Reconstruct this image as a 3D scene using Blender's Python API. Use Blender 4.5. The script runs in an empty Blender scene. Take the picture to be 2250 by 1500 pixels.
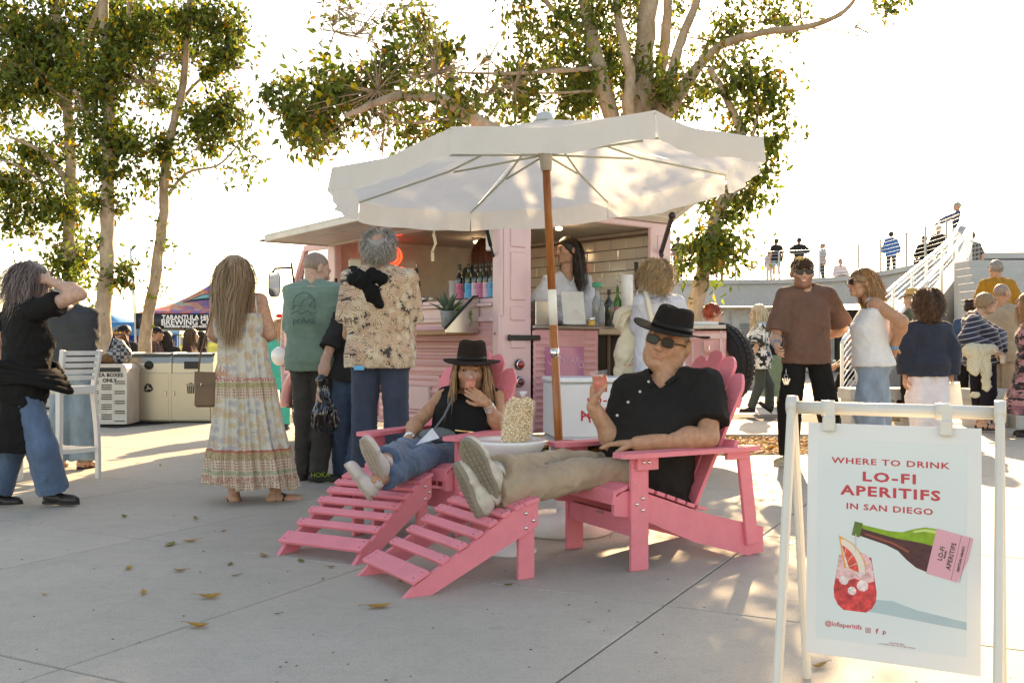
import bpy, bmesh, math, random
import numpy as np
from mathutils import Vector, Matrix, Euler
R = math.radians
SC = bpy.context.scene
COL = SC.collection
rnd = random.Random(7)
rng = np.random.RandomState(11)

# ------------------------------------------------------------------ camera, sky, sun, exposure
F, CX, HY, CH = 2187.0, 1125.0, 757.0, 1.05
cam_d = bpy.data.cameras.new('camera')
cam_d.lens = 35.0; cam_d.sensor_width = 36.0
cam_d.clip_start = 0.05; cam_d.clip_end = 2000
cam_d.shift_y = 7.0 / 2250.0
cam = bpy.data.objects.new('camera', cam_d); COL.objects.link(cam)
cam.location = (0, 0, CH); cam.rotation_euler = (R(90), 0, 0)
SC.camera = cam
SUN_AZ, SUN_EL = 15.0, 24.0          # degrees right of the view direction, above the horizon
world = bpy.data.worlds.new('World'); SC.world = world; world.use_nodes = True
wn = world.node_tree; wn.nodes.clear()
w_out = wn.nodes.new('ShaderNodeOutputWorld'); w_bg = wn.nodes.new('ShaderNodeBackground')
w_sky = wn.nodes.new('ShaderNodeTexSky'); w_sky.sky_type = 'NISHITA'; w_sky.sun_disc = False
w_sky.sun_elevation = R(SUN_EL); w_sky.sun_rotation = R(SUN_AZ)
w_sky.air_density = 1.0; w_sky.dust_density = 0.8; w_sky.ozone_density = 0.8
w_bg.inputs['Strength'].default_value = 0.15
wn.links.new(w_sky.outputs[0], w_bg.inputs[0]); wn.links.new(w_bg.outputs[0], w_out.inputs[0])
sun_d = bpy.data.lights.new('sun', 'SUN'); sun_d.energy = 5.0; sun_d.angle = R(0.5); sun_d.color = (1.0, 0.84, 0.60)
sun = bpy.data.objects.new('sun', sun_d); COL.objects.link(sun)
_sv = Vector((math.sin(R(SUN_AZ)) * math.cos(R(SUN_EL)), math.cos(R(SUN_AZ)) * math.cos(R(SUN_EL)), math.sin(R(SUN_EL))))
sun.location = _sv * 60; sun.rotation_euler = _sv.to_track_quat('Z', 'Y').to_euler()
SC.view_settings.view_transform = 'Standard'; SC.view_settings.look = 'None'
SC.view_settings.exposure = 1.55; SC.view_settings.gamma = 1.0
SC.view_settings.use_curve_mapping = False
SC.view_settings.use_white_balance = True; SC.view_settings.white_balance_temperature = 9000; SC.view_settings.white_balance_tint = 16
SC.cycles.max_bounces = 8; SC.cycles.diffuse_bounces = 4; SC.cycles.transparent_max_bounces = 12
SC.cycles.use_denoising = True
SC.cycles.sample_clamp_indirect = 6

# ------------------------------------------------------------------ coordinates
def P(px, py, Y):
    return Vector(((px - CX) / F * Y, Y, CH - (py - HY) / F * Y))
def G(px, py, z=0.0):
    Y = (CH - z) * F / (py - HY)
    return Vector(((px - CX) / F * Y, Y, z))

# ------------------------------------------------------------------ materials
MATS = {}
def nd(nt, t, **kw):
    n = nt.nodes.new(t)
    for k, v in kw.items(): setattr(n, k, v)
    return n
def hexmix(nt, fac, a, b, blend='MIX'):
    m = nd(nt, 'ShaderNodeMix', data_type='RGBA', blend_type=blend)
    if hasattr(fac, 'is_linked') or hasattr(fac, 'links'): nt.links.new(fac, m.inputs['Factor'])
    else: m.inputs['Factor'].default_value = fac
    for s, v in (('A', a), ('B', b)):
        i = [x for x in m.inputs if x.name == s and x.type == 'RGBA'][0]
        if hasattr(v, 'links'): nt.links.new(v, i)
        else: i.default_value = (*v, 1)
    return [x for x in m.outputs if x.type == 'RGBA'][0]
def base(name):
    m = bpy.data.materials.new(name); m.use_nodes = True
    nt = m.node_tree; b = nt.nodes['Principled BSDF']
    return m, nt, b
def ramp(nt, src, lo, hi):
    r = nd(nt, 'ShaderNodeMapRange'); r.inputs['From Min'].default_value = lo; r.inputs['From Max'].default_value = hi
    nt.links.new(src, r.inputs['Value']); return r.outputs[0]
def noise(nt, vec, scale, detail=4, rough=.6, dist=0):
    n = nd(nt, 'ShaderNodeTexNoise'); n.inputs['Scale'].default_value = scale; n.inputs['Detail'].default_value = detail
    n.inputs['Roughness'].default_value = rough; n.inputs['Distortion'].default_value = dist
    if vec is not None: nt.links.new(vec, n.inputs['Vector'])
    return n.outputs['Fac']
def mathn(nt, op, a, b=None, c=None):
    m = nd(nt, 'ShaderNodeMath', operation=op)
    for i, v in enumerate((a, b, c)):
        if v is None: continue
        if hasattr(v, 'links'): nt.links.new(v, m.inputs[i])
        else: m.inputs[i].default_value = v
    return m.outputs[0]
def scaled(nt, vec, s):
    m = nd(nt, 'ShaderNodeMapping'); m.inputs['Scale'].default_value = s; nt.links.new(vec, m.inputs['Vector']); return m.outputs[0]
def bump(nt, b, h, strength, dist=.01):
    n = nd(nt, 'ShaderNodeBump'); n.inputs['Strength'].default_value = strength; n.inputs['Distance'].default_value = dist
    nt.links.new(h, n.inputs['Height']); nt.links.new(n.outputs[0], b.inputs['Normal']); return n
def mat(name, col, rough=.6, metal=0.0, var=.12, vs=6, bs=0, bscale=60, bdist=.004, sheen=0, sss=0, coat=0, attr=False, stretch=(1, 1, 1), emit=None, spec=None, trans=0, alpha=None, thin=0):
    if name in MATS: return MATS[name]
    m, nt, b = base(name)
    tc = nd(nt, 'ShaderNodeTexCoord'); v = scaled(nt, tc.outputs['Object'], stretch)
    n1 = noise(nt, v, vs, 5)
    lo = [c * (1 - var) for c in col]; hi = [min(1, c * (1 + var)) for c in col]
    c = hexmix(nt, ramp(nt, n1, .3, .7), lo, hi)
    if attr:
        a = nd(nt, 'ShaderNodeAttribute', attribute_name='tint'); c = hexmix(nt, 1.0, c, a.outputs['Color'], 'MULTIPLY')
    nt.links.new(c, b.inputs['Base Color'])
    b.inputs['Roughness'].default_value = rough; b.inputs['Metallic'].default_value = metal
    if sheen: b.inputs['Sheen Weight'].default_value = sheen
    if coat: b.inputs['Coat Weight'].default_value = coat; b.inputs['Coat Roughness'].default_value = .08
    if sss: b.inputs['Subsurface Weight'].default_value = sss; b.inputs['Subsurface Radius'].default_value = (.02, .008, .004); b.inputs['Subsurface Scale'].default_value = .6
    if spec is None and bscale == 420: spec = .2
    if spec is not None: b.inputs['Specular IOR Level'].default_value = spec
    if emit: b.inputs['Emission Color'].default_value = (*emit[0], 1); b.inputs['Emission Strength'].default_value = emit[1]
    if trans: b.inputs['Transmission Weight'].default_value = trans
    if alpha is not None: b.inputs['Alpha'].default_value = alpha
    if bs: bump(nt, b, noise(nt, v, bscale, 3), bs, bdist)
    if thin:      # light coming through thin sheets
        tr = nd(nt, 'ShaderNodeBsdfTranslucent'); nt.links.new(c, tr.inputs['Color'])
        mx = nd(nt, 'ShaderNodeMixShader'); mx.inputs[0].default_value = thin
        out = [n for n in nt.nodes if n.type == 'OUTPUT_MATERIAL'][0]
        nt.links.new(b.outputs[0], mx.inputs[1]); nt.links.new(tr.outputs[0], mx.inputs[2]); nt.links.new(mx.outputs[0], out.inputs[0])
    MATS[name] = m; return m

# ------------------------------------------------------------------ mesh building
LOC = {}          # root location of every object built, so children keep world-built vertices
class MB:
    def __init__(s): s.v = []; s.f = []; s.n = 0; s.t = []; s.sm = []
    def add(s, vs, fs, smooth=False, tint=None):
        vs = np.asarray([tuple(x) for x in vs] if not isinstance(vs, np.ndarray) else vs, dtype=np.float64)
        s.v.append(vs); s.f += [tuple(int(i) + s.n for i in f) for f in fs]
        s.n += len(vs); s.sm += [smooth] * len(fs)
        s.t.append(np.tile(np.array(tint if tint is not None else (1, 1, 1), dtype=np.float64), (len(vs), 1)) if np.ndim(tint) < 2 else np.asarray(tint, dtype=np.float64)); return s
    def box(s, c, d, M=None, tint=None, bevel=0):
        """c centre, d full sizes; M 3x3 or 4x4 applied after"""
        x, y, z = [k / 2 for k in d]
        if bevel:
            b = min(bevel, x * .9, y * .9, z * .9); vs = []; 
            bm = bmesh.new(); bmesh.ops.create_cube(bm, size=1)
            for v in bm.verts: v.co = Vector((v.co.x * 2 * x, v.co.y * 2 * y, v.co.z * 2 * z))
            bmesh.ops.bevel(bm, geom=bm.edges[:], offset=b, segments=1, affect='EDGES')
            bm.verts.index_update()
            vs = [v.co + Vector(c) for v in bm.verts]; fs = [[v.index for v in f.verts] for f in bm.faces]; bm.free()
        else:
            vs = [Vector((c[0] + i * x, c[1] + j * y, c[2] + k * z)) for i in (-1, 1) for j in (-1, 1) for k in (-1, 1)]
            fs = [(0, 1, 3, 2), (4, 6, 7, 5), (0, 4, 5, 1), (2, 3, 7, 6), (0, 2, 6, 4), (1, 5, 7, 3)]
        if M is not None: vs = [M @ v for v in vs]
        return s.add(vs, fs, tint=tint)
    def bar(s, p0, p1, w, h, up=(0, 0, 1), tint=None, bevel=0):
        p0 = Vector(p0); p1 = Vector(p1); d = (p1 - p0); L = d.length; d = d / L
        u = Vector(up); x = d.cross(u)
        if x.length < 1e-4: x = d.cross(Vector((0, 1, 0)))
        x.normalize(); z = x.cross(d)
        M = Matrix((x, d, z)).transposed().to_4x4(); M.translation = (p0 + p1) / 2
        return s.box((0, 0, 0), (w, L, h), M, tint, bevel)
    def tube(s, pts, r, seg=8, caps=True, smooth=True, tint=None, flat=1.0, up=None):
        pts = [Vector(p) for p in pts]; n = len(pts)
        rr = list(r) if hasattr(r, '__len__') else [r] * n
        vs = []; fs = []; prev = None
        for i, p in enumerate(pts):
            d = (pts[min(i + 1, n - 1)] - pts[max(i - 1, 0)]).normalized()
            if prev is None:
                x = d.cross(Vector(up) if up else Vector((0, 0, 1)))
                if x.length < 1e-3: x = d.cross(Vector((0, 1, 0)))
                x.normalize()
            else:
                x = (prev - d * prev.dot(d)); x = x.normalized() if x.length > 1e-6 else d.orthogonal().normalized()
            prev = x; y = d.cross(x)
            for k in range(seg):
                a = 2 * math.pi * k / seg
                vs.append(p + x * math.cos(a) * rr[i] + y * math.sin(a) * rr[i] * flat)
        for i in range(n - 1):
            for k in range(seg):
                a, b2 = i * seg + k, i * seg + (k + 1) % seg
                fs.append((a, b2, b2 + seg, a + seg))
        if caps: fs.append(tuple(range(seg))[::-1]); fs.append(tuple((n - 1) * seg + k for k in range(seg)))
        return s.add(vs, fs, smooth, tint)
    def lathe(s, prof, c=(0, 0, 0), seg=24, M=None, smooth=True, tint=None, sx=1, sy=1, caps=True):
        vs = []; fs = []; c = Vector(c)
        for (r, z) in prof:
            for k in range(seg):
                a = 2 * math.pi * k / seg; v = Vector((r * math.cos(a) * sx, r * math.sin(a) * sy, z))
                vs.append((M @ v if M is not None else v) + c)
        n = len(prof)
        for i in range(n - 1):
            for k in range(seg):
                a, b2 = i * seg + k, i * seg + (k + 1) % seg
                fs.append((a, b2, b2 + seg, a + seg))
        if caps:
            if prof[0][0] > 1e-5: fs.append(tuple(range(seg))[::-1])
            if prof[-1][0] > 1e-5: fs.append(tuple((n - 1) * seg + k for k in range(seg)))
        return s.add(vs, fs, smooth, tint)
    def ball(s, c, r, seg=10, rings=7, M=None, tint=None):
        r3 = r if hasattr(r, '__len__') else (r, r, r)
        prof = [(math.sin(math.pi * i / rings), -math.cos(math.pi * i / rings)) for i in range(rings + 1)]
        S = Matrix.Diagonal((*r3, 1)); M2 = (M.to_4x4() @ S) if M is not None else S
        return s.lathe([(max(a, 1e-4), b) for a, b in prof], c, seg, M2, True, tint, caps=False)
    def prism(s, pts2, t0, t1, M=None, smooth=False, tint=None):
        """polygon (u,v) extruded from w=t0 to t1; M maps (u,v,w)"""
        n = len(pts2)
        vs = [Vector((u, v, t0)) for u, v in pts2] + [Vector((u, v, t1)) for u, v in pts2]
        if M is not None: vs = [M @ v for v in vs]
        fs = [tuple(range(n))[::-1], tuple(range(n, 2 * n))] + [(i, (i + 1) % n, n + (i + 1) % n, n + i) for i in range(n)]
        return s.add(vs, fs, smooth, tint)
    def grid(s, fn, nu, nv, smooth=True, closeu=False, tint=None, flip=False):
        vs = [fn(i / (nu if closeu else nu - 1), j / (nv - 1)) for j in range(nv) for i in range(nu)]
        fs = []
        for j in range(nv - 1):
            for i in range(nu if closeu else nu - 1):
                a = j * nu + i; b2 = j * nu + (i + 1) % nu
                q = (a, b2, b2 + nu, a + nu); fs.append(q[::-1] if flip else q)
        return s.add(vs, fs, smooth, tint)
    def mesh(s, name, m, off=(0, 0, 0), tints=False):
        v = np.concatenate(s.v) - np.array(off)
        me = bpy.data.meshes.new(name); me.from_pydata(v.tolist(), [], s.f)
        me.polygons.foreach_set('use_smooth', s.sm)
        if tints:
            t = np.concatenate(s.t); a = me.color_attributes.new('tint', 'FLOAT_COLOR', 'POINT')
            a.data.foreach_set('color', np.c_[t, np.ones(len(t))].ravel())
        if m: me.materials.append(m)
        return me
    def build(s, name, m, parent=None, tints=False, thick=0, **kw):
        off = LOC.get(parent.name, Vector((0, 0, 0))) if parent else Vector((0, 0, 0))
        o = bpy.data.objects.new(name, s.mesh(name, m, off, tints)); COL.objects.link(o)
        if parent: o.parent = parent
        LOC[o.name] = off
        if thick:
            md = o.modifiers.new('solid', 'SOLIDIFY'); md.thickness = thick; md.offset = 0
        return tag(o, **kw)
def tag(o, label=None, cat=None, group=None, kind=None):
    if label: o['label'] = label
    if cat: o['category'] = cat
    if group: o['group'] = group
    if kind: o['kind'] = kind
    return o
def thing(name, label, cat, loc=(0, 0, 0), group=None, rz=0):
    o = bpy.data.objects.new(name, None); COL.objects.link(o); o.empty_display_size = .1
    o.location = loc; o.rotation_euler.z = rz
    LOC[o.name] = Vector(loc) if not rz else Vector((0, 0, 0))
    return tag(o, label, cat, group)
def local_thing(name, label, cat, loc, rz=0, group=None):
    """children are built in local coordinates"""
    o = thing(name, label, cat, loc, group, rz); LOC[o.name] = Vector((0, 0, 0)); return o
def copy_tree(o, parent=None):
    c = o.copy(); COL.objects.link(c)
    if parent: c.parent = parent
    LOC[c.name] = LOC.get(o.name, Vector((0, 0, 0)))
    for ch in list(o.children): copy_tree(ch, c)
    return c
def text(s, size, M, m, parent, name='lettering', ext=.0006, bold=0, sx=1.0, spacing=1.0, align='CENTER', label=None):
    """M maps text plane (x right, y up, z out) into world"""
    cu = bpy.data.curves.new(name, 'FONT'); cu.body = s; cu.size = size; cu.extrude = ext; cu.offset = bold
    cu.align_x = align; cu.align_y = 'CENTER'; cu.space_character = spacing; cu.resolution_u = 2
    tmp = bpy.data.objects.new('tmp_text', cu); COL.objects.link(tmp)
    dg = bpy.context.evaluated_depsgraph_get(); me = bpy.data.meshes.new_from_object(tmp.evaluated_get(dg))
    bpy.data.objects.remove(tmp)
    off = LOC.get(parent.name, Vector((0, 0, 0)))
    me.transform(Matrix.Translation(-off) @ M @ Matrix.Diagonal((sx, 1, 1, 1)))
    me.materials.clear(); me.materials.append(m)
    o = bpy.data.objects.new(name, me); COL.objects.link(o); o.parent = parent; LOC[o.name] = off
    if label: o['label'] = label
    return o
def frame(o, x, y, z=None):
    """matrix from origin and x,y axes"""
    x = Vector(x).normalized(); y = Vector(y); y = (y - x * y.dot(x)).normalized(); z = x.cross(y)
    M = Matrix((x, y, z)).transposed().to_4x4(); M.translation = Vector(o); return M
# ------------------------------------------------------------------ soft bodies: signed distances meshed with surface nets
def A3(v): return np.array([float(v[0]), float(v[1]), float(v[2])])
def lattice(X, seed, f):
    """cheap smooth pseudo-noise in [-1,1] from summed rotated sines"""
    r = np.random.RandomState(seed); out = 0; amp = 1; tot = 0
    for k in range(5):
        d = r.normal(size=3); d /= np.linalg.norm(d); e = r.normal(size=3); e /= np.linalg.norm(e)
        w = f * (1 + .55 * k)
        out = out + amp * np.sin(w * (X @ d) + 1.7 * np.sin(w * .6 * (X @ e) + r.rand() * 6) + r.rand() * 6)
        tot += amp; amp *= .75
    return out / tot
class SDF:
    def __init__(s): s.ops = []; s.lo = np.full(3, 1e9); s.hi = np.full(3, -1e9)
    def _bb(s, lo, hi): s.lo = np.minimum(s.lo, lo); s.hi = np.maximum(s.hi, hi)
    def cone(s, a, b, ra, rb, k=.02, sub=False, flat=None):
        """tapered capsule; flat=(axis, factor) squashes along an axis"""
        a = A3(a); b = A3(b); m = max(ra, rb) + .04; lo = np.minimum(a, b) - m; hi = np.maximum(a, b) + m
        if not sub: s._bb(lo + .03, hi - .03)
        def fn(X):
            ba = b - a; L2 = max(ba @ ba, 1e-9); p = X - a
            h = np.clip((p @ ba) / L2, 0, 1); q = p - h[:, None] * ba
            r = ra + (rb - ra) * h
            if flat is not None:
                ax = A3(flat[0]); ax /= np.linalg.norm(ax); c = q @ ax; q = q + (c * (1 / flat[1] - 1))[:, None] * ax
            return (np.sqrt((q * q).sum(1)) - r) * (flat[1] if flat is not None and flat[1] < 1 else 1)
        s.ops.append(('sub' if sub else 'add', fn, lo, hi, k)); return s
    def ell(s, c, r, Rm=None, k=.02, sub=False):
        c = A3(c); r = np.array(r, float); Rm = np.eye(3) if Rm is None else np.array(Rm)
        m = np.abs(Rm) @ r; lo = c - m - .04; hi = c + m + .04
        if not sub: s._bb(c - m, c + m)
        def fn(X):
            q = (X - c) @ Rm; d = np.sqrt(((q / r) ** 2).sum(1)); g = np.sqrt(((q / r ** 2) ** 2).sum(1))
            return d * (d - 1) / np.maximum(g, 1e-6)
        s.ops.append(('sub' if sub else 'add', fn, lo, hi, k)); return s
    def trunk(s, A, B, rA, rB, T, RX, RY, OFF, k=.02, pw=2.3, inflate=0.0):
        """body loft from A to B; rA,rB side axes at the ends"""
        A = A3(A); B = A3(B); L = np.linalg.norm(B - A); u = (B - A) / L; rA = A3(rA); rB = A3(rB)
        RX = np.array(RX) + inflate; RY = np.array(RY) + inflate; OFF = np.array(OFF); T = np.array(T)
        m = max(RX.max(), RY.max()) + abs(OFF).max() + .03; e0 = A + u * T[0] * L; e1 = A + u * T[-1] * L
        lo = np.minimum(e0, e1) - m; hi = np.maximum(e0, e1) + m; s._bb(lo, hi)
        def fn(X):
            p = X - A; t = (p @ u) / L; tc = np.clip(t, T[0], T[-1]); w = np.clip(t, 0, 1)[:, None]
            r = rA * (1 - w) + rB * w; r = r - (r @ u)[:, None] * u; r /= np.linalg.norm(r, axis=1)[:, None]
            f = np.cross(u, r); x = (p * r).sum(1); y = (p * f).sum(1) - np.interp(tc, T, OFF)
            rx = np.interp(tc, T, RX); ry = np.interp(tc, T, RY)
            d = ((np.abs(x / rx) ** pw + np.abs(y / ry) ** pw) ** (1 / pw) - 1) * np.minimum(rx, ry)
            e = (np.abs(t - (T[0] + T[-1]) / 2) - (T[-1] - T[0]) / 2) * L
            return np.sqrt(np.maximum(d, 0) ** 2 + np.maximum(e, 0) ** 2) + np.minimum(np.maximum(d, e), 0)
        s.ops.append(('add', fn, lo - .03, hi + .03, k)); return s
    def cut(s, o, n, lim=None, r=None):
        """remove everything on the side n points to (within r of o when given)"""
        o = A3(o); n = A3(n); n = n / np.linalg.norm(n)
        if r:
            def fn(X):
                d = (X - o) @ n; q = np.sqrt(((X - o) ** 2).sum(1)) - r
                return np.minimum(d, -q)
            s.ops.append(('cut', fn, o - r, o + r, 0)); return s
        s.ops.append(('cut', lambda X: (X - o) @ n, None, None, 0)); return s
    def disp(s, fn): s.ops.append(('disp', fn, None, None, 0)); return s
    def mesh(s, h, smooth=0):
        lo = s.lo - 2.5 * h; hi = s.hi + 2.5 * h
        n = np.ceil((hi - lo) / h).astype(int) + 1
        f = np.full(n, 1.0, dtype=np.float32)
        ax = [lo[i] + h * np.arange(n[i]) for i in range(3)]
        for op, fn, a, b, k in s.ops:
            if a is not None:
                i0 = np.clip(((a - lo) / h).astype(int), 0, n - 1); i1 = np.clip(((b - lo) / h).astype(int) + 2, 1, n)
            else: i0 = np.zeros(3, int); i1 = n
            if (i1 <= i0).any(): continue
            sl = tuple(slice(i0[i], i1[i]) for i in range(3)); g = f[sl]
            gx, gy, gz = np.meshgrid(ax[0][sl[0]], ax[1][sl[1]], ax[2][sl[2]], indexing='ij')
            if op == 'disp':
                m = np.abs(g) < .05; X = np.c_[gx[m], gy[m], gz[m]]; g[m] += fn(X); continue
            if op in ('cut', 'sub'):
                m = g < .06; X = np.c_[gx[m], gy[m], gz[m]]
                if len(X) == 0: continue
                d = fn(X)
                if op == 'cut': g[m] = np.maximum(g[m], d)
                else:
                    a2 = g[m]; b2 = -d; hh = np.maximum(k - np.abs(a2 - b2), 0) / k; g[m] = np.maximum(a2, b2) + hh * hh * k / 4
                continue
            X = np.c_[gx.ravel(), gy.ravel(), gz.ravel()]; d = fn(X).reshape(g.shape)
            hh = np.maximum(k - np.abs(g - d), 0) / k; g[...] = np.minimum(g, d) - hh * hh * k / 4
        ins = f < 0
        c = np.zeros(n - 1, dtype=np.int8)
        for dx in (0, 1):
            for dy in (0, 1):
                for dz in (0, 1): c += ins[dx:n[0] - 1 + dx, dy:n[1] - 1 + dy, dz:n[2] - 1 + dz]
        act = np.argwhere((c > 0) & (c < 8))
        if len(act) == 0: return np.zeros((0, 3)), np.zeros((0, 4), int)
        idx = -np.ones(n - 1, dtype=np.int64); idx[act[:, 0], act[:, 1], act[:, 2]] = np.arange(len(act))
        acc = np.zeros((len(act), 3)); cnt = np.zeros(len(act))
        cor = [(i, j, k2) for i in (0, 1) for j in (0, 1) for k2 in (0, 1)]
        for p in cor:
            for q in cor:
                if q <= p or sum(abs(p[i] - q[i]) for i in range(3)) != 1: continue
                fp = f[act[:, 0] + p[0], act[:, 1] + p[1], act[:, 2] + p[2]]; fq = f[act[:, 0] + q[0], act[:, 1] + q[1], act[:, 2] + q[2]]
                m = (fp < 0) != (fq < 0); t = fp[m] / (fp[m] - fq[m])
                acc[m] += np.array(p) + t[:, None] * (np.array(q) - np.array(p)); cnt[m] += 1
        V = lo + h * (act + acc / cnt[:, None])
        Q = []
        for axi in range(3):
            o1, o2 = [(1, 2), (2, 0), (0, 1)][axi]
            sl0 = [slice(None)] * 3; sl1 = [slice(None)] * 3; sl0[axi] = slice(0, -1); sl1[axi] = slice(1, None)
            A, B = ins[tuple(sl0)], ins[tuple(sl1)]; e = np.argwhere(A != B)
            e = e[(e[:, o1] > 0) & (e[:, o2] > 0) & (e[:, o1] < n[o1] - 1) & (e[:, o2] < n[o2] - 1)]
            if len(e) == 0: continue
            s0 = A[e[:, 0], e[:, 1], e[:, 2]]
            def cell(d1, d2):
                q = e.copy(); q[:, o1] -= d1; q[:, o2] -= d2; return idx[q[:, 0], q[:, 1], q[:, 2]]
            q = np.c_[cell(1, 1), cell(0, 1), cell(0, 0), cell(1, 0)]
            q[~s0] = q[~s0][:, ::-1]; Q.append(q)
        Q = np.concatenate(Q)
        Q = Q[(Q >= 0).all(1)]
        for _ in range(smooth):
            S = np.zeros_like(V); N = np.zeros(len(V))
            for a, b in ((0, 1), (1, 2), (2, 3), (3, 0)):
                np.add.at(S, Q[:, a], V[Q[:, b]]); np.add.at(S, Q[:, b], V[Q[:, a]]); np.add.at(N, Q[:, a], 1); np.add.at(N, Q[:, b], 1)
            V = V * .5 + .5 * S / np.maximum(N, 1)[:, None]
        return V, Q
def mesh_obj(name, parts, m, parent, tints=None, **kw):
    """parts: list of (V,Q[,T]) arrays"""
    off = LOC.get(parent.name, Vector((0, 0, 0))) if parent else Vector((0, 0, 0))
    V = np.concatenate([p[0] for p in parts]) - np.array(off); n = 0; Q = []; T = []
    for p in parts:
        Q.append(p[1] + n); n += len(p[0]); T.append(p[2] if len(p) > 2 else np.ones((len(p[0]), 3)))
    Q = np.concatenate(Q); T = np.concatenate(T)
    me = bpy.data.meshes.new(name); me.vertices.add(len(V)); me.vertices.foreach_set('co', V.astype(np.float32).ravel())
    k = Q.shape[1]; me.loops.add(Q.size); me.loops.foreach_set('vertex_index', Q.astype(np.int32).ravel())
    me.polygons.add(len(Q)); me.polygons.foreach_set('loop_start', np.arange(0, Q.size, k, dtype=np.int32))
    me.update(calc_edges=True); me.polygons.foreach_set('use_smooth', np.ones(len(Q), dtype=bool))
    a = me.color_attributes.new('tint', 'FLOAT_COLOR', 'POINT'); a.data.foreach_set('color', np.c_[T, np.ones(len(T))].astype(np.float32).ravel())
    if m: me.materials.append(m)
    o = bpy.data.objects.new(name, me); COL.objects.link(o)
    if parent: o.parent = parent
    LOC[o.name] = off
    return tag(o, **kw)
# ------------------------------------------------------------------ people
def unit(v): v = A3(v); return v / max(np.linalg.norm(v), 1e-9)
def yawdir(deg): a = R(deg); return np.array([-math.sin(a), math.cos(a), 0.0])
def headR(yaw, pitch=0, roll=0):
    """yaw: 0 looks away from the camera, 180 at it, 90 to the left; pitch up +; roll + tips the head to its own right"""
    f = yawdir(yaw); f = f * math.cos(R(pitch)) + np.array([0, 0, 1.0]) * math.sin(R(pitch)); r = unit(np.cross(f, (0, 0, 1))); u = np.cross(r, f)
    c, s = math.cos(R(roll)), math.sin(R(roll)); r2 = r * c - u * s; u2 = u * c + r * s
    return np.c_[r2, f, u2]
def ik(a, c, l1, l2, hint):
    a = A3(a); c = A3(c); d = c - a; L = np.linalg.norm(d)
    if L > (l1 + l2) * .999: return a + d * l1 / (l1 + l2)
    u = d / L; x = (l1 * l1 - l2 * l2 + L * L) / (2 * L); y = math.sqrt(max(l1 * l1 - x * x, 0))
    h = A3(hint); h = h - u * (h @ u); return a + u * x + unit(h) * y
def stand(x, y, H, yaw, z0=0.0, sh=1.0, feet=None, lean=0.0, arms=True):
    """joints of a standing figure, right = the figure's own right"""
    f = yawdir(yaw); r = np.cross(f, (0, 0, 1)); o = np.array([x, y, z0]); up = np.array([0, 0, 1.0])
    def L(a, b, c): return o + r * a * H + f * (b * H + lean * c) + up * c * H
    J = dict(hl=L(-.053, 0, .515), hr=L(.053, 0, .515), kl=L(-.06, .012, .28), kr=L(.06, .012, .28), al=L(-.065, -.01, .045), ar=L(.065, -.01, .045),
             sl=L(-.099 * sh, -.005, .81), sr=L(.099 * sh, -.005, .81), el=L(-.145 * sh, -.03, .635), er=L(.145 * sh, -.03, .635),
             wl=L(-.15 * sh, .02, .49), wr=L(.15 * sh, .02, .49), hd=L(0, .015, .932))
    J['fl'] = unit(f - r * .25); J['fr'] = unit(f + r * .25); J['f'] = f; J['r'] = r; J['H'] = H
    return J
MALE = dict(T=[-.14, 0, .3, .6, .82, .95, 1.04], RX=[.088, .098, .09, .098, .097, .078, .04], RY=[.055, .066, .06, .068, .062, .048, .034], OFF=[0, 0, .008, .008, -.003, -.010, -.012])
FEM = dict(T=[-.14, 0, .32, .62, .82, .95, 1.04], RX=[.088, .103, .078, .087, .085, .066, .034], RY=[.055, .07, .055, .066, .055, .042, .03], OFF=[0, -.005, .004, .014, 0, -.010, -.012])
def prof(base, H, belly=0, wide=1.0):
    p = {k: np.array(v, float) for k, v in base.items()}
    p['RX'] = p['RX'] * H * wide; p['RY'] = p['RY'] * H * wide; p['OFF'] = p['OFF'] * H
    if belly: b = np.array([.2, .6, 1.0, .55, .1, 0, 0]) * belly; p['RY'] += b * .8; p['OFF'] += b * .55; p['RX'] += b * .45
    return p
def torso(J, s, inflate=0.0, t0=None, t1=None, flare=0.0, k=.03, hemr=None):
    p = J['prof']; A = (J['hl'] + J['hr']) / 2; B = (J['sl'] + J['sr']) / 2 + unit((J['sl'] + J['sr'] - J['hl'] - J['hr'])) * .012 * J['H']
    T = p['T']; lo = T[0] if t0 is None else t0; hi = T[-1] if t1 is None else t1
    TT = np.array([lo] + [t for t in T if lo < t < hi] + [hi])
    RX = np.interp(TT, T, p['RX']); RY = np.interp(TT, T, p['RY']); OF = np.interp(TT, T, p['OFF'])
    if flare:
        w = np.clip((.35 - TT) / .5, 0, 1.3); RX = np.maximum(RX, p['RX'][1] * .97) + w * flare; RY = RY + w * flare
    if hemr: RX[0], RY[0] = hemr
    rA = unit(J['hr'] - J['hl']); rB = unit(J['sr'] - J['sl'])
    s.trunk(A, B, rA, rB, TT, RX, RY, OF, k=k, inflate=inflate); return A, B
def capcone(s, a, b, ra, rb, k=.015, start=False):
    a = A3(a); b = A3(b); s.cone(a, b, ra, rb, k)
    op, fn, lo, hi, kk = s.ops[-1]; u = unit(b - a)
    s.ops[-1] = (op, (lambda X: np.maximum(np.maximum(fn(X), (X - b) @ u), -((X - a) @ u)) if start else np.maximum(fn(X), (X - b) @ u)), lo, hi, kk)
def folds(amp, f, seed, aniso=None):
    def fn(X):
        Y = X * np.array(aniso) if aniso is not None else X
        a = lattice(Y, seed, f * .9); b = lattice(Y + 3.1, seed + 5, f * 2.0); c = lattice(Y * np.array([1, 1, .6]) + 7.7, seed + 9, f * 3.6)
        return .8 * amp * (.5 - .9 * (1 - np.abs(a)) ** 3 * 1.1 - .75 * (1 - np.abs(b)) ** 4 - .4 * (1 - np.abs(c)) ** 4 + .3)
    return fn
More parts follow.
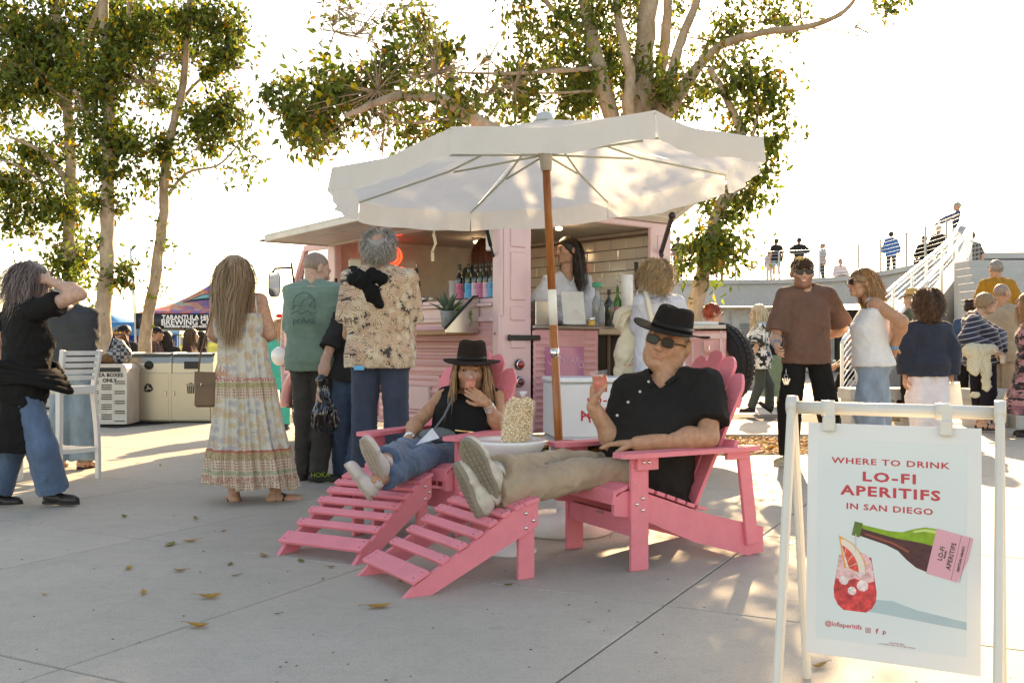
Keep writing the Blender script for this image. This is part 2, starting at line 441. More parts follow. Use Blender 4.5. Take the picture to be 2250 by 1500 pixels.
def head(J, s=1.0, sex='m', fat=0.0, h=.004, beard=None, smile=False, lips=(.78, .5, .5), brow=(.35, .28, .22), openm=False):
    c = J['hd']; Rm = J['hR']; S = SDF()
    def L(x, y, z): return c + Rm @ (np.array([x, y, z]) * s)
    def E(x, y, z, rx, ry, rz, k=.015, sub=False): S.ell(L(x, y, z), np.array([rx, ry, rz]) * s, Rm, k * s, sub)
    def C(a, b, ra, rb, k=.01, flat=None): S.cone(L(*a), L(*b), ra * s, rb * s, k * s, flat=flat)
    w = 1.0 if sex == 'm' else .95
    E(0, -.018, .03, .075, .094, .084)
    E(0, .022, -.028, .060 * w + fat * .012, .068, .086, .03)
    C((-.034 * w - fat * .008, .022, -.076), (.034 * w + fat * .008, .022, -.076), .03 + fat * .01, .03 + fat * .01, .03)
    E(0, .070, -.094, .024, .018, .018, .02)
    for q in (-1, 1):
        E(q * .040, .052, -.024, .026, .026, .024, .025)
        E(q * .031, .1, .004, .019, .018, .012, .014, True)
        E(q * .031, .0745, .003, .014, .0145, .0125, .004)
        E(q * (.078 + fat * .009), -.016, -.002, .012 + fat * .004, .021, .034, .006)
        E(q * .0115, .1, -.031, .009, .011, .0085, .006)
        E(q * .074, -.04 + .03, -.05, .01, .03, .03, .03) if fat > .5 else None
    C((-.036, .08, .024), (.036, .08, .024), .011, .011, .018)
    C((0, .087, .014), (0, .108, -.024), .0075, .0125, .012)
    C((-.019, .084, -.0545), (.019, .084, -.0545), .0078, .0078, .008)
    C((-.015, .082, -.066), (.015, .082, -.066), .0085, .0085, .008)
    E(0, .104, -.0602, .027, .014, .0045 if openm else .002, .003, True)
    nb = (J['sl'] + J['sr']) / 2 + unit(J['sl'] + J['sr'] - J['hl'] - J['hr']) * .03
    rn = (.048 if sex == 'm' else .044) * s + fat * .004
    S.cone(L(0, -.034, -.05), nb - J['tf'] * .0, rn, rn * 1.12, .03)
    if fat: E(0, .035, -.103, .045, .04, .022, .03)
    V, Q = S.mesh(h)
    q = (V - c) @ Rm / s; T = np.ones((len(V), 3))
    def zone(cx, cy, cz, rx, ry, rz): return np.clip(1.6 * (1 - np.sqrt(((q[:, 0] - cx) / rx) ** 2 + ((q[:, 1] - cy) / ry) ** 2 + ((q[:, 2] - cz) / rz) ** 2)), 0, 1)
    def paint(z, col):
        nonlocal T; T = T * (1 - z[:, None]) + np.array(col) * z[:, None]
    for a in (-1, 1): paint(zone(a * .045, .075, -.028, .03, .03, .026) * .35, (1.12, .82, .78))
    paint(zone(0, .11, -.03, .02, .02, .018) * .3, (1.1, .8, .78))
    if beard is not None:
        z = np.clip((-.058 - q[:, 2] + np.abs(q[:, 0]) * .8) / .014, 0, 1) * np.clip((q[:, 1] + .02) / .03, 0, 1) * np.clip((q[:, 2] + .135) / .02, 0, 1)
        paint(z * beard[1], beard[0])
    paint(zone(0, .098, -.06, .03, .024, .0175), lips)
    if smile: paint(zone(0, .1, -.0605, .026, .02, .0065) * 1.0, (2.0, 2.3, 2.6))
    for a in (-1, 1): paint(zone(a * .034, .09, .0275, .025, .03, .0065), brow)
    return V, Q, T
def hand(w, d, n, side, curl=25, L=.185, h=.004, spread=6, thumb=35, tint=None):
    """w wrist, d finger direction, n palm normal, side +1 right hand / -1 left"""
    w = A3(w); d = unit(d); n = A3(n); n = unit(n - d * (n @ d)); a = np.cross(d, n) * side * -1.0     # towards the thumb
    S = SDF(); k = L / .185
    base = w + d * .088 * k
    for j, o in enumerate((.027, .010, -.009, -.026)):
        S.cone(w + a * o * .45 * k + d * .008, base + a * o * k - d * (.0 if j in (1, 2) else .006), .017 * k, .0125 * k, .012)
    cr = curl if hasattr(curl, '__len__') else (curl,) * 4
    for j, (o, ln) in enumerate(((.027, .072), (.010, .080), (-.009, .075), (-.026, .058))):
        p = base + a * o * k - d * (.0 if j in (1, 2) else .006); ang = R(cr[j] * .5); dd = d * math.cos(ang) + n * math.sin(ang) + a * math.sin(R(spread * (1.5 - j) * .7))
        r0 = .0098 * k if j != 3 else .0083 * k
        for q, fr in enumerate((.45, .31, .24)):
            dd = unit(dd); e = p + dd * ln * fr * k; S.cone(p, e, r0 * (1 - .08 * q), r0 * (.93 - .09 * q), .003)
            p = e; ang += R(cr[j]); dd = d * math.cos(ang) + n * math.sin(ang)
    t0 = w + d * .02 * k + a * .02 * k; t1 = t0 + unit(d * .75 + a * .62 + n * .35) * .046 * k
    t2 = t1 + unit(d * math.cos(R(thumb)) + a * .3 + n * math.sin(R(thumb))) * .034 * k; t3 = t2 + unit(d * math.cos(R(thumb * 1.6)) + n * math.sin(R(thumb * 1.6))) * .027 * k
    S.cone(t0, t1, .0165 * k, .0125 * k, .012); S.cone(t1, t2, .0118 * k, .0105 * k, .003); S.cone(t2, t3, .0105 * k, .0088 * k, .003)
    V, Q = S.mesh(h); T = np.ones((len(V), 3)); return V, Q, T
def strands(J, n, length, width=.008, curl=0.0, cf=60, out=.012, grav=.5, wind=(0, 0, 0), cols=((1, 1, 1),), seg=9, seed=1, s=1.0, line=(.085, .065, -.07, -.075), back=None, avoid=(), top=1.0, lenvar=.3, part=True, pull=None, minz=-9, vol=1.0, maxz=9, face=True, tuck=False, gather=0, bald=False, fine=1.0):
    n = int(n * (1 + .9 * fine)); width = width * (1 - .5 * fine)
    """ribbons of hair rooted on the scalp"""
    g = np.random.RandomState(seed); c = J['hd']; Rm = J['hR']; R3 = np.array([.079, .098, .088]) * s * vol; cc = c + Rm @ (np.array([0, -.02, .03]) * s)
    D = g.normal(size=(n * 6, 3)); D /= np.linalg.norm(D, axis=1)[:, None]
    loc = D * R3 / s + np.array([0, -.02, .03])
    y0, z0, y1, z1 = line; nn = np.array([0, -(z1 - z0), (y1 - y0)]); nn = nn / np.linalg.norm(nn); nn = nn if nn[1] > 0 else -nn
    if bald: D = D[(D @ unit((0, -.75, .66))) < .78]; loc = D * R3 / s + np.array([0, -.02, .03])
    ok = ((loc - np.array([0, y0, z0])) @ nn < 0) & (loc[:, 2] > minz) & (loc[:, 2] < maxz)
    D = D[ok][:n]; n = len(D); p = cc + (D * R3) @ Rm.T; d = D @ Rm.T
    down = np.array([0, 0, -1.0]); upw = Rm[:, 2]; side = np.sign(D[:, 0] + .02 * g.normal(size=n))[:, None] * Rm[:, 0]
    tang = (side * .9 - Rm[:, 1] * .25) if part else (-Rm[:, 1] * np.ones((n, 1)) * .9)
    v = d * .5 + tang * np.clip(D[:, 2:3], 0, 1) * .8 + down * (1 - np.clip(D[:, 2:3], 0, 1)) * .6; v += g.normal(size=(n, 3)) * .15
    ln = length * (1 - lenvar * g.rand(n)); st = (ln / seg)[:, None]; ph = g.rand(n, 1) * 6.28; pts = [p.copy()]
    ccol = np.array(cols)[g.randint(len(cols), size=n)] * (1 + .12 * g.normal(size=(n, 1)))
    wob = g.normal(size=(n, 3)); 
    for i in range(seg):
        v = v / np.linalg.norm(v, axis=1)[:, None]
        v = v * (1 - grav) + down * grav + np.array(wind) * .25 * (i / seg) + wob * .04 + (np.array(pull) * .3 if pull is not None else 0)
        v /= np.linalg.norm(v, axis=1)[:, None]; p = p + v * st
        q = (p - cc) @ Rm; rr = np.sqrt(((q / (R3 + out * (.5 + .5 * np.abs(np.sin(ph))))) ** 2).sum(1)); m = rr < 1
        p[m] = cc + (q[m] / rr[m][:, None]) @ Rm.T
        q = (p - c) @ Rm / s; m = (q[:, 1] > .0) & (np.abs(q[:, 0]) < .068) & (q[:, 2] < .062 - np.abs(q[:, 0]) * .5) & (q[:, 2] > -.16)
        if face and m.any(): q[m, 0] = np.where(D[m, 0] > 0, 1, -1) * (.070 + .008 * g.rand(m.sum())); q[m, 1] *= .8; p[m] = c + (q[m] * s) @ Rm.T
        if tuck:
            q = (p - c) @ Rm / s; m = (q[:, 1] > -.022) & (q[:, 2] < .05 - np.clip(q[:, 1], 0, 1) * -.2) & (q[:, 2] > -.3); q[m, 1] = -.022 - .02 * g.rand(m.sum()); q[m, 0] = np.sign(q[m, 0] + 1e-6) * np.maximum(np.abs(q[m, 0]), .066); p[m] = c + (q[m] * s) @ Rm.T
        if gather:
            q = (p - c) @ Rm / s; m = q[:, 2] < -.08; q[m, 0] *= 1 - gather; p[m] = c + (q[m] * s) @ Rm.T
        for (a, b, r) in avoid:
            a = A3(a); b = A3(b); ba = b - a; h = np.clip(((p - a) @ ba) / (ba @ ba), 0, 1)[:, None]; e = p - a - h * ba; L = np.linalg.norm(e, axis=1); m = L < r
            p[m] = (a + h * ba)[m] + e[m] / L[m][:, None] * r
        pts.append(p.copy())
    pts = np.array(pts)
    if curl:
        t = np.linspace(0, 1, seg + 1)[:, None]; e1 = g.normal(size=(n, 3)); e2 = np.cross(e1, down)
        for i in range(seg + 1):
            a = cf * t[i] * length + ph; pts[i] += curl * min(1, i / 2) * (np.sin(a) * e1 + np.cos(a) * e2) * .6
    V = []; T = []; Q = []
    wv = np.cross(d, down) + .3 * g.normal(size=(n, 3)); wv /= np.linalg.norm(wv, axis=1)[:, None]
    for i in range(seg + 1):
        wd = width * (1 - .75 * (i / seg) ** 2); V += [pts[i] - wv * wd / 2, pts[i] + wv * wd / 2]; T += [ccol, ccol * .92]
    V = np.stack(V, 1).reshape(-1, 3); T = np.stack(T, 1).reshape(-1, 3); K = 2 * (seg + 1)
    b = (np.arange(n) * K)[:, None]
    Q = np.concatenate([np.stack([b[:, 0] + 2 * i, b[:, 0] + 2 * i + 1, b[:, 0] + 2 * i + 3, b[:, 0] + 2 * i + 2], 1) for i in range(seg)])
    return V, Q, np.clip(T, 0.02, 3)
def cap_hair(J, thick=.008, s=1.0, line=(.085, .068, -.07, -.075), h=.006, noise_amp=.003, bald=False, drop=None, f=60, cols=(.78, .75, .72)):
    S = SDF(); c = J['hd']; Rm = J['hR']
    def L(x, y, z): return c + Rm @ (np.array([x, y, z]) * s)
    S.ell(L(0, -.02, .03), np.array([.075 + thick, .094 + thick, .084 + thick]) * s, Rm)
    for q in (drop or []): S.cone(L(*q[0]), L(*q[1]), q[2] * s, q[3] * s, .02)
    y0, z0, y1, z1 = line; nn = np.array([0, -(z1 - z0), (y1 - y0)]); nn = nn / np.linalg.norm(nn); nn = nn if nn[1] > 0 else -nn
    if not drop: S.cut(L(0, y0, z0), Rm @ nn)
    else: S.ell(L(0, .11, -.04), np.array([.085, .085, .105]) * s, Rm, .01, True)
    if bald: S.ell(L(0, -.085, .115), np.array([.062, .07, .06]) * s, Rm, .01, True)
    S.disp(lambda X: noise_amp * lattice(X, 3, f)); V, Q = S.mesh(h * s)
    return V, Q, np.ones((len(V), 3)) * np.array(cols)
def shoe(parent, a, t, w, L=.28, upper=None, sole=None, h=.006, tread=None, ah=.075, sandal=False, skin=None, width=1.0, name='shoe'):
    """a ankle, t toe direction, w from the sole up through the ankle"""
    a = A3(a); t = unit(t); w = A3(w); w = unit(w - t * (w @ t)); x = np.cross(t, w); k = L / .28
    g = a - w * ah          # sole plane under the ankle
    S = SDF()
    def q(u, v, z): return g + t * u * k + x * v * k * width + w * z * k
    S.cone(q(-.045, 0, .05), q(.02, 0, .052), .034 * k, .036 * k, .02); S.cone(q(0, 0, .045), q(.14, 0, .034), .04 * k, .034 * k, .03)
    S.cone(q(.1, -.018, .032), q(.165, -.006, .03), .03 * k, .026 * k, .02); S.cone(q(.1, .018, .032), q(.16, .008, .03), .03 * k, .026 * k, .02)
    S.cone(q(-.02, 0, .06), q(-.012, 0, .1), .037 * k, .036 * k, .02)
    S.cut(q(0, 0, .012), -w)
    V, Q = S.mesh(h); o = mesh_obj('foot' if sandal else name, [(V, Q)], skin if sandal else upper, parent)
    n = 28; out = []
    for i in range(n):
        th = 2 * math.pi * i / n; u = .055 + .142 * math.cos(th); cw = (.043 - .008 * math.cos(th * 1) * -1 - .010 * math.exp(-((u - .03) / .05) ** 2)); out.append((u * k, cw * math.sin(th) * k * width))
    M = Matrix(((t[0], x[0], w[0]), (t[1], x[1], w[1]), (t[2], x[2], w[2]))).to_4x4(); M.translation = Vector(g)
    b = MB(); b.prism(out, -.006 if sandal else 0, (.026 if sandal else .022) * k, M)
    so = b.build('sole', sole, o)
    if not sandal:
        lb = MB()
        for i in range(4): u = .045 + i * .022; z = .083 - i * .0095; lb.tube([q(u, -.024, z - .012), q(u + .006, 0, z), q(u, .024, z - .012)], .0028 * k, 5)
        lb.build('laces', mat('lace_grey', (.4, .38, .34), .8) if tread else mat('lace_dark', (.05, .045, .04), .8), o)
        kb = MB(); kb.tube([q(-.018, 0, .085), q(-.01, 0, .118)], [.042 * k, .039 * k], 14, caps=False); kb.build('collar', upper, o, thick=.006)
    if tread:
        tb = MB(); step = .024 * k
        for i in range(-5, 11):
            for j in (-2, -1, 0, 1):
                u = i * step * .93 + .004; v = (j + .5) * step * .82
                cw = .043 * k * math.sqrt(max(0, 1 - ((u / k - .055) / .142) ** 2)) * width
                if abs(v) + step * .35 < cw * 1.06: tb.box((u, v, -.0018), (step * .76, step * .64, .004), M)
        tb.build('tread', sole, so)
    if sandal:
        sb = MB()
        for u0, u1, z in ((.1, .06, .052), (.03, .02, .08), (-.03, .03, .07)):
            sb.tube([q(u0, -.045, .02), q((u0 + u1) / 2, -.03, z), q(u1, 0, z + .012), q((u0 + u1) / 2 + .03, .03, z), q(u0, .045, .02)], .013, 6, flat=.4)
        sb.build('strap', upper, o)
    return o
def glasses(parent, J, s=1.0, dark=True, lens=None, frame_m=None, w=.05, hh=.034, dx=.034, y=.108):
    c = J['hd']; Rm = J['hR']
    def L(x, yy, z): return c + Rm @ (np.array([x, yy, z]) * s)
    M = Matrix(Rm.tolist()).to_4x4(); M.translation = Vector(c)
    fb = MB(); lb = MB()
    for q in (-1, 1):
        pts = []
        for i in range(14):
            a = 2 * math.pi * i / 14; u = math.copysign(abs(math.cos(a)) ** .6, math.cos(a)) * w / 2; v = math.copysign(abs(math.sin(a)) ** .6, math.sin(a)) * hh / 2
            pts.append((q * dx + u, v + .004))
        fb.tube([L(a, y - abs(a) * .12, b) for a, b in pts] + [L(pts[0][0], y - abs(pts[0][0]) * .12, pts[0][1])], .0026 * s, 5, caps=False)
        lb.add([L(a, y - abs(a) * .12, b) for a, b in pts], [tuple(range(14))])
        fb.tube([L(q * (dx + w / 2), y - (dx + w / 2) * .12, .008), L(q * .08, .02, .006), L(q * .082, -.01, .0)], .0028 * s, 5)
    fb.tube([L(-dx + w / 2, y - .004, .007), L(0, y + .003, .01), L(dx - w / 2, y - .004, .007)], .003 * s, 5)
    o = fb.build('sunglasses' if dark else 'glasses', frame_m or mat('glasses_black', (.01, .009, .009), .25), parent)
    lb.build('lens', lens or (mat('lens_dark', (.008, .010, .012), .15, spec=.25) if dark else mat('lens_clear', (.9, .95, .95), .05, trans=1, alpha=.25)), o)
    return o
def fedora(parent, J, s, m, band=None, brim=.075, crown=.115, tilt=0, z0=.05, up=.3, crease=True, name='hat', down=.0):
    c = J['hd']; Rm = J['hR']; b = MB()
    rx, ry = .082 * s, .102 * s; n = 40
    def fn(u, v):
        a = 2 * math.pi * u; ca, sa = math.cos(a), math.sin(a)
        if v < .3:                # brim
            t = v / .3; rr = 1 + (1 - t) * brim / .09; z = z0 + (1 - t) ** 1.5 * (up * abs(ca) ** 3 * .09 - down * abs(sa) - .01)
            return L(rx * ca * rr, ry * sa * rr - .012, z)
        t = (v - .3) / .7
        if t < .62:
            q = t / .62; rr = 1 - .16 * q ** 1.5; z = z0 + crown * q
            pinch = 1 - (.16 * q * max(0, sa) ** 3 * abs(math.cos(a * 1)) * 2 if crease else 0)
            return L(rx * ca * rr * pinch, ry * sa * rr - .012, z)
        q = (t - .62) / .38; rr = .84 * (1 - q) ** .75 if q < 1 else 0
        dent = -.035 * math.exp(-((1 - q) * 0 + (rx * ca * rr / .03) ** 2)) * q if crease else 0
        return L(rx * ca * rr, ry * sa * rr - .012, z0 + crown + .012 * math.sin(math.pi * min(1, q * 1.2)) + dent)
    def L(x, y, z): return c + Rm @ np.array([x, y, z * s])
    b.grid(lambda u, v: L0(fn(u, v)), n, 26, closeu=True)
    o = b.build(name, m, parent, thick=.004)
    if band:
        bb = MB(); bb.grid(lambda u, v: L(rx * 1.015 * math.cos(2 * math.pi * u) * (1 - .02 * v), ry * 1.015 * math.sin(2 * math.pi * u) * (1 - .02 * v) - .012, z0 + .004 + v * .024), n, 2, closeu=True)
        bb.build('hatband', band, o, thick=.002)
    return o
def L0(v): return Vector(v)
def ballcap(parent, J, s, m, m2=None, z0=.045):
    c = J['hd']; Rm = J['hR']
    def L(x, y, z): return Vector(c + Rm @ (np.array([x, y, z]) * s))
    b = MB(); b.grid(lambda u, v: L(.083 * math.cos(2 * math.pi * u) * math.cos(v * 1.57) ** .8, .103 * math.sin(2 * math.pi * u) * math.cos(v * 1.57) ** .8 - .014, z0 + .066 * math.sin(v * 1.57)), 28, 10, closeu=True)
    b.ball(L(0, -.014, z0 + .067), .006 * s, 8, 5)
    o = b.build('cap', m, parent, thick=.003)
    v = MB(); v.grid(lambda u, w: L((.075 + .004 * w) * math.cos(math.pi * (.08 + .84 * u)), .075 + .0 + w * .075 * math.sin(math.pi * u) ** .6, z0 + .004 - .012 * w - .02 * (abs(u - .5) * 2) ** 2), 16, 5)
    v.build('visor', m2 or m, o, thick=.005); return o
SKINC = dict(fair=(.55, .33, .24), tan=(.46, .24, .145), warm=(.5, .27, .18), dark=(.36, .19, .12))
def skin(k): return mat('skin_' + k, SKINC[k], .5, var=.2, vs=38, sss=.12, attr=True, bs=.4, bscale=220, bdist=.001, spec=.4)
def cloth(name, col, **kw):
    a = dict(rough=.9, var=.14, vs=9, sheen=.12 if max(col) > .08 else 0, bs=.35, bscale=420, bdist=.0015); a.update(kw); return mat(name, col, **a)
def hairm(name, col): return mat('hair_' + name, col, .48, var=.2, vs=40, attr=True, bs=.4, bscale=180, bdist=.002, stretch=(1, 1, .2))
def body(root, J, sk, h=.012, arm=1.0, leg=1.0, sex='m', heads=None, hands=(), feet=False, headh=None, headk=None):
    H = J['H']; S = SDF(); g = H
    J['tf'] = unit(np.cross(unit(J['sl'] + J['sr'] - J['hl'] - J['hr']), unit(J['sr'] - J['sl'])))
    J['tf'] = -J['tf'] if False else J['tf']
    A, B = torso(J, S, 0)
    for q in 'lr':
        S.cone(J['s' + q], J['e' + q], .0255 * g * arm, .0225 * g * arm, .03); S.cone(J['e' + q], J['w' + q], .0235 * g * arm, .0155 * g * arm, .01)
        S.ell(J['e' + q] * .72 + J['w' + q] * .28, np.full(3, .0265 * g * arm), k=.03)
        S.cone(J['h' + q], J['k' + q], .046 * g * leg, .031 * g * leg, .03); S.cone(J['k' + q], J['a' + q], .031 * g * leg, .021 * g * leg, .02)
        S.ell(J['k' + q] * .68 + J['a' + q] * .32 - J['tf'] * .008, np.full(3, .033 * g * leg), k=.03)
    nb = (J['sl'] + J['sr']) / 2
    for q in 'lr': S.cone(nb * .7 + J['s' + q] * .3 + unit(J['hd'] - nb) * .012 * g, J['s' + q], .028 * g, .022 * g, .03)
    S.cone(nb, nb * .35 + J['hd'] * .65, .034 * g, .029 * g, .03)
    V, Q = S.mesh(h); parts = [(V, Q, np.ones((len(V), 3)))]
    parts.append(head(J, s=J['s'], sex=sex, h=headh or h * .5, **(headk or {})))
    for hd in hands: parts.append(hand(**hd))
    return mesh_obj('body', parts, sk, root)
def default_hands(J, h, curl=28, sides='lr'):
    out = []
    for q, sg in (('l', -1), ('r', 1)):
        if q not in sides: continue
        d = unit(J['w' + q] - J['e' + q]); inn = (J['hr'] - J['hl']) * (1 if q == 'l' else -1)
        out.append(dict(w=J['w' + q], d=d + np.array([0, 0, -.15]), n=unit(inn), side=sg, curl=curl, L=.105 * J['H'], h=h))
    return out
def shirt(root, J, m, sleeve=.62, hem=-.2, inf=.018, arm=1.0, flare=.018, amp=.006, f=22, seed=1, h=.009, name='shirt', sl=1.0, neck=.062, tank=False, vdeep=0, top=None, cut=None, aniso=None, hemr=None):
    S = SDF(); H = J['H']
    torso(J, S, inf, t0=hem, t1=top or (1.03 if sleeve != 0 else .9), flare=flare, hemr=hemr); nb0 = (J['sl'] + J['sr']) / 2
    up = unit(J['sl'] + J['sr'] - J['hl'] - J['hr'])
    if sleeve:
        for q in 'lr':
            a, e, w = J['s' + q], J['e' + q], J['w' + q]; r0 = .0245 * H * arm + inf * .75; r1 = .0245 * H * arm + inf * 1.25 * sl
            if sleeve <= 1: capcone(S, a, a + (e - a) * sleeve, r0, r0 * (1 - sleeve) + r1 * sleeve + .006 * sl, .035)
            else:
                S.cone(a, e, r0, r1, .035); capcone(S, e, e + (w - e) * (sleeve - 1), r1, .0185 * H * arm + inf * 1.1 * sl, .015)
    elif sleeve is not None:
        for q in 'lr': S.cone(J['s' + q] * .72 + (J['sl'] + J['sr']) * .14 - up * .02, nb0 * .5 + J['s' + q] * .5 + up * .022 * H, .026 * H + inf * .4, .021 * H, .02)
    nb = (J['sl'] + J['sr']) / 2; n2 = nb + up * .03 + J['tf'] * .012
    if sleeve is not None:
        for q in 'lr': S.cone(nb * .72 + J['s' + q] * .28 + up * .018 * H, J['s' + q] + up * .002 * H, .030 * H + inf * .7, .024 * H + inf * .5, .03)
    S.disp(folds(amp, f, seed, aniso))
    S.cone(n2, n2 + unit(J['hd'] - nb) * .25, neck, neck * 1.25, .006, sub=True)
    if vdeep: S.cone(n2 + J['tf'] * .08 - up * vdeep, n2 + J['tf'] * .1, .012, .05, .01, sub=True)
    if cut is not None: S.cut(*cut)
    return mesh_obj(name, [S.mesh(h, 1)], m, root)
def trousers(root, J, m, inf=.014, cuff=1.0, wide=1.0, amp=.006, f=26, seed=3, h=.009, name='trousers', top=.16, leg=1.0, bell=0.0, drop=-.14):
    S = SDF(); H = J['H']; torso(J, S, inf, t0=drop, t1=top)
    for q in 'lr':
        a, k2, n = J['h' + q], J['k' + q], J['a' + q]; r0 = .046 * H * leg + inf; r1 = .033 * H * leg * wide + inf * wide
        if cuff > .5:
            S.cone(a, k2, r0, r1, .03); e = k2 + (n - k2) * (cuff * 2 - 1); capcone(S, k2, e, r1, .026 * H * leg * wide + inf * wide + bell, .02)
        else: capcone(S, a, a + (k2 - a) * cuff * 2, r0 * 1.02, r1 * 1.15, .03)
    S.disp(folds(amp, f, seed)); return mesh_obj(name, [S.mesh(h, 1)], m, root)
def person(label, J, group=None):
    o = (J['al'] + J['ar']) / 2; z = J.get('z0', 0.0); r = thing('person', label, 'person', (o[0], o[1], z), group); J['root'] = r; return r
# ------------------------------------------------------------------ ground
def concrete(name, col, joint=False):
    m, nt, b = base(name); tc = nd(nt, 'ShaderNodeTexCoord'); geo = nd(nt, 'ShaderNodeNewGeometry'); v = geo.outputs['Position']
    n1 = noise(nt, v, .8, 6, .6); n2 = noise(nt, v, 9, 5, .65); n3 = noise(nt, v, 150, 2, .8); n5 = noise(nt, v, 38, 4, .7); n4 = noise(nt, v, 3.1, 3, .5, 1.5)
    c = hexmix(nt, ramp(nt, n1, .3, .7), [k * .84 for k in col], [k * 1.08 for k in col])
    c = hexmix(nt, mathn(nt, 'MULTIPLY', ramp(nt, n2, .35, .75), .4), c, [k * .68 for k in col]); c = hexmix(nt, mathn(nt, 'MULTIPLY', ramp(nt, n5, .5, .72), .4), c, [k * .58 for k in col])
    c = hexmix(nt, mathn(nt, 'MULTIPLY', ramp(nt, n3, .5, .68), .6), c, [k * .48 for k in col])
    sp = mathn(nt, 'MULTIPLY', ramp(nt, n4, .66, .72), .35); c = hexmix(nt, sp, c, [k * .62 for k in col])
    a = nd(nt, 'ShaderNodeAttribute', attribute_name='tint'); c = hexmix(nt, 1.0, c, a.outputs['Color'], 'MULTIPLY') if joint else c
    nt.links.new(c, b.inputs['Base Color']); b.inputs['Roughness'].default_value = .78
    h = mathn(nt, 'ADD', mathn(nt, 'MULTIPLY', n3, .5), n2); bump(nt, b, h, .22, .004); return m
CONC = concrete('concrete_paving', (.455, .405, .345)); SLABM = concrete('concrete_slab', (.475, .425, .355), True)
g = MB(); g.add([(-500, -60, -.014), (500, -60, -.014), (500, 700, -.014), (-500, 700, -.014)], [(0, 1, 2, 3)])
ground = g.build('ground', CONC, kind='structure')
pave = MB(); UD = Vector((math.cos(R(62.5)), math.sin(R(62.5)), 0)); VD = Vector((math.cos(R(-27.5)), math.sin(R(-27.5)), 0))
NU, MV = -1.31 , 3.845       # joint offsets measured along VD and UD
pv = bpy.data.objects.new('pavement', None); COL.objects.link(pv); pv['kind'] = 'structure'; LOC[pv.name] = Vector((0, 0, 0))
JG = mat('joint_filler', (.05, .045, .04), .95)
jb = MB(); jb.add([(-14, -3, -.009), (16, -3, -.009), (16, 15.2, -.009), (-14, 15.2, -.009)], [(0, 1, 2, 3)]); jb.build('joint', JG, pv)
WS, LS = 1.48, 1.652
for i in range(-9, 9):
    for j in range(-9, 9):
        n0 = NU + i * WS; m0 = MV + j * LS; c = VD * (n0 + WS / 2) + UD * (m0 + LS / 2)
        if c.y < .9 or c.y > 13.4 or abs(c.x) > .56 * c.y + 1.6: continue
        b = MB(); gp = .0045; hx, hy = WS / 2 - gp, LS / 2 - gp; t = 1 + rnd.uniform(-.05, .05); vs = []; k = .004
        for z, e in ((-.012, 0), (-k, 0), (0, k)):
            for sx, sy in ((-1, -1), (1, -1), (1, 1), (-1, 1)): vs.append(c + VD * sx * (hx - e) + UD * sy * (hy - e) + Vector((0, 0, z)))
        fs = [(8, 9, 10, 11)] + [(o + a, o + (a + 1) % 4, o + 4 + (a + 1) % 4, o + 4 + a) for o in (0, 4) for a in range(4)]
        b.add(vs, fs, tint=(t, t, t)); b.build('slab', SLABM, pv, tints=True)
# ------------------------------------------------------------------ mulch bed behind the chairs, with a low kerb
def poly_y(px): return G(px, 0)
BED = [G(1150, 984), G(1430, 1001), G(1600, 1000), G(1810, 996), G(1810, 964), G(1640, 955), G(1480, 957), G(1240, 962)]
mb = MB(); n = 900
m_bed, nt, b = base('mulch_soil'); geo = nd(nt, 'ShaderNodeNewGeometry'); nn = noise(nt, geo.outputs['Position'], 22, 5)
nt.links.new(hexmix(nt, ramp(nt, nn, .35, .65), (.06, .035, .018), (.2, .12, .06)), b.inputs['Base Color']); b.inputs['Roughness'].default_value = .95; bump(nt, b, nn, 1, .03)
vs = [p + Vector((0, 0, .006)) for p in BED]; mb.add(vs, [tuple(range(len(vs)))]); bed = mb.build('mulch_bed', m_bed, kind='structure')
ch = MB(); LEAFM = mat('dry_leaves', (.34, .2, .08), .75, var=.3, attr=True, thin=.25)
for i in range(5200):
    u, w = rnd.random(), rnd.random(); px = 1160 + 650 * u; top = 957 + (6 if px < 1300 else 0); py = top + 2 + (40 - (px < 1300) * 16) * w; p = G(px, py); s = rnd.uniform(.012, .035)
    a = rnd.uniform(0, 6.28); t = rnd.uniform(-.8, .8); M = Matrix.Rotation(a, 3, 'Z') @ Matrix.Rotation(t, 3, 'X'); k = rnd.choice([(1.2, .9, .5), (.7, .5, .35), (1.5, 1.2, .6), (.45, .3, .2), (1.0, 1.1, .45)])
    ch.add([p + Vector((0, 0, .014 + s * .3)) + M @ Vector(q) * s for q in ((-1, 0, 0), (0, -.45, .1), (1, 0, .15), (0, .45, .1))], [(0, 1, 2), (0, 2, 3)], tint=k)
ch.build('leaf_litter', LEAFM, tints=True, kind='stuff')
# far kerb line / raised paving edge behind the bed
kb = MB()
for i in range(12):
    a = G(1150 + i * 58, 951.5, .05); c2 = G(1150 + (i + 1) * 58, 951.5, .05); a.z = c2.z = .02; kb.bar(a, c2 - (c2 - a) * .01, .14, .05, bevel=.006)
kb.build('kerb', mat('kerb_concrete', (.42, .4, .36), .8, bs=.2), kind='structure')

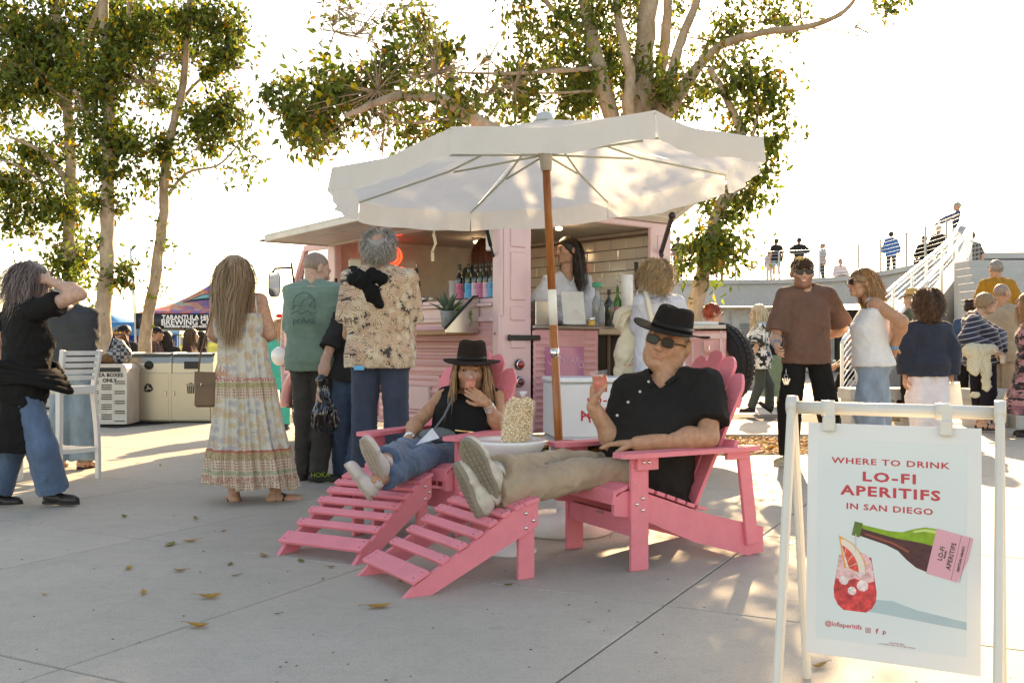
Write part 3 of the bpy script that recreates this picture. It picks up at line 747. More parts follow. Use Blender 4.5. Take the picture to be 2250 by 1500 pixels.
# ------------------------------------------------------------------ curved concrete terrace with its rail and stairs
WALLM = concrete('terrace_concrete', (.5, .5, .485)); STEEL = mat('brushed_steel', (.34, .35, .35), .45, .5, var=.05)
RAILP = mat('rail_paint', (.8, .81, .8), .3, .3, var=.03)
LEDGE = [P(1380, 612, 40), P(1480, 615, 38), P(1600, 618, 37.7), P(1720, 619, 37.4), P(1850, 616, 36), P(1930, 607, 33.6), P(2000, 594, 31), P(2060, 578, 28.7), P(2112, 560, 26.6)]
for p in LEDGE: p.z = 3.5
def spl(pts, n):
    out = []; N = len(pts)
    for k in range(n + 1):
        t = k / n * (N - 1); i = min(int(t), N - 2); f = t - i; p0 = pts[max(i - 1, 0)]; p1 = pts[i]; p2 = pts[i + 1]; p3 = pts[min(i + 2, N - 1)]
        out.append(.5 * ((2 * p1) + (p2 - p0) * f + (2 * p0 - 5 * p1 + 4 * p2 - p3) * f * f + (3 * p1 - p0 - 3 * p2 + p3) * f ** 3))
    return out
LP = spl(LEDGE, 60); Z = Vector((0, 0, 1))
te = thing('terrace', 'curved pale concrete terrace wall with louvred doors below its rim, behind the crowd', 'terrace', (8, 37, 0))
def band(pts, prof, name, m, parent, smooth=False):
    """sweep a profile [(outwards, dz)] along a plan curve"""
    b = MB(); N = len(pts); vs = []; K = len(prof)
    for i, p in enumerate(pts):
        d = (pts[min(i + 1, N - 1)] - pts[max(i - 1, 0)]); d.z = 0; d.normalize(); n = Vector((d.y, -d.x, 0))
        for o, z in prof: vs.append(Vector((p.x, p.y, 0)) + n * o + Z * (p.z + z))
    fs = [(i * K + k, (i + 1) * K + k, (i + 1) * K + (k + 1) % K, i * K + (k + 1) % K) for i in range(N - 1) for k in range(K)]
    fs += [tuple(range(K)), tuple((N - 1) * K + k for k in range(K))[::-1]]
    b.add(vs, fs, smooth); return b.build(name, m, parent)
band(LP, [(0, -.98), (0, -.16), (-.35, -.16), (-.35, -.98)], 'fascia', WALLM, te)
band(LP, [(.12, -.16), (.12, 0), (-9, 0), (-9, -.16)], 'rim', WALLM, te)
wb = MB()
def wallq(x0, x1, z0, z1, y0=38.9, m=wb): m.box(((x0 + x1) / 2, y0 + .3, (z0 + z1) / 2), (x1 - x0, .6, z1 - z0))
wallq(4, 12.6, 0, 2.52); wb.build('back_wall', mat('terrace_panel', (.55, .56, .55), .6, bs=.1), te)
# doors with louvres
DP = mat('door_grey', (.5, .52, .53), .5)
for x0 in (7.0, 8.55, 10.1):
    d = MB(); d.box((x0 + .75, 38.86, 1.2), (1.44, .06, 2.36), bevel=.01); dr = d.build('door', DP, te)
    l = MB()
    for k in range(11): l.box((x0 + .75, 38.80, 1.0 + k * .085), (.85, .05, .035), Matrix.Identity(4))
    l.build('louvre', mat('louvre_dark', (.16, .17, .18), .6), dr)
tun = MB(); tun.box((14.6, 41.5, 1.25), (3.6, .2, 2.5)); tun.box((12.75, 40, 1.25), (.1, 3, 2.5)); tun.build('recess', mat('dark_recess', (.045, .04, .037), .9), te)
lw = MB(); lw.box((17.2, 38.8, 1.2), (1.8, .4, 2.5)); lw.build('pier', WALLM, te)
# flat slab edge closing the terrace to the right of the stairs
# rail: posts, top rail, wires
def rail(pts, name, label, cat, parent_loc, h=1.05, posts=9, wires=8, rr=.022, wr=.006, pm=STEEL, endpost=True):
    t = thing(name, label, cat, parent_loc); N = len(pts) - 1
    b = MB(); b.tube([p + Z * h for p in pts], rr, 8); b.build('handrail', pm, t)
    for k in range(posts + 1):
        p = pts[round(k * N / posts)]; q = MB(); q.box(p + Z * (h / 2 - .03), (.05, .05, h + .04)); q.build('post', pm, t)
    for w in range(wires):
        q = MB(); q.tube([p + Z * (h * (w + .8) / (wires + .6)) for p in pts], wr, 5); q.build('wire', RAILP, t)
    return t
rail([p + Z * 0 for p in LP], 'terrace_rail', 'long steel rail with thin wires round the terrace rim', 'railing', (8, 37, 3.5), posts=11)
# curved stair coming down in front of it
SL = spl([Vector(P(2114, 560, 26.6)), P(2104, 618, 25), P(2072, 668, 23.2), P(2020, 706, 21.5), P(1960, 738, 19.8), P(1900, 762, 18.2), P(1850, 790, 17)], 44)
SR = spl([P(2130, 590, 25.2), P(2134, 640, 23.6), P(2120, 700, 21.8), P(2086, 755, 20), P(2040, 800, 18.3), P(1990, 838, 16.9), P(1940, 860, 15.8)], 44)
for L in (SL, SR):
    z0 = 3.5
    for i, p in enumerate(L): p.z = 3.5 * (1 - i / (len(L) - 1)) ** 1.05
st = thing('curved_stair', 'curved concrete stair sweeping down between two white rails behind the curly haired woman', 'stairs', (8, 20, 0))
for i in range(44):
    a, b2, c2, d2 = SL[i], SR[i], SR[i + 1], SL[i + 1]; q = MB(); zt = a.z; vs = []
    for zz in (0, zt):
        for p in (a, b2, c2, d2): vs.append((p.x, p.y, zz if zz == 0 else zt))
    q.add(vs, [(3, 2, 1, 0), (4, 5, 6, 7), (0, 1, 5, 4), (1, 2, 6, 5), (2, 3, 7, 6), (3, 0, 4, 7)]); q.build('step', WALLM, st)
# parapet cheeks
band([p.copy() for p in SR], [(-.02, -3.6), (-.02, .55), (.3, .55), (.3, -3.6)], 'cheek_wall', WALLM, st)
band([p.copy() for p in SL], [(.0, -3.6), (.0, .06), (-.25, .06), (-.25, -3.6)], 'cheek_wall', WALLM, st)
rail(SL, 'stair_rail', 'inner white rail of the curved stair, many parallel wires sweeping down', 'railing', (8, 21, 0), h=1.08, posts=9, wires=9, rr=.035, wr=.012, pm=RAILP)
rail([p + Z * .5 for p in SR], 'stair_rail', 'outer white rail of the curved stair, right of the wires', 'railing', (9, 19, 0), h=.67, posts=7, wires=1, rr=.04, pm=RAILP)
# straight flight at the right edge
fl = thing('straight_stair', 'broad flight of pale concrete steps rising at the right edge', 'stairs', (9, 13, 0))
for i in range(17):
    y = 12.7 + i * .31; q = MB(); x0 = 6.25 + .29 * i * .40; q.box((x0 + 4, y + .3, .074 + i * .075), (8, .6, .148 + i * .15), bevel=.008); q.build('step', WALLM, fl)
q = MB(); q.prism([(8.15, 17.7), (17, 17.7), (24, 32), (15.0, 32)], 0, 2.54); q.build('landing', WALLM, fl)
hb = MB(); hb.tube([Vector((6.55, 13.0, .55)), Vector((7.9, 14.6, 1.25)), Vector((10, 17, 2.4))], .03, 8); hb.tube([Vector((6.6, 13.05, .15)), Vector((6.6, 13.05, .6))], .03, 8); hb.build('handrail', STEEL, fl)
# benches
for (x, y, w, lab) in ((4.75, 12.9, .9, 'low pale concrete bench behind the woman in the white tank top'), (6.15, 12.7, .7, 'low pale concrete bench beside the woman in the striped jumper')):
    bt = thing('bench', lab, 'bench', (x, y, 0)); q = MB(); q.box((x, y, .42), (w, .5, .14), bevel=.01); q.build('seat', WALLM, bt)
    for s in (-1, 1): q = MB(); q.box((x + s * (w / 2 - .1), y, .175), (.14, .4, .35)); q.build('leg', WALLM, bt)

# ------------------------------------------------------------------ left background: slope, canopies, mast
sl = MB(); GR = mat('sunlit_grass', (.34, .36, .03), .9, var=.3, vs=2, bs=.6, bscale=30, bdist=.05)
sl.add([(-30, 40, -.01), (-5, 40, -.01), (-5, 47, 1.9), (-11, 47, 1.9), (-30, 46, .4)], [(0, 1, 2, 3, 4)]); sl.add([(-30, 46, .4), (-11, 47, 1.9), (-5, 47, 1.9), (-5, 60, 2), (-30, 60, .4)], [(0, 1, 2, 3, 4)]); sl.build('grass_slope', GR, kind='structure')
rp = MB(); rp.bar((-19.5, 44.2, .75), (-6.0, 44.2, 2.05), .5, .35); rp.build('ramp_wall', WALLM, label='pale concrete ramp edge climbing the grass slope behind the brewery tent', cat='ramp')
sea = MB(); sea.add([(-400, 62, .02), (-2, 62, .02), (-2, 500, .02), (-400, 500, .02)], [(0, 1, 2, 3)]); sea.build('water', mat('bay_water', (.1, .16, .2), .12, bs=.3, bscale=3, bdist=.1), kind='structure')
def tent(name, label, c, w, d, z0, zh, zp, mroof, mval, leg_m, txt=None, rz=0):
    t = thing(name, label, 'canopy tent', (c[0], c[1], 0)); x0, x1, y0, y1 = c[0] - w / 2, c[0] + w / 2, c[1] - d / 2, c[1] + d / 2
    ap = Vector((c[0], c[1], zp)); q = MB(); cs = [Vector((x0, y0, z0 + zh)), Vector((x1, y0, z0 + zh)), Vector((x1, y1, z0 + zh)), Vector((x0, y1, z0 + zh))]
    def sag(a, b2, u, v): p = a.lerp(b2, u).lerp(ap, v); p.z -= .16 * math.sin(math.pi * v) * (1 if zp - z0 > .6 else .3); return p
    for i in range(4): a, b2 = cs[i], cs[(i + 1) % 4]; q.grid(lambda u, v: sag(a, b2, u, v * .999), 14, 10)
    q.build('roof', mroof, t, thick=.01)
    for i in range(4):
        a, b2 = cs[i], cs[(i + 1) % 4]; v = MB(); v.grid(lambda u, w2: a.lerp(b2, u) - Z * zh * w2 + Vector((0, -.01 * math.sin(u * 20) * w2, 0)), 20, 3); v.build('valance', mval, t, thick=.008)
    for x in (x0, x1):
        for y in (y0, y1): l = MB(); l.bar((x, y, 0), (x, y, z0 + zh), .045, .045, (0, 1, 0)); l.build('leg', leg_m, t)
    f = MB()
    for i in range(4): f.tube([cs[i] - Z * .3, ap - Z * .25], .02, 6)
    f.build('roof_frame', leg_m, t); return t
m_r, nt, b = base('tie_dye_roof'); geo = nd(nt, 'ShaderNodeNewGeometry'); nv = nd(nt, 'ShaderNodeTexNoise'); nv.inputs['Scale'].default_value = .9; nv.inputs['Distortion'].default_value = 2.5; nv.inputs['Detail'].default_value = 3
nt.links.new(geo.outputs['Position'], nv.inputs['Vector']); cr = nd(nt, 'ShaderNodeValToRGB'); e = cr.color_ramp
for p_, c_ in ((.3, (.1, .2, .4)), (.42, (.22, .1, .3)), (.5, (.6, .14, .06)), (.58, (.6, .28, .15)), (.66, (.12, .35, .3)), (.75, (.4, .15, .45))):
    x = e.elements.new(p_); x.color = (*c_, 1)
e.elements.remove(e.elements[0]); e.elements.remove(e.elements[-1]); nt.links.new(nv.outputs['Fac'], cr.inputs[0]); nt.links.new(cr.outputs[0], b.inputs['Base Color']); b.inputs['Roughness'].default_value = .6
BLK = mat('black_vinyl', (.012, .012, .013), .5)
WHT = mat('white_print', (.8, .8, .8), .5)
T1 = tent('brewery_tent', 'tie dye tent roof with a black brewery valance, behind the steel bins', (-8.1, 27.9), 3.4, 4.0, 1.46, .4, 2.95, m_r, BLK, STEEL)
for s_, px, py, sz, sxx in (('TARANTULA HILL', 412, 697.5, .165, 1.0), ('BREWING CO', 411, 708.5, .215, 1.0), ('THOUSAND OAKS - SAN MARCOS', 412, 717.5, .075, 1.05)):
    text(s_, sz, frame(P(px, py, 25.86), (1, 0, 0), (0, 0, 1)), WHT, T1, bold=.004, sx=sxx, ext=.002)
em = MB(); EO = P(452, 660, 26.6)     # angular mark on the roof panel
em_pts = [(-.62, -.16), (-.18, .2), (.35, .34), (.12, .02), (.5, -.14), (-.1, -.1)]
sn = (P(490, 615, 27.9) - P(490, 690, 25.9)).normalized()
em.prism([(u * .85, v * 1.0) for u, v in em_pts], .03, .05, frame(EO + Vector((0, -.1, .02)), (1, 0, .1), sn)); em.build('emblem', BLK, T1)
em = MB(); em.prism([(u * .5 + .02, v * .5 + .01) for u, v in em_pts], .055, .07, frame(EO + Vector((0, -.1, .02)), (1, 0, .1), sn)); em.build('emblem', mat('teal_print', (.15, .4, .38), .6), T1)
lt = thing('string_lights', 'string of warm bulbs hanging under the brewery tent edge', 'string lights', (-7.35, 26, 1.4))
wp = [Vector((-9.7 + i * .09, 26.1, 1.40 - .1 * abs(math.sin(i * .45)))) for i in range(38)]; q = MB(); q.tube(wp, .008, 4); q.build('cord', BLK, lt)
BULB = mat('warm_bulb', (1, .7, .3), .3, emit=((1, .6, .2), 2.5))
for i in range(2, 38, 5): q = MB(); q.ball(wp[i] - Z * .05, .035, 8, 6); q.build('bulb', BULB, lt)
BLU = mat('blue_canopy', (.05, .32, .62), .6, thin=.4); T2 = tent('blue_tent', 'pale blue canopy tent seen between the tree trunks', (-12.6, 31), 3.4, 3.2, 1.35, .35, 2.05, BLU, BLU, STEEL)
q = MB(); q.grid(lambda u, v: Vector((-14.2 + 3.3 * u, 32.4, .1 + 1.25 * v)), 4, 3); q.build('side_panel', mat('blue_dark', (.03, .14, .45), .6), T2, thick=.01)
mt = thing('sailboat_mast', 'tall thin white sailboat mast with a slanting stay', 'mast', (P(300, 757, 62).x, 62, 0))
q = MB(); q.tube([P(303, 770, 62), P(287, 545, 62)], [.16, .1], 8); q.build('pole', RAILP, mt)
q = MB(); q.tube([P(318, 690, 62), P(288, 552, 62)], .03, 5); q.build('stay', STEEL, mt)
q = MB(); q.bar(P(285, 547, 62), P(296, 547, 62), .06, .06); q.build('spreader', STEEL, mt)

# ------------------------------------------------------------------ trees
BARK = None
m, nt, b = base('smooth_bark'); geo = nd(nt, 'ShaderNodeNewGeometry'); v = scaled(nt, geo.outputs['Position'], (1, 1, .5)); n1 = noise(nt, v, 7, 6, .7); n2 = noise(nt, v, 45, 4)
c = hexmix(nt, ramp(nt, n1, .35, .65), (.3, .215, .14), (.5, .4, .3)); c = hexmix(nt, mathn(nt, 'MULTIPLY', ramp(nt, n2, .6, .72), .7), c, (.12, .075, .045)); nt.links.new(c, b.inputs['Base Color']); b.inputs['Roughness'].default_value = .85
bump(nt, b, mathn(nt, 'ADD', n1, mathn(nt, 'MULTIPLY', n2, .4)), .7, .03); BARK = m
LEAF = mat('ficus_leaf', (.14, .185, .03), .38, var=.25, vs=30, attr=True, thin=.55, spec=.5)
def limb(b, pts, r0, r1, seg=9):
    pts = spl([Vector(p) for p in pts], max(6, len(pts) * 4)); n = len(pts)
    g2 = random.Random(int(r0 * 1e5) + n); f = (r0 ** .8)
    b.tube([p + Vector((g2.uniform(-1, 1), g2.uniform(-1, 1), 0)) * .12 * r0 for p in pts], [(r0 + (r1 - r0) * (i / (n - 1)) ** .8) * (1 + .07 * g2.uniform(-1, 1)) for i in range(n)], seg, smooth=True); return pts
LEAFK = .82
def leaves(cl, seed, size=(.075, .14), droop=.5, deep=0):
    """cl: list of (centre, radii, count); returns builder of folded leaves"""
    g2 = np.random.RandomState(seed); V = []; T = []
    for c, r, n in cl:
        n = int(n * LEAFK); k = max(3, n // 34); cc = g2.normal(size=(k, 3)); cc /= np.linalg.norm(cc, axis=1)[:, None]; cc *= (g2.rand(k, 1) ** .5) * (.75 + .5 * g2.rand(k, 1))
        cc = np.array(c) + cc * np.array(r); sel = g2.randint(k, size=n); spr = g2.uniform(.05, .15, size=(k, 1)); p = cc[sel] + g2.normal(size=(n, 3)) * spr[sel] * np.array([1, 1, 1.15])
        d = g2.normal(size=(n, 3)); d[:, 2] -= droop * 1.6; d /= np.linalg.norm(d, axis=1)[:, None]; s = np.cross(d, g2.normal(size=(n, 3))); s /= np.linalg.norm(s, axis=1)[:, None]; nn = np.cross(d, s)
        L = g2.uniform(*size, size=(n, 1)); w = L * .24
        q = np.stack([p, p + d * L * .35 + s * w + nn * L * .06, p + d * L - nn * L * .1, p + d * L * .35 - s * w + nn * L * .06, ], 1); V.append(q)
        t = np.array([.8, .85, .8])[None] * (1 + .35 * g2.normal(size=(n, 1))); yel = g2.rand(n) < .11; t[yel] *= (3.0, 1.7, .7); br = g2.rand(n) < .03; t[br] *= (3.0, 1.1, .8); t = np.clip(t, .15, 4); T.append(np.repeat(t, 4, 0))
    V = np.concatenate(V); n = len(V); V = V.reshape(-1, 3); T = np.concatenate(T); b4 = np.arange(n) * 4
    Q = np.concatenate([np.stack([b4, b4 + 1, b4 + 2], 1), np.stack([b4, b4 + 2, b4 + 3], 1)]); return V, Q, T
def leafmass(name, parts, root, kind='stuff'):
    o = mesh_obj(name, parts, LEAF, root); o['kind'] = kind; o.data.polygons.foreach_set('use_smooth', np.zeros(len(o.data.polygons), dtype=bool)); return o
DEEP = 0
def pc(px, py, Y, rx, ry, n, ry3=None):
    Y = Y + DEEP * .5; return (tuple(P(px, py, Y)), (rx / F * Y, (ry3 or (rx + ry) / 2 / F * Y) + DEEP, ry / F * Y), n)
def twigs(b, c, n, L, seed, spread=1.0, up=.3):
    g2 = random.Random(seed)
    for _ in range(n):
        d = Vector((g2.gauss(0, 1), g2.gauss(0, .6), g2.gauss(up, .8))).normalized() * L * g2.uniform(.5, 1); p = Vector(c)
        k = Vector((g2.gauss(0, .3), g2.gauss(0, .3), g2.gauss(0, .3))) * L
        b.tube([p, p + d * .5 + k * .4, p + d + k], [.008, .005, .0025], 4, caps=False)
# left group: three trunks
def trunk_tree(label, limbs, crown, seed, tw=()):
    base_p = limbs[0][0][0]; t = thing('tree', label, 'tree', (base_p[0], base_p[1], 0), 'ficus trees round the plaza')
    for i, (pts, r0, r1) in enumerate(limbs):
        q = MB(); limb(q, pts, r0, r1, 12 if i == 0 else 8); q.build('trunk' if i == 0 else 'limb', BARK, t)
    q = MB(); g2 = random.Random(seed)
    for c, n, L in tw: twigs(q, c, n, L, seed + n)
    for c, r, n in crown[:40]: twigs(q, c, 12, max(r) * .6, g2.randint(0, 9999))
    q.build('twigs', BARK, t, kind='stuff')
    leafmass('foliage', [leaves(crown, seed)], t); return t
Y1 = 15.2
trunk_tree('leftmost tree of the left group, dense dark crown reaching the top left corner', [
    ([P(160, 790, Y1), P(152, 560, Y1), P(156, 400, Y1), P(150, 250, Y1), P(125, 60, Y1), P(110, -120, Y1)], .11, .06),
    ([P(160, 420, Y1), P(100, 340, Y1 - .3), P(20, 300, Y1 - .5)], .05, .02), ([P(150, 250, Y1), P(60, 120, Y1), P(-20, 30, Y1 - .5)], .06, .03), ([P(140, 180, Y1), P(200, 60, Y1), P(240, -60, Y1)], .05, .03),
    ([P(-30, 348, Y1 - .5), P(30, 360, Y1 - .5), P(95, 398, Y1 - .3)], .02, .008)],
    [pc(330, 70, Y1 + 1, 90, 80, 1368), pc(200, 60, Y1 + 1, 110, 90, 1584), pc(320, 190, Y1 + 1, 60, 60, 504), pc(420, 120, Y1 + .8, 60, 60, 504), pc(60, 60, Y1, 130, 110, 3744), pc(40, 190, Y1, 110, 70, 1872), pc(150, 150, Y1, 80, 70, 936), pc(250, 35, Y1 + .6, 90, 45, 864), pc(15, 265, Y1, 40, 26, 170), pc(110, 335, Y1, 55, 35, 576), pc(50, 400, Y1, 62, 40, 792), pc(150, 440, Y1, 70, 60, 1080),
     pc(60, 460, Y1, 55, 40, 648), pc(30, 500, Y1, 45, 18, 153), pc(120, 540, Y1, 60, 38, 576), pc(160, 600, Y1, 45, 26, 382), pc(60, 330, Y1, 40, 25, 238), pc(-60, 250, Y1, 90, 250, 2160), pc(60, -150, Y1, 240, 130, 3024), pc(75, 150, Y1 - .6, 90, 110, 1008), pc(105, 590, Y1, 20, 20, 51)], 21, [(P(90, 400, Y1), 30, .8)])
Y2 = 14.3
trunk_tree('middle tree of the left group, thickest pale trunk rising behind the pizza box bin', [
    ([P(230, 800, Y2), P(228, 700, Y2), P(234, 560, Y2), P(237, 430, Y2), P(240, 300, Y2), P(243, 190, Y2), P(230, 60, Y2), P(225, -100, Y2)], .125, .06),
    ([P(236, 400, Y2), P(224, 300, Y2), P(190, 240, Y2), P(165, 200, Y2 - .3)], .05, .025), ([P(242, 310, Y2), P(252, 220, Y2 + .3), P(275, 110, Y2 + .3), P(290, -50, Y2)], .055, .03), ([P(238, 400, Y2), P(270, 385, Y2), P(300, 390, Y2 - .4)], .02, .008), ([P(232, 470, Y2), P(215, 440, Y2), P(180, 425, Y2)], .02, .01)],
    [pc(240, 150, Y2, 90, 55, 1368), pc(280, 75, Y2, 80, 60, 1152), pc(230, 215, Y2, 60, 35, 504), pc(275, 310, Y2, 62, 45, 936), pc(210, 350, Y2, 45, 35, 425), pc(185, 280, Y2, 50, 50, 425), pc(235, 380, Y2, 50, 30, 297), pc(260, 455, Y2, 28, 26, 127), pc(215, 450, Y2, 30, 40, 221), pc(200, 540, Y2, 30, 30, 119), pc(265, 595, Y2, 38, 26, 280), pc(190, 590, Y2, 26, 22, 110),
     pc(215, 675, Y2, 12, 8, 18), pc(270, -120, Y2, 160, 100, 2016), pc(170, 200, Y2 + .5, 60, 50, 510)], 22, [(P(310, 180, Y2), 26, .7), (P(180, 240, Y2), 20, .7)])
Y3 = 14.9
trunk_tree('rightmost tree of the left group, slender leaning trunk with an arching side branch', [
    ([P(316, 790, Y3), P(322, 720, Y3), P(340, 620, Y3), P(358, 480, Y3), P(364, 370, Y3), P(385, 260, Y3), P(402, 180, Y3), P(412, 80, Y3), P(425, -80, Y3)], .105, .04),
    ([P(372, 425, Y3), P(392, 398, Y3), P(420, 376, Y3), P(475, 365, Y3), P(510, 335, Y3), P(532, 305, Y3)], .03, .01), ([P(385, 255, Y3), P(415, 200, Y3 + .3), P(470, 150, Y3 + .3)], .04, .015), ([P(375, 290, Y3), P(330, 310, Y3), P(290, 350, Y3)], .03, .01), ([P(376, 486, Y3), P(408, 460, Y3), P(420, 420, Y3)], .006, .003), ([P(505, 350, Y3), P(530, 388, Y3), P(545, 396, Y3)], .008, .004)],
    [pc(470, 60, Y3, 75, 60, 1368), pc(400, 30, Y3, 60, 50, 504), pc(505, 110, Y3, 45, 45, 510), pc(470, 150, Y3, 50, 25, 297), pc(345, 100, Y3, 45, 60, 272), pc(430, 270, Y3, 80, 42, 1080), pc(500, 215, Y3, 38, 26, 340), pc(350, 215, Y3, 38, 28, 221), pc(510, 265, Y3, 32, 28, 221), pc(365, 320, Y3, 45, 32, 510), pc(430, 330, Y3, 50, 18, 221), pc(330, 395, Y3, 28, 22, 144), pc(385, 385, Y3, 22, 16, 59),
     pc(545, 310, Y3, 30, 30, 127), pc(555, 345, Y3, 20, 14, 42), pc(510, 370, Y3, 18, 12, 34), pc(545, 385, Y3, 18, 12, 51), pc(478, 392, Y3, 8, 6, 8), pc(362, 540, Y3, 22, 14, 51), pc(352, 495, Y3, 18, 10, 28), pc(350, 555, Y3, 10, 8, 10), pc(350, 640, Y3, 18, 16, 30), pc(330, 655, Y3, 8, 8, 10), pc(590, 262, Y3, 4, 3, 2), pc(450, -110, Y3, 130, 90, 1152)], 23, [(P(340, 130, Y3), 34, .8), (P(520, 150, Y3), 10, .5), (P(535, 250, Y3), 12, .5)])
# big multi-stemmed tree behind the truck
Y4 = 13.4; DEEP = 1.3
trunk_tree('large many stemmed tree behind the truck, crown spreading over the parasol', [
    ([P(1420, 800, Y4), P(1410, 500, Y4), P(1400, 330, Y4), P(1408, 220, Y4), P(1418, 110, Y4), P(1428, -60, Y4)], .2, .12),
    ([P(1410, 400, Y4), P(1335, 230, Y4 - .3), P(1312, 130, Y4 - .3), P(1290, 40, Y4), P(1275, -60, Y4)], .13, .07), ([P(1400, 330, Y4), P(1380, 240, Y4 - .5), P(1385, 170, Y4 - .5), P(1362, 60, Y4 - .5), P(1350, -40, Y4)], .1, .05),
    ([P(1420, 330, Y4), P(1445, 200, Y4 + .2), P(1460, 100, Y4 + .2), P(1470, -50, Y4)], .1, .06), ([P(1430, 330, Y4), P(1475, 160, Y4), P(1500, 80, Y4), P(1548, -40, Y4)], .09, .05), ([P(1440, 300, Y4), P(1500, 190, Y4), P(1570, 110, Y4), P(1660, 75, Y4 - .4), P(1770, 60, Y4 - .6), P(1850, 30, Y4 - .8), P(1885, -15, Y4 - 1)], .085, .02),
    ([P(1470, 260, Y4), P(1530, 165, Y4), P(1560, 130, Y4)], .04, .02), ([P(1400, 380, Y4), P(1180, 330, Y4 - 1.4), P(1065, 275, Y4 - 2), P(975, 220, Y4 - 2.2), P(880, 212, Y4 - 2.4), P(820, 228, Y4 - 2.5), P(760, 255, Y4 - 2.6)], .12, .03),
    ([P(1320, 150, Y4 - .4), P(1240, 155, Y4 - 1), P(1120, 162, Y4 - 1.5), P(1005, 160, Y4 - 1.8)], .04, .012), ([P(1275, 60, Y4), P(1215, 20, Y4), P(1180, -20, Y4)], .05, .03), ([P(1060, 272, Y4 - 2), P(980, 262, Y4 - 2.3), P(880, 270, Y4 - 2.4), P(820, 230, Y4 - 2.5)], .02, .008), ([P(1300, 200, Y4 - .5), P(1180, 205, Y4 - 1), P(1110, 190, Y4 - 1.4)], .02, .008), ([P(1785, 63, Y4 - .7), P(1850, 70, Y4 - .7), P(1920, 90, Y4 - .8), P(1975, 115, Y4 - .8)], .012, .004)],
    [pc(690, 240, Y4 - 2.6, 55, 45, 1300), pc(665, 275, Y4 - 2.6, 38, 34, 500), pc(750, 195, Y4 - 2.6, 60, 35, 1000), pc(700, 310, Y4 - 2.6, 26, 22, 160), pc(840, 190, Y4 - 2.4, 60, 40, 620), pc(920, 90, Y4 - 2.2, 38, 45, 340), pc(880, 150, Y4 - 2.2, 50, 35, 380), pc(960, 140, Y4 - 2.2, 55, 35, 420), pc(1005, 250, Y4 - 2.2, 52, 38, 900), pc(900, 265, Y4 - 2.3, 70, 28, 420), pc(910, 305, Y4 - 2.3, 22, 14, 70), pc(840, 330, Y4 - 2.4, 24, 8, 26), pc(800, 240, Y4 - 2.5, 40, 25, 180),
     pc(1080, 200, Y4 - 1.5, 38, 28, 260), pc(1140, 160, Y4 - 1.2, 38, 34, 460), pc(1145, 220, Y4 - 1.4, 40, 34, 420), pc(1075, 130, Y4 - 1.6, 14, 8, 26), pc(1155, 55, Y4 - .8, 40, 45, 360), pc(1210, 80, Y4 - .6, 45, 50, 520), pc(1230, 150, Y4 - .5, 35, 30, 300), pc(1290, 190, Y4 - .6, 60, 50, 1300), pc(1255, 215, Y4 - .6, 40, 28, 340), pc(1300, 60, Y4 - .3, 45, 55, 700), pc(1340, 120, Y4 - .4, 40, 60, 700), pc(1400, 190, Y4 - .4, 50, 50, 500), pc(1380, 40, Y4 - .4, 50, 40, 300), pc(1470, 225, Y4 - .3, 55, 34, 800), pc(1510, 190, Y4 - .2, 30, 30, 260),
     pc(1560, 90, Y4, 60, 34, 420), pc(1620, 60, Y4 - .3, 55, 24, 280), pc(1690, 45, Y4 - .4, 55, 28, 380), pc(1760, 40, Y4 - .5, 34, 24, 150), pc(1590, 150, Y4 - .2, 38, 24, 180), pc(1950, 15, Y4 - 1, 34, 26, 200), pc(745, 20, Y4 - 2.5, 40, 45, 60), pc(735, 70, Y4 - 2.5, 16, 16, 26), pc(785, 75, Y4 - 2.5, 10, 6, 8), pc(905, 10, Y4 - 2.3, 32, 18, 60),
     pc(1420, -150, Y4, 330, 120, 9000), pc(1000, -180, Y4 - 1.5, 300, 110, 5200), pc(1750, -170, Y4 - 1, 200, 80, 1500), pc(620, -230, Y4 - 2, 180, 90, 2600)], 24, [(P(830, 200, Y4 - 2.4), 34, 1.0), (P(960, 160, Y4 - 2.2), 60, .8), (P(1130, 190, Y4 - 1.4), 26, .6), (P(760, 40, Y4 - 2.5), 14, .5), (P(1580, 150, Y4), 14, .6), (P(1880, 60, Y4 - .9), 8, .6)])
Y5 = 12.4; DEEP = .2
trunk_tree('leaning tree right of the truck, drooping leaves hanging over the parasol tip', [
    ([P(1518, 830, Y5), P(1528, 680, Y5), P(1548, 580, Y5), P(1570, 490, Y5), P(1588, 440, Y5), P(1640, 340, Y5), P(1600, 220, Y5), P(1560, 150, Y5)], .125, .035),
    ([P(1640, 350, Y5), P(1665, 240, Y5), P(1650, 170, Y5)], .03, .01), ([P(1580, 470, Y5), P(1620, 420, Y5), P(1660, 400, Y5)], .03, .01), ([P(1600, 160, Y5), P(1660, 130, Y5), P(1710, 160, Y5)], .014, .005)],
    [pc(1660, 230, Y5, 62, 60, 660), pc(1700, 190, Y5, 40, 40, 210), pc(1600, 200, Y5, 40, 42, 228), pc(1725, 260, Y5, 26, 34, 132), pc(1640, 160, Y5, 45, 26, 132), pc(1690, 310, Y5, 34, 30, 192), pc(1620, 300, Y5, 40, 30, 228), pc(1640, 420, Y5, 50, 40, 540), pc(1610, 480, Y5, 45, 30, 252), pc(1675, 380, Y5, 22, 40, 156), pc(1555, 440, Y5, 30, 20, 84), pc(1520, 555, Y5 - .4, 34, 36, 336), pc(1500, 590, Y5 - .4, 26, 20, 96), pc(1590, 560, Y5 - .3, 42, 34, 288), pc(1555, 520, Y5 - .3, 40, 24, 180), pc(1640, 550, Y5, 22, 26, 54), pc(1560, 590, Y5 - .3, 34, 16, 72), pc(1545, 610, Y5, 14, 10, 15), pc(1655, 590, Y5, 6, 14, 6)], 25, [(P(1650, 180, Y5), 30, .6), (P(1540, 500, Y5), 12, .4)])
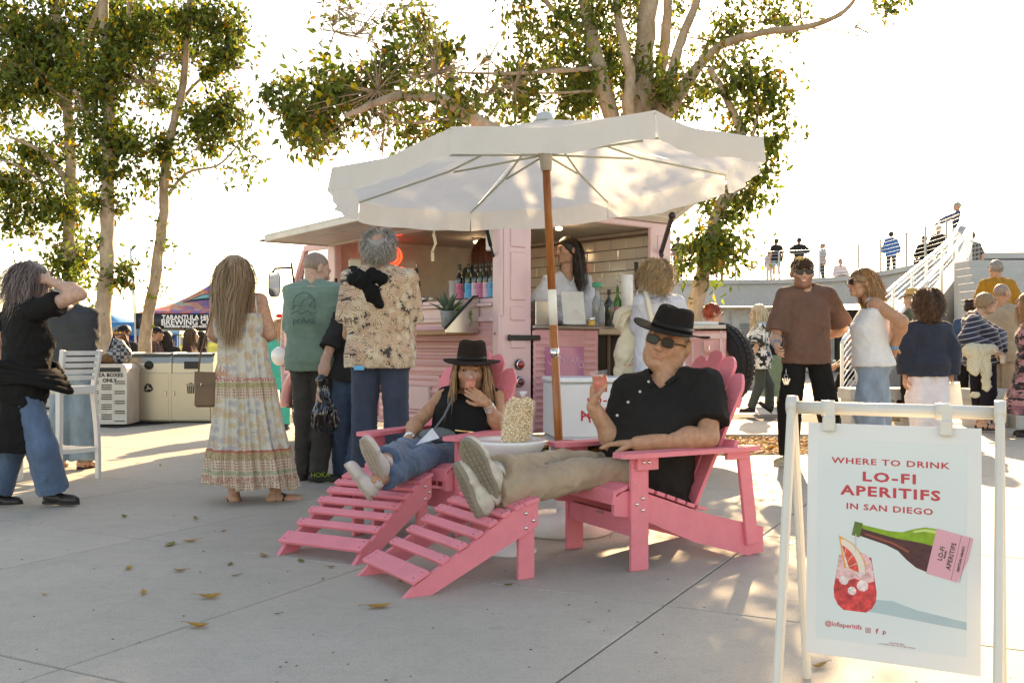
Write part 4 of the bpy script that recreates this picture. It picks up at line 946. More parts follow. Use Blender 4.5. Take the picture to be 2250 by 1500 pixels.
# ------------------------------------------------------------------ pink ribbed van converted to a bar
TC = Vector((-.09, 8.2, 0)); TA = Vector((-.63562, .772, 0)); TB = Vector((.772, .63562, 0))
def T(s, w, z): return TC + TA * s + TB * w + Z * z
TM = Matrix((TA, TB, Z)).transposed().to_4x4(); TM.translation = TC      # (s, w, z) -> world
PINK = mat('truck_pink', (.67, .325, .335), .32, var=.06, vs=3, coat=.4, bs=.12, bscale=14, bdist=.006)
PINKL = mat('truck_pale_pink', (.72, .48, .49), .34, var=.06, vs=3, coat=.4)
WIN = mat('van_cream', (.62, .58, .52), .6); CEIL = mat('van_ceiling', (.55, .5, .43), .7)
DARK = mat('van_dark', (.02, .018, .016), .7); RUB = mat('rubber_black', (.015, .015, .016), .75, var=.2, bs=.3, bscale=50)
STL = mat('stainless', (.55, .53, .5), .28, 1.0, var=.05, vs=3); CHR = mat('chrome', (.75, .75, .75), .12, 1.0, var=.02); WOODM = None
def wood(name, c1, c2, sc=(1, 18, 18), rough=.45):
    m, nt, b = base(name); tc = nd(nt, 'ShaderNodeTexCoord'); v = scaled(nt, tc.outputs['Object'], sc); n = noise(nt, v, 3, 6, .65, .8)
    nt.links.new(hexmix(nt, ramp(nt, n, .3, .7), c1, c2), b.inputs['Base Color']); b.inputs['Roughness'].default_value = rough; bump(nt, b, n, .2, .003); return m
OAK = wood('counter_wood', (.35, .17, .06), (.55, .31, .13), (6, 6, 40))
van = thing('food_van', 'pale pink ribbed vintage van turned into a drinks bar, its side flap raised', 'van', tuple(TC))
def vp(name, b, m, **kw): return b.build(name, m, kw.pop('parent', van), **kw)
def vbox(s0, s1, w0, w1, z0, z1, b=None, bevel=0):
    b = b or MB(); return b.box(((s0 + s1) / 2, (w0 + w1) / 2, (z0 + z1) / 2), (abs(s1 - s0), abs(w1 - w0), abs(z1 - z0)), TM, bevel=bevel)
W = 2.08; LEN = 3.9
def ribbed(s0, s1, z0, z1, pitch=.062, amp=.011, w=0.0, b=None, m=.0):
    """horizontal pressed ribs on the side plane, closing off towards the ends"""
    b = b or MB(); nz = max(3, int((z1 - z0) / pitch) * 6)
    def fn(u, v):
        s = s0 + (s1 - s0) * u; z = z0 + (z1 - z0) * v; e = min(1, max(0, min(s - s0, s1 - s) - .04) / .05); ez = min(1, max(0, min(z - z0, z1 - z) - .012) / .02)
        return T(s, w - amp * e * ez * max(0, math.sin(2 * math.pi * (z - z0) / pitch)) ** .7, z)
    b.grid(fn, 24, nz, smooth=True, flip=True); return b
# side skin, in panels with seams
vp('side_panel', ribbed(.10, 2.72, .80, 1.24), PINK); vp('side_panel', ribbed(2.74, 3.62, .80, 1.44), PINK)
vp('side_panel', ribbed(.10, .86, .36, .775), PINK); vp('side_panel', ribbed(.885, 1.9, .36, .775), PINK); vp('side_panel', ribbed(1.92, 3.0, .36, .775), PINK)
b = vbox(.0, 3.6, .012, .05, .34, 1.25); vbox(3.0, 3.9, .012, .05, .72, 1.5, b); vp('side_inner', b, PINK)
b = vbox(.05, 3.3, -.012, .02, .776, .799, bevel=.004); vbox(.862, .884, -.01, .02, .36, .775, b); vbox(1.9, 1.92, -.01, .02, .36, .775, b); vp('seam_strip', b, PINK)
b = vbox(1.0, 1.75, -.022, .01, .45, .68, bevel=.02); vp('hatch_panel', b, PINKL)
b = vbox(.0, 3.7, .0, .1, .30, .345, bevel=.01); vbox(0, .05, 0, W, .30, .345, b); vp('sill_rail', b, PINK)
# window surround
b = vbox(.1, 2.74, -.02, .09, 1.24, 1.285, bevel=.008); vbox(.1, 2.74, -.035, .04, 1.37, 1.40, b, bevel=.006); vbox(.1, 2.74, .0, .03, 1.285, 1.37, b); vbox(.1, 2.74, -.0, .1, 1.40, 1.44, b, bevel=.008)
vp('counter_sill', b, PINKL)
b = vbox(2.74, 2.86, -.01, .08, 1.44, 2.12, bevel=.01); vbox(2.86, 2.9, .0, .05, 1.44, 2.1, b); vp('front_window_pillar', b, PINKL)
b = vbox(.0, .1, -.018, .06, .8, 2.17, bevel=.012); vbox(-.012, .09, -.012, .03, 1.28, 2.16, b, bevel=.01); vp('corner_pillar', b, PINKL)
b = vbox(.0, 3.0, -.01, .1, 2.09, 2.2, bevel=.012); vbox(0, .1, 0, W, 2.17, 2.27, b, bevel=.012); vp('roof_gutter', b, PINKL)
# roof, slightly domed
b = MB()
def rf(u, v): s = -.02 + 3.45 * v; w = W * u; return T(s, w, 2.2 + .13 * math.sin(math.pi * u) ** .6 * (1 - .25 * v))
b.grid(rf, 14, 10); vp('roof', b, PINKL, thick=.03)
# ceiling, floor, far wall, front bulkhead
b = vbox(.03, 3.35, .05, W - .05, 2.165, 2.185); vp('ceiling', b, CEIL)
b = vbox(.03, 3.9, .03, W - .03, .34, .38); vp('floor', b, DARK)
b = vbox(.0, 3.6, W - .04, W, .3, 2.2); fw = vp('far_wall', b, WIN)
b = vbox(2.86, 2.9, .06, W - .05, .4, 2.17); vp('bulkhead', b, WIN)
# tiles on the far wall, laid in running bond
TILE = mat('glazed_tile', (.68, .64, .57), .12, var=.05, vs=3, coat=.5); GROUT = mat('tile_grout', (.10, .085, .07), .9)
b = vbox(.06, 2.1, W - .052, W - .042, 1.0, 2.1); vp('grout', b, GROUT, parent=fw)
tm = None
for r_ in range(9):
    for c_ in range(9):
        s0 = .07 + c_ * .226 - (.113 if r_ % 2 else 0); z0 = 1.14 + r_ * .108
        s1 = min(s0 + .22, 2.1); s0 = max(s0, .062)
        if s1 - s0 < .03: continue
        q = MB(); cs, cz = (s0 + s1) / 2, z0 + .051; hs, hz = (s1 - s0) / 2, .0505; e = .008; wv = W - .052; vs = []
        for dw, k in ((0, 0), (-.007, 0), (-.011, e)):
            for i, j in ((-1, -1), (1, -1), (1, 1), (-1, 1)): vs.append(T(cs + i * (hs - k), wv + dw, cz + j * (hz - k)))
        fs = [(8, 9, 10, 11)] + [(o + a, o + (a + 1) % 4, o + 4 + (a + 1) % 4, o + 4 + a) for o in (0, 4) for a in range(4)]
        q.add(vs, fs); vp('wall_tile', q, TILE, parent=fw)
b = vbox(.06, 2.1, W - .09, W - .04, 2.112, 2.13); vp('ceiling_trim', b, mat('trim_brown', (.2, .15, .11), .5))
b = vbox(.62, .92, W - .075, W - .062, 1.63, 1.73); vp('wall_note', b, mat('paper_white', (.75, .74, .68), .7), parent=fw)
# rear: left pillar, right pillar with pressed panels
def rear(w0, w1, z0, z1, d0=-.0, d1=.04, b=None, bevel=.01): return vbox(-d1, -d0, w0, w1, z0, z1, b, bevel)
b = rear(.0, .32, .3, 2.2, -.04, .012); vp('rear_pillar', b, PINKL)
for z0, z1 in ((1.86, 2.12), (1.42, 1.82), (1.25, 1.37), (1.02, 1.14)): b = rear(.09, .25, z0, z1, .008, .024, bevel=.012); vp('pressed_panel', b, PINKL)
b = rear(1.80, 2.08, .3, 2.2, -.04, .012); vp('rear_pillar', b, PINKL)
for z0, z1 in ((1.75, 2.08), (1.3, 1.65)): b = rear(1.88, 2.02, z0, z1, .008, .022, bevel=.01); vp('pressed_panel', b, PINKL)
b = rear(.29, 1.82, 2.14, 2.2, -.04, .012); vp('rear_header', b, PINKL)
RED = mat('lamp_red', (.35, .01, .01), .12, coat=1); RED2 = mat('lamp_dark_red', (.12, .008, .01), .12, coat=1)
back = -TA
for z_, m_ in ((.885, RED), (.74, RED2)):
    MM = frame(T(-.024, .175, z_), TB, Z); l = MB(); l.lathe([(.046, 0), (.046, .012), (.04, .016), (.037, .012)], M=MM.to_3x3(), c=MM.translation, seg=24); o = vp('tail_light', l, RUB)
    l = MB(); l.lathe([(.041, .010), (.041, .019), (.035, .021)], M=MM.to_3x3(), c=MM.translation, seg=24); vp('ring', l, CHR, parent=o)
    l = MB(); l.lathe([(.035, .018), (.033, .03), (.024, .043), (.01, .049), (.0001, .05)], M=MM.to_3x3(), c=MM.translation, seg=24); vp('lens', l, m_, parent=o)
b = MB(); b.lathe([(.012, 0), (.02, .012), (.016, .026), (.0001, .03)], M=frame(T(.06, -.018, 1.14), TA, Z).to_3x3() , c=T(.06, -.018, 1.14), seg=10); vp('bumper_knob', b, RED2)
# lower left door with ribs, sign
b = MB()
def dfn(u, v):
    w = .34 + .75 * u; z = .34 + .83 * v; e = 1 if (w < .50 or w > .93 or z < .47) else 0; return T(-.012 - .010 * e * max(0, math.sin(z * 2 * math.pi / .055)) * min(1, (1.07 - w) / .02, (w - .355) / .02), w, z)
b.grid(dfn, 60, 150, smooth=True); door = vp('rear_door', b, PINK, thick=.01)
b = rear(.33, 1.1, .32, .36, -.0, .02); rear(.33, 1.1, 1.12, 1.18, .0, .02, b); rear(1.075, 1.1, .34, 1.16, .0, .022, b); vp('door_frame', b, PINK, parent=door)
b = rear(.32, 1.12, 1.185, 1.215, -.25, .04); vp('worktop', b, mat('worktop_steel', (.42, .38, .34), .35, .8), parent=door)
b = rear(.05, .40, 1.085, 1.13, .028, .04, bevel=.004); rear(.05, .07, 1.08, 1.135, .02, .05, b); vp('hinge_strap', b, mat('iron_dark', (.05, .047, .045), .45, .7))
for z_ in (1.19, 1.30): b = rear(.315, .345, z_ - .02, z_ + .03, .012, .03, bevel=.004); vp('hinge', b, mat('iron_dark', (.05, .047, .045), .45, .7))
SGN = mat('sign_magenta', (.52, .18, .32), .08, coat=.8, var=.03)
b = rear(.46, .91, .47, 1.03, .024, .032, bevel=.006); sg = vp('magenta_sign', b, SGN)
SL_ = mat('sign_letters', (.66, .36, .48), .5)
def rearM(w, z, d=.034, rot=0): return frame(T(-d, w, z), TB * math.cos(R(rot)) + Z * math.sin(R(rot)), Z * math.cos(R(rot)) - TB * math.sin(R(rot)))
for ch_, w_, z_, rt in (('V', .525, .885, 22), ('I', .59, .91, 12), ('N', .65, .925, 4), ('Y', .71, .925, -4), ('A', .77, .915, -10), ('R', .825, .90, -16), ('D', .875, .87, -24)):
    text(ch_, .095, rearM(w_, z_, rot=rt), SL_, sg, bold=.0015)
for k_, ch_ in enumerate('N A'.split()): text(ch_, .1, rearM(.575 + k_ * .11, .735), SL_, sg, bold=.002)
text('O', .1, rearM(.655, .585), SL_, sg, bold=.002)
# lower right: dark opening with shelf and frame
b = vbox(.05, 1.6, 1.1, 1.84, .36, 1.17); 
b = MB(); vbox(1.2, 1.22, 1.05, 2.0, .36, 1.2, b); vbox(0, 1.2, 1.08, 1.1, .36, 1.18, b); vp('locker', b, DARK)
b = rear(1.1, 1.8, 1.14, 1.2, -.4, .03); vp('worktop', b, mat('worktop_tan', (.42, .34, .25), .5)); b = rear(1.1, 1.8, .62, .64, -.5, .0); rear(1.3, 1.34, .38, 1.14, -.1, -.06, b); vp('shelf', b, mat('shelf_brown', (.12, .08, .05), .6))
# interior worktops and appliances
b = vbox(.12, 1.6, W - .55, W - .06, 1.18, 1.21); vp('worktop', b, STL); b = vbox(.14, 1.6, W - .53, W - .07, .4, 1.18); vp('cabinet', b, mat('cabinet_grey', (.3, .28, .26), .5))
b = vbox(.1, 2.7, .1, .42, 1.20, 1.235); vp('worktop', b, STL); b = vbox(.15, 2.7, .12, .4, .4, 1.2); vp('cabinet', b, mat('cabinet_grey', (.3, .28, .26), .5))
b = MB(); Mx = Matrix.Rotation(0, 4, 'X'); b.box(T(2.55, .14, 1.80), (.15, .12, .27), bevel=.02); vp('speaker_box', b, mat('cream_box', (.6, .58, .52), .5))
b = MB(); b.tube([T(2.55, .14, 1.66), T(2.56, .16, 1.6), T(2.55, .14, 1.5)], .012, 6); vp('cable', b, mat('cream_box', (.6, .58, .52), .5))
b = vbox(2.42, 2.62, .10, .15, 1.40, 1.56, bevel=.01); so = vp('socket_box', b, mat('cream_box', (.6, .58, .52), .5))
for i_ in (0, 1):
    for j_ in (0, 1): b = vbox(2.455 + i_ * .08, 2.505 + i_ * .08, .096, .1, 1.42 + j_ * .07, 1.465 + j_ * .07, bevel=.003); vp('socket', b, mat('socket_white', (.75, .73, .68), .4), parent=so)
b = vbox(.14, .24, .02, .14, 1.84, 2.06, bevel=.01); vp('wall_speaker', b, mat('white_plastic', (.72, .72, .7), .4))
b = MB(); b.tube([T(-.4, .42, 1.18), T(-.4, .42, 1.2)], .01)
b = vbox(-.02, .05, .36, .6, 1.215, 1.42, bevel=.004); vp('steel_box', b, STL)
# front of the van: cab, fender, wheel, headlight, mirror
b = MB()
def cab(u, v):
    z = 1.44 + .72 * v; s = 2.9 + (.95 - .42 * v ** 1.4) * u; return T(s, .0 + .04 * v, z)
b.grid(cab, 8, 8, flip=True); 
cabs = MB(); 
cabs.bar(T(3.82, .02, 1.45), T(3.48, .05, 2.08), .05, .05); cabs.bar(T(2.9, .03, 2.1), T(3.48, .05, 2.1), .05, .06); cabs.bar(T(3.82, .02, 1.46), T(2.9, .02, 1.46), .05, .05); cabs.bar(T(3.82, W - .02, 1.45), T(3.48, W - .05, 2.08), .05, .05); cabs.bar(T(3.48, .05, 2.1), T(3.48, W - .05, 2.1), .06, .06)
vp('cab_frame', cabs, PINK)
gl = MB(); gl.add([T(3.8, .03, 1.46), T(3.47, .05, 2.08), T(3.47, W - .05, 2.08), T(3.8, W - .03, 1.46)], [(0, 1, 2, 3)]); gl.add([T(2.95, .03, 1.47), T(3.77, .03, 1.47), T(3.44, .05, 2.07), T(2.95, .05, 2.07)], [(0, 1, 2, 3)])
vp('windscreen', gl, mat('van_glass', (.6, .68, .7), .03, trans=.9, spec=.6))
b = MB()
def fr(u, v): z = .45 + 1.02 * v; return T(3.92 + .06 * math.sin(math.pi * v) + .006 * math.sin(z * 100), W * u, z)
b.grid(fr, 12, 60); vp('front_panel', b, PINKL, thick=.02)
b = ribbed(3.64, 3.9, .72, 1.44); vp('side_panel', b, PINK)
# wheel arch: pink lip round a dark well
ac = (3.42, .50); b = MB(); pts = []
for i_ in range(17):
    a_ = math.pi * (-.02 + 1.02 * i_ / 16); pts.append((ac[0] + .40 * math.cos(a_), ac[1] - .12 + .37 * math.sin(a_)))
vs = []; 
for s_, z_ in pts: vs += [T(s_, -.06, z_), T(s_, .06, z_), T(s_ + (s_ - ac[0]) * .14, -.055, z_ + (z_ - .4) * .14), T(s_ + (s_ - ac[0]) * .3, .02, z_ + (z_ - .4) * .3)]
fs = []
for i_ in range(16):
    o_ = i_ * 4; fs += [(o_, o_ + 4, o_ + 5, o_ + 1), (o_, o_ + 2, o_ + 6, o_ + 4), (o_ + 2, o_ + 3, o_ + 7, o_ + 6)]
b.add(vs, fs, True); vp('fender', b, PINK, thick=.008)
b = vbox(3.05, 3.8, .06, .5, .3, .8); vp('wheel_well', b, DARK)
def wheel(c, ax, r=.33, w=.16, name='wheel', root=van, tread=True, rimcol=(.55, .5, .42)):
    M = frame(c, Vector(ax).orthogonal(), Z if abs(Vector(ax).z) < .5 else TB); ax = Vector(ax).normalized(); M = frame(c, ax.cross(Z), Z); R3 = M.to_3x3()
    q = MB(); prof = [(r * .62, -w * .46), (r * .8, -w * .55), (r * .93, -w * .5), (r, -w * .38), (r, w * .38), (r * .93, w * .5), (r * .8, w * .55), (r * .62, w * .46)]; q.lathe(prof, M=R3, c=c, seg=48, caps=False); o = q.build(name, RUB, root)
    if tread:
        tb = MB(); n = 46
        for k in range(n):
            a = 2 * math.pi * k / n
            for j, (z0, z1) in enumerate(((-.5, -.2), (-.17, .03), (.06, .22), (.26, .5))):
                aa = a + (.5 if j % 2 else 0) * 2 * math.pi / n; d = Vector((math.cos(aa), math.sin(aa), 0)); t_ = Vector((-math.sin(aa), math.cos(aa), 0)); mid = d * (r + .004 - (.016 if j in (0, 3) else 0)); L_ = 2 * math.pi * r / n * .8
                MM = Matrix((t_, d, Vector((0, 0, 1)))).transposed().to_4x4(); MM.translation = mid + Vector((0, 0, w * (z0 + z1) / 2))
                tb.box((0, 0, 0), (L_, .014, w * (z1 - z0)), M @ MM)
        tb.build('tread', RUB, o, kind='stuff')
    q = MB(); q.lathe([(r * .64, -w * .3), (r * .64, w * .42), (r * .56, w * .44), (r * .5, w * .2), (r * .3, w * .12), (r * .24, w * .26), (r * .1, w * .3), (.0001, w * .3)], M=R3, c=c, seg=32, caps=False); q.build('rim', mat('rim_cream', rimcol, .4), o); return o
wheel(T(3.42, .1, .33), -TB)
wheel(T(.9, .22, .33), -TB); wheel(T(3.42, W - .2, .33), TB); wheel(T(.9, W - .2, .33), TB)
b = MB(); hl = T(3.95, -.02, .92); Hm = frame(hl, TB, Z); b.lathe([(.0001, -.13), (.06, -.11), (.1, -.05), (.11, 0), (.105, .02), (.06, .04), (.0001, .048)], M=Matrix.Rotation(0, 3, 'X') @ frame(hl, TB, Z).to_3x3() @ Matrix.Rotation(R(180), 3, 'X'), c=hl, seg=24); vp('headlight', b, mat('headlight_white', (.75, .74, .7), .15, coat=.6))
mp = P(619, 633, 10.9); b = MB(); b.tube([T(3.62, .0, 1.60), T(3.66, -.03, 1.95), P(640, 588, 10.9), P(605, 590, 10.9), P(597, 600, 10.9), P(594, 640, 10.9)], .012, 8); mi = vp('mirror_arm', b, RUB)
Mm = frame(P(603, 625, 10.88), Vector((1, .35, 0)), Z); b = MB(); pts = [(math.copysign(abs(math.cos(a)) ** .55, math.cos(a)) * .065, math.copysign(abs(math.sin(a)) ** .55, math.sin(a)) * .14) for a in [2 * math.pi * i / 24 for i in range(24)]]
b.prism(pts, -.02, .012, Mm); mo = vp('mirror', b, RUB, parent=mi)
b = MB(); b.prism([(u * .86, v * .93) for u, v in pts], .0125, .016, Mm); b.build('glass', mat('mirror_glass', (.8, .82, .82), .03, 1.0, var=0), mo)
# raised side flap
AW = mat('flap_cream', (.66, .62, .55), .5); AWT = mat('flap_top', (.6, .62, .64), .4)
def AP(s, d, z): return T(s, -d, z)
b = MB(); 
def slab4(b, a, c, d, e, th):
    n = (c - a).cross(e - a).normalized() * th; b.add([a, c, d, e, a + n, c + n, d + n, e + n], [(3, 2, 1, 0), (4, 5, 6, 7), (0, 1, 5, 4), (1, 2, 6, 5), (2, 3, 7, 6), (3, 0, 4, 7)]); return b
A0, A1, A2, A3_ = AP(2.82, .02, 2.10), AP(2.88, .70, 2.105), AP(.05, .70, 2.16), AP(.05, .02, 2.15)
slab4(b, A0, A1, A2, A3_, -.018); flap = vp('side_flap', b, AW)
b = MB(); slab4(b, A0 + Z * .03, A1 + Z * .03 - TB * .03, A2 + Z * .03 - TB * .03, A3_ + Z * .03, .012 * 1); vp('flap_skin', b, AWT, parent=flap)
b = MB(); b.bar(A1 + Z * .008, A2 + Z * .008, .05, .07, bevel=.006); b.bar(A0 - Z * .01, A3_ - Z * .01, .05, .04); b.bar(A0, A1, .05, .06); b.bar(A3_, A2, .05, .06); b.bar(A1.lerp(A0, .4) - Z * .01, A2.lerp(A3_, .4) - Z * .01, .03, .02); vp('flap_frame', b, AW, parent=flap)
for k_ in range(1, 6): b = MB(); p_ = A0.lerp(A3_, k_ / 6); q_ = A1.lerp(A2, k_ / 6); b.bar(p_ - Z * .008, q_ - Z * .008, .03, .02); vp('flap_rib', b, AW, parent=flap)
b = MB(); b.prism([(0, 0), (-.12, -.01), (0, -.03)], -.02, .02, frame(A1, Vector((1, 0, 0)), Z)); vp('flap_spike', b, DARK, parent=flap)
b = MB(); b.tube([P(1062, 470, 7.95), P(1078, 540, 8.15)], .016, 8); b.tube([P(1078, 540, 8.15), P(1092, 588, 8.35)], .009, 8); vp('gas_strut', b, RUB)
# raised rear hatch: white ribbed underside with a window
HW = mat('hatch_white', (.74, .72, .66), .45)
H0, H1 = T(-.02, .30, 2.215), T(-.02, 2.06, 2.215); HD = (-TA * .61 + Z * .31).normalized(); HN = TB.cross(HD).normalized(); HL = .84
hm = frame(H0, TB, HD)
hatch = MB(); wlen = 1.76
def hp(u, v, z=0): return hm @ Vector((u, v, z))
def hq(b, u0, u1, v0, v1, z0, z1, bevel=0): return b.box(((u0 + u1) / 2, (v0 + v1) / 2, (z0 + z1) / 2), (u1 - u0, v1 - v0, z1 - z0), hm, bevel=bevel)
b = MB(); hq(b, 0, wlen, 0, .10, -.02, .02, .006); hq(b, 0, wlen, HL - .1, HL, -.02, .02, .006); hq(b, 0, .08, 0, HL, -.021, .021, .006); hq(b, wlen - .08, wlen, 0, HL, -.021, .021, .006); hq(b, 1.18, 1.28, .1, HL - .1, -.019, .019); hq(b, .42, .5, .1, HL - .1, -.018, .018)
ht = vp('rear_hatch', b, HW)
for (u0, u1) in ((1.285, wlen - .085), (.085, .415)):
    b = MB()
    def rb(u, v): return hp(u0 + (u1 - u0) * u, .1 + (HL - .2) * v, .004 + .008 * abs(math.sin(v * math.pi * 17)))
    b.grid(rb, 3, 140, smooth=True); vp('ribbed_panel', b, HW, parent=ht, thick=.006)
b = MB(); hq(b, .5, 1.18, .1, .26, -.012, .012); hq(b, .5, 1.18, HL - .21, HL - .1, -.012, .012); vp('window_surround', b, HW, parent=ht)
wpts = [(.84 + math.copysign(abs(math.cos(a)) ** .45, math.cos(a)) * .31, .44 + math.copysign(abs(math.sin(a)) ** .45, math.sin(a)) * .19) for a in [2 * math.pi * i / 28 for i in range(29)]]
b = MB(); b.tube([hp(u, v, .0) for u, v in wpts], .018, 6, caps=False); vp('window_seal', b, RUB, parent=ht)
b = MB(); b.prism(wpts[:-1], -.004, .0, hm); vp('window_glass', b, mat('hatch_glass', (.8, .88, .92), .05, trans=.9, spec=.5), parent=ht)
for q_ in (0,): b = MB(); b.bar(P(1476, 478, 8.95), P(1452, 556, 9.40), .035, .03); b.ball(P(1477, 474, 8.93), .035, 8, 6); b.ball(P(1452, 560, 9.41), .03, 8, 6); vp('hatch_strut', b, mat('strut_dark', (.04, .035, .033), .4, .3))
# opened lower right door carrying the spare tyre, with a white counter
D0, D1 = T(-.03, 1.84, 0), Vector((1.985, 9.22, 0)); dd_ = (D1 - D0).normalized(); dn = Vector((dd_.y, -dd_.x, 0)); Dm = frame(D0, dd_, Z); Ld = (D1 - D0).length
b = MB(); b.box((Ld / 2, .76, 0), (Ld, .84, .03), Dm, bevel=.008); od = vp('open_rear_door', b, PINK)
b = MB()
for k_ in range(7): b.box((.06 + k_ * Ld / 7, .72, .018), (.02, .7, .014), Dm, bevel=.004)
vp('door_rib', b, PINKL, parent=od); b = MB(); b.box((Ld - .05, .78, .02), (.03, .8, .03), Dm, bevel=.006); b.box((Ld * .5, 1.13, .02), (Ld, .05, .03), Dm); vp('door_edge', b, PINKL, parent=od)
b = MB(); b.prism([(-.05, .06), (.05, .06), (.05, -.02), (.03, -.05), (-.03, -.05), (-.05, -.02)], .02, .045, frame(P(1558, 762, 9.22) , dd_, Z)); o = vp('handle_plate', b, PINK, parent=od)
b = MB(); b.box((0, -.01, .05), (.012, .045, .02), frame(P(1558, 762, 9.22), dd_, Z), bevel=.003); b.build('handle', CHR, o)
b = MB(); b.box((Ld / 2 - .02, 1.215, -.1), (Ld + .06, .035, .36), Dm, bevel=.006); vp('counter_top', b, mat('counter_white', (.68, .64, .57), .4), parent=od)
b = MB(); b.box((Ld + .01, 1.215, .07), (.03, .05, .03), Dm, bevel=.004); vp('counter_end', b, DARK, parent=od)
ta = Vector((.80, .60, 0)); wheel(Vector((1.955, 9.50, .86)), -ta, r=.39, w=.19, name='spare_wheel')
# interior lights
LG = mat('bulb_glow', (1, .75, .4), .3, emit=((1, .72, .38), 5))
for k_, (s_, w_) in enumerate(((.45, 1.05), (1.9, 1.2))):
    lt = thing('ceiling_lamp', ['small glowing round lamp under the van ceiling above the barista', 'small glowing round lamp deeper inside the van above the red haired woman'][k_], 'lamp', tuple(T(s_, w_, 2.14))); q = MB(); q.lathe([(.05, .02), (.055, .0), (.03, -.012), (.0001, -.014)], c=T(s_, w_, 2.142), seg=16); q.build('shade', CHR, lt)
    q = MB(); q.ball(T(s_, w_, 2.125), (.034, .034, .02), 12, 8); q.build('bulb', LG, lt)
    ld = bpy.data.lights.new('lamp_light', 'POINT'); ld.energy = (.9, .35)[k_]; ld.color = (1, .82, .6); ld.shadow_soft_size = .05; lo = bpy.data.objects.new('lamp_light', ld); COL.objects.link(lo); lo.location = T(s_, w_, 2.06)
# neon sign on the far inner wall
NEON = mat('neon_red', (1, .1, .05), .3, emit=((1, .07, .03), 1.1))
neo = thing('neon_sign', 'red neon ring and bar sign glowing behind the curly grey haired man', 'neon sign', tuple(P(862, 570, 10.6)))
def circ(c, r, a0=0, a1=360, n=26): return [P(c[0] + r * math.cos(R(a0 + (a1 - a0) * i / n)), c[1] - r * math.sin(R(a0 + (a1 - a0) * i / n)), 10.55) for i in range(n + 1)]
for r_ in (22, 15): q = MB(); q.tube(circ((860, 563), r_), .011, 8); q.build('tube', NEON, neo)
q = MB(); q.tube([P(789, 585, 10.55), P(885, 589, 10.55), P(889, 593, 10.55), P(885, 597, 10.55), P(789, 594, 10.55), P(789, 585, 10.55)], .011, 8); q.build('tube', NEON, neo)
q = MB(); q.box(P(850, 575, 10.62), (.6, .01, .3)); q.build('backing', mat('clear_acrylic', (.8, .8, .8), .05, trans=1, alpha=.15), neo)

# ------------------------------------------------------------------ things on the side counter
def bottle(name, label, p, h=.31, r=.038, glass=(.05, .12, .02), labelc=None, capc=(.02, .02, .02), group=None, neck=.013, wine=True, pour=False, text_=None):
    t = thing(name, label, 'bottle', tuple(p), group); q = MB(); p = Vector(p)
    q.lathe([(r * .9, 0), (r, .008), (r, h * .58), (r * .92, h * .64), (neck * 1.5, h * .74), (neck, h * .8), (neck, h * .96), (neck * 1.15, h * .965), (neck * 1.15, h)], c=p, seg=16)
    q.build('glass_body', mat('glass_%d_%d_%d' % tuple(int(c * 999) for c in glass), glass, .06, coat=.6, trans=.35), t)
    if labelc: q = MB(); q.lathe([(r * 1.02, h * .12), (r * 1.02, h * .5)], c=p, seg=16, caps=False); q.build('label', mat('label_%d_%d_%d' % tuple(int(c * 999) for c in labelc), labelc, .6), t)
    if labelc and text_:
        f = (Vector((0, 0, 0)) - Vector((p.x, p.y, 0))).normalized(); text('LO-FI', .017, frame(p + f * (r * 1.03 + .001) + Z * h * .43, Z.cross(f), Z), BLK, t, ext=.0005); text('APERITIFS', .011, frame(p + f * (r * 1.03 + .001) + Z * h * .37, Z.cross(f), Z), BLK, t, ext=.0005)
        text('------', .012, frame(p + f * (r * 1.03 + .001) + Z * h * .27, Z.cross(f), Z), BLK, t, ext=.0005)
    if capc: q = MB(); q.lathe([(neck * 1.25, h * .86), (neck * 1.25, h * 1.005)], c=p, seg=12); q.build('cap', mat('cap_%d' % int(capc[0] * 999), capc, .4), t)
    if pour: q = MB(); q.tube([p + Z * h, p + Z * (h + .07)], [.006, .003], 6); q.build('pourer', CHR, t)
    return t
names = ['first bottle of the row, deep pink label over dark glass', 'second bottle of the row, bright blue label', 'third bottle of the row, pale lilac label', 'fourth bottle of the row, rose pink label', 'fifth bottle of the row, pale pink label below green neck', 'last bottle of the row, blue label half hidden by the van pillar']
cols = [(.62, .16, .25), (.05, .42, .7), (.75, .5, .62), (.6, .16, .3), (.76, .48, .58), (.05, .4, .68)]
for i, (px, s_) in enumerate(zip((1010, 1030, 1045, 1057, 1070, 1082), range(6))):
    Yb = 8.78 - i * .055; p = P(px, 0, Yb); p.z = 1.415; bottle('aperitif_bottle', names[i], p, h=.34, r=.036, labelc=cols[i], group='bottles in the row on the van counter', glass=(.05, .09, .015) if i % 2 else (.03, .02, .01), capc=(.05, .055, .04), text_=True)
p = P(915, 0, 9.35); p.z = 1.43; bottle('green_bottle', 'green bottle with a steel pourer beside the flowered shirt', p, h=.33, r=.04, labelc=(.5, .2, .25), pour=True)
p = P(906, 0, 9.45); p.z = 1.43; bottle('green_bottle', 'shorter dark bottle with a pourer, half behind the green one', p, h=.28, r=.035, labelc=None, pour=True)
p = P(738, 0, 10.1); p.z = 1.42; bottle('dark_bottle', 'dark bottle between the two men at the counter', p, h=.3, r=.035)
p = P(752, 0, 10.05); p.z = 1.42; bottle('dark_bottle', 'dark bottle beside the patterned shoulder at the counter', p, h=.3, r=.035)
t = thing('cup_tower', 'tall white cup sleeve with orange sticks on top', 'cup', tuple(P(897, 640, 9.5))); q = MB(); c_ = P(897, 0, 9.5); c_.z = 1.42; q.lathe([(.035, 0), (.042, .2), (.04, .2)], c=c_, seg=14); q.build('cup', mat('paper_white', (.75, .74, .68), .7), t)
q = MB()
for k in range(5): q.bar(c_ + Z * .18, c_ + Vector((rnd.uniform(-.03, .03), 0, .25)), .012, .006)
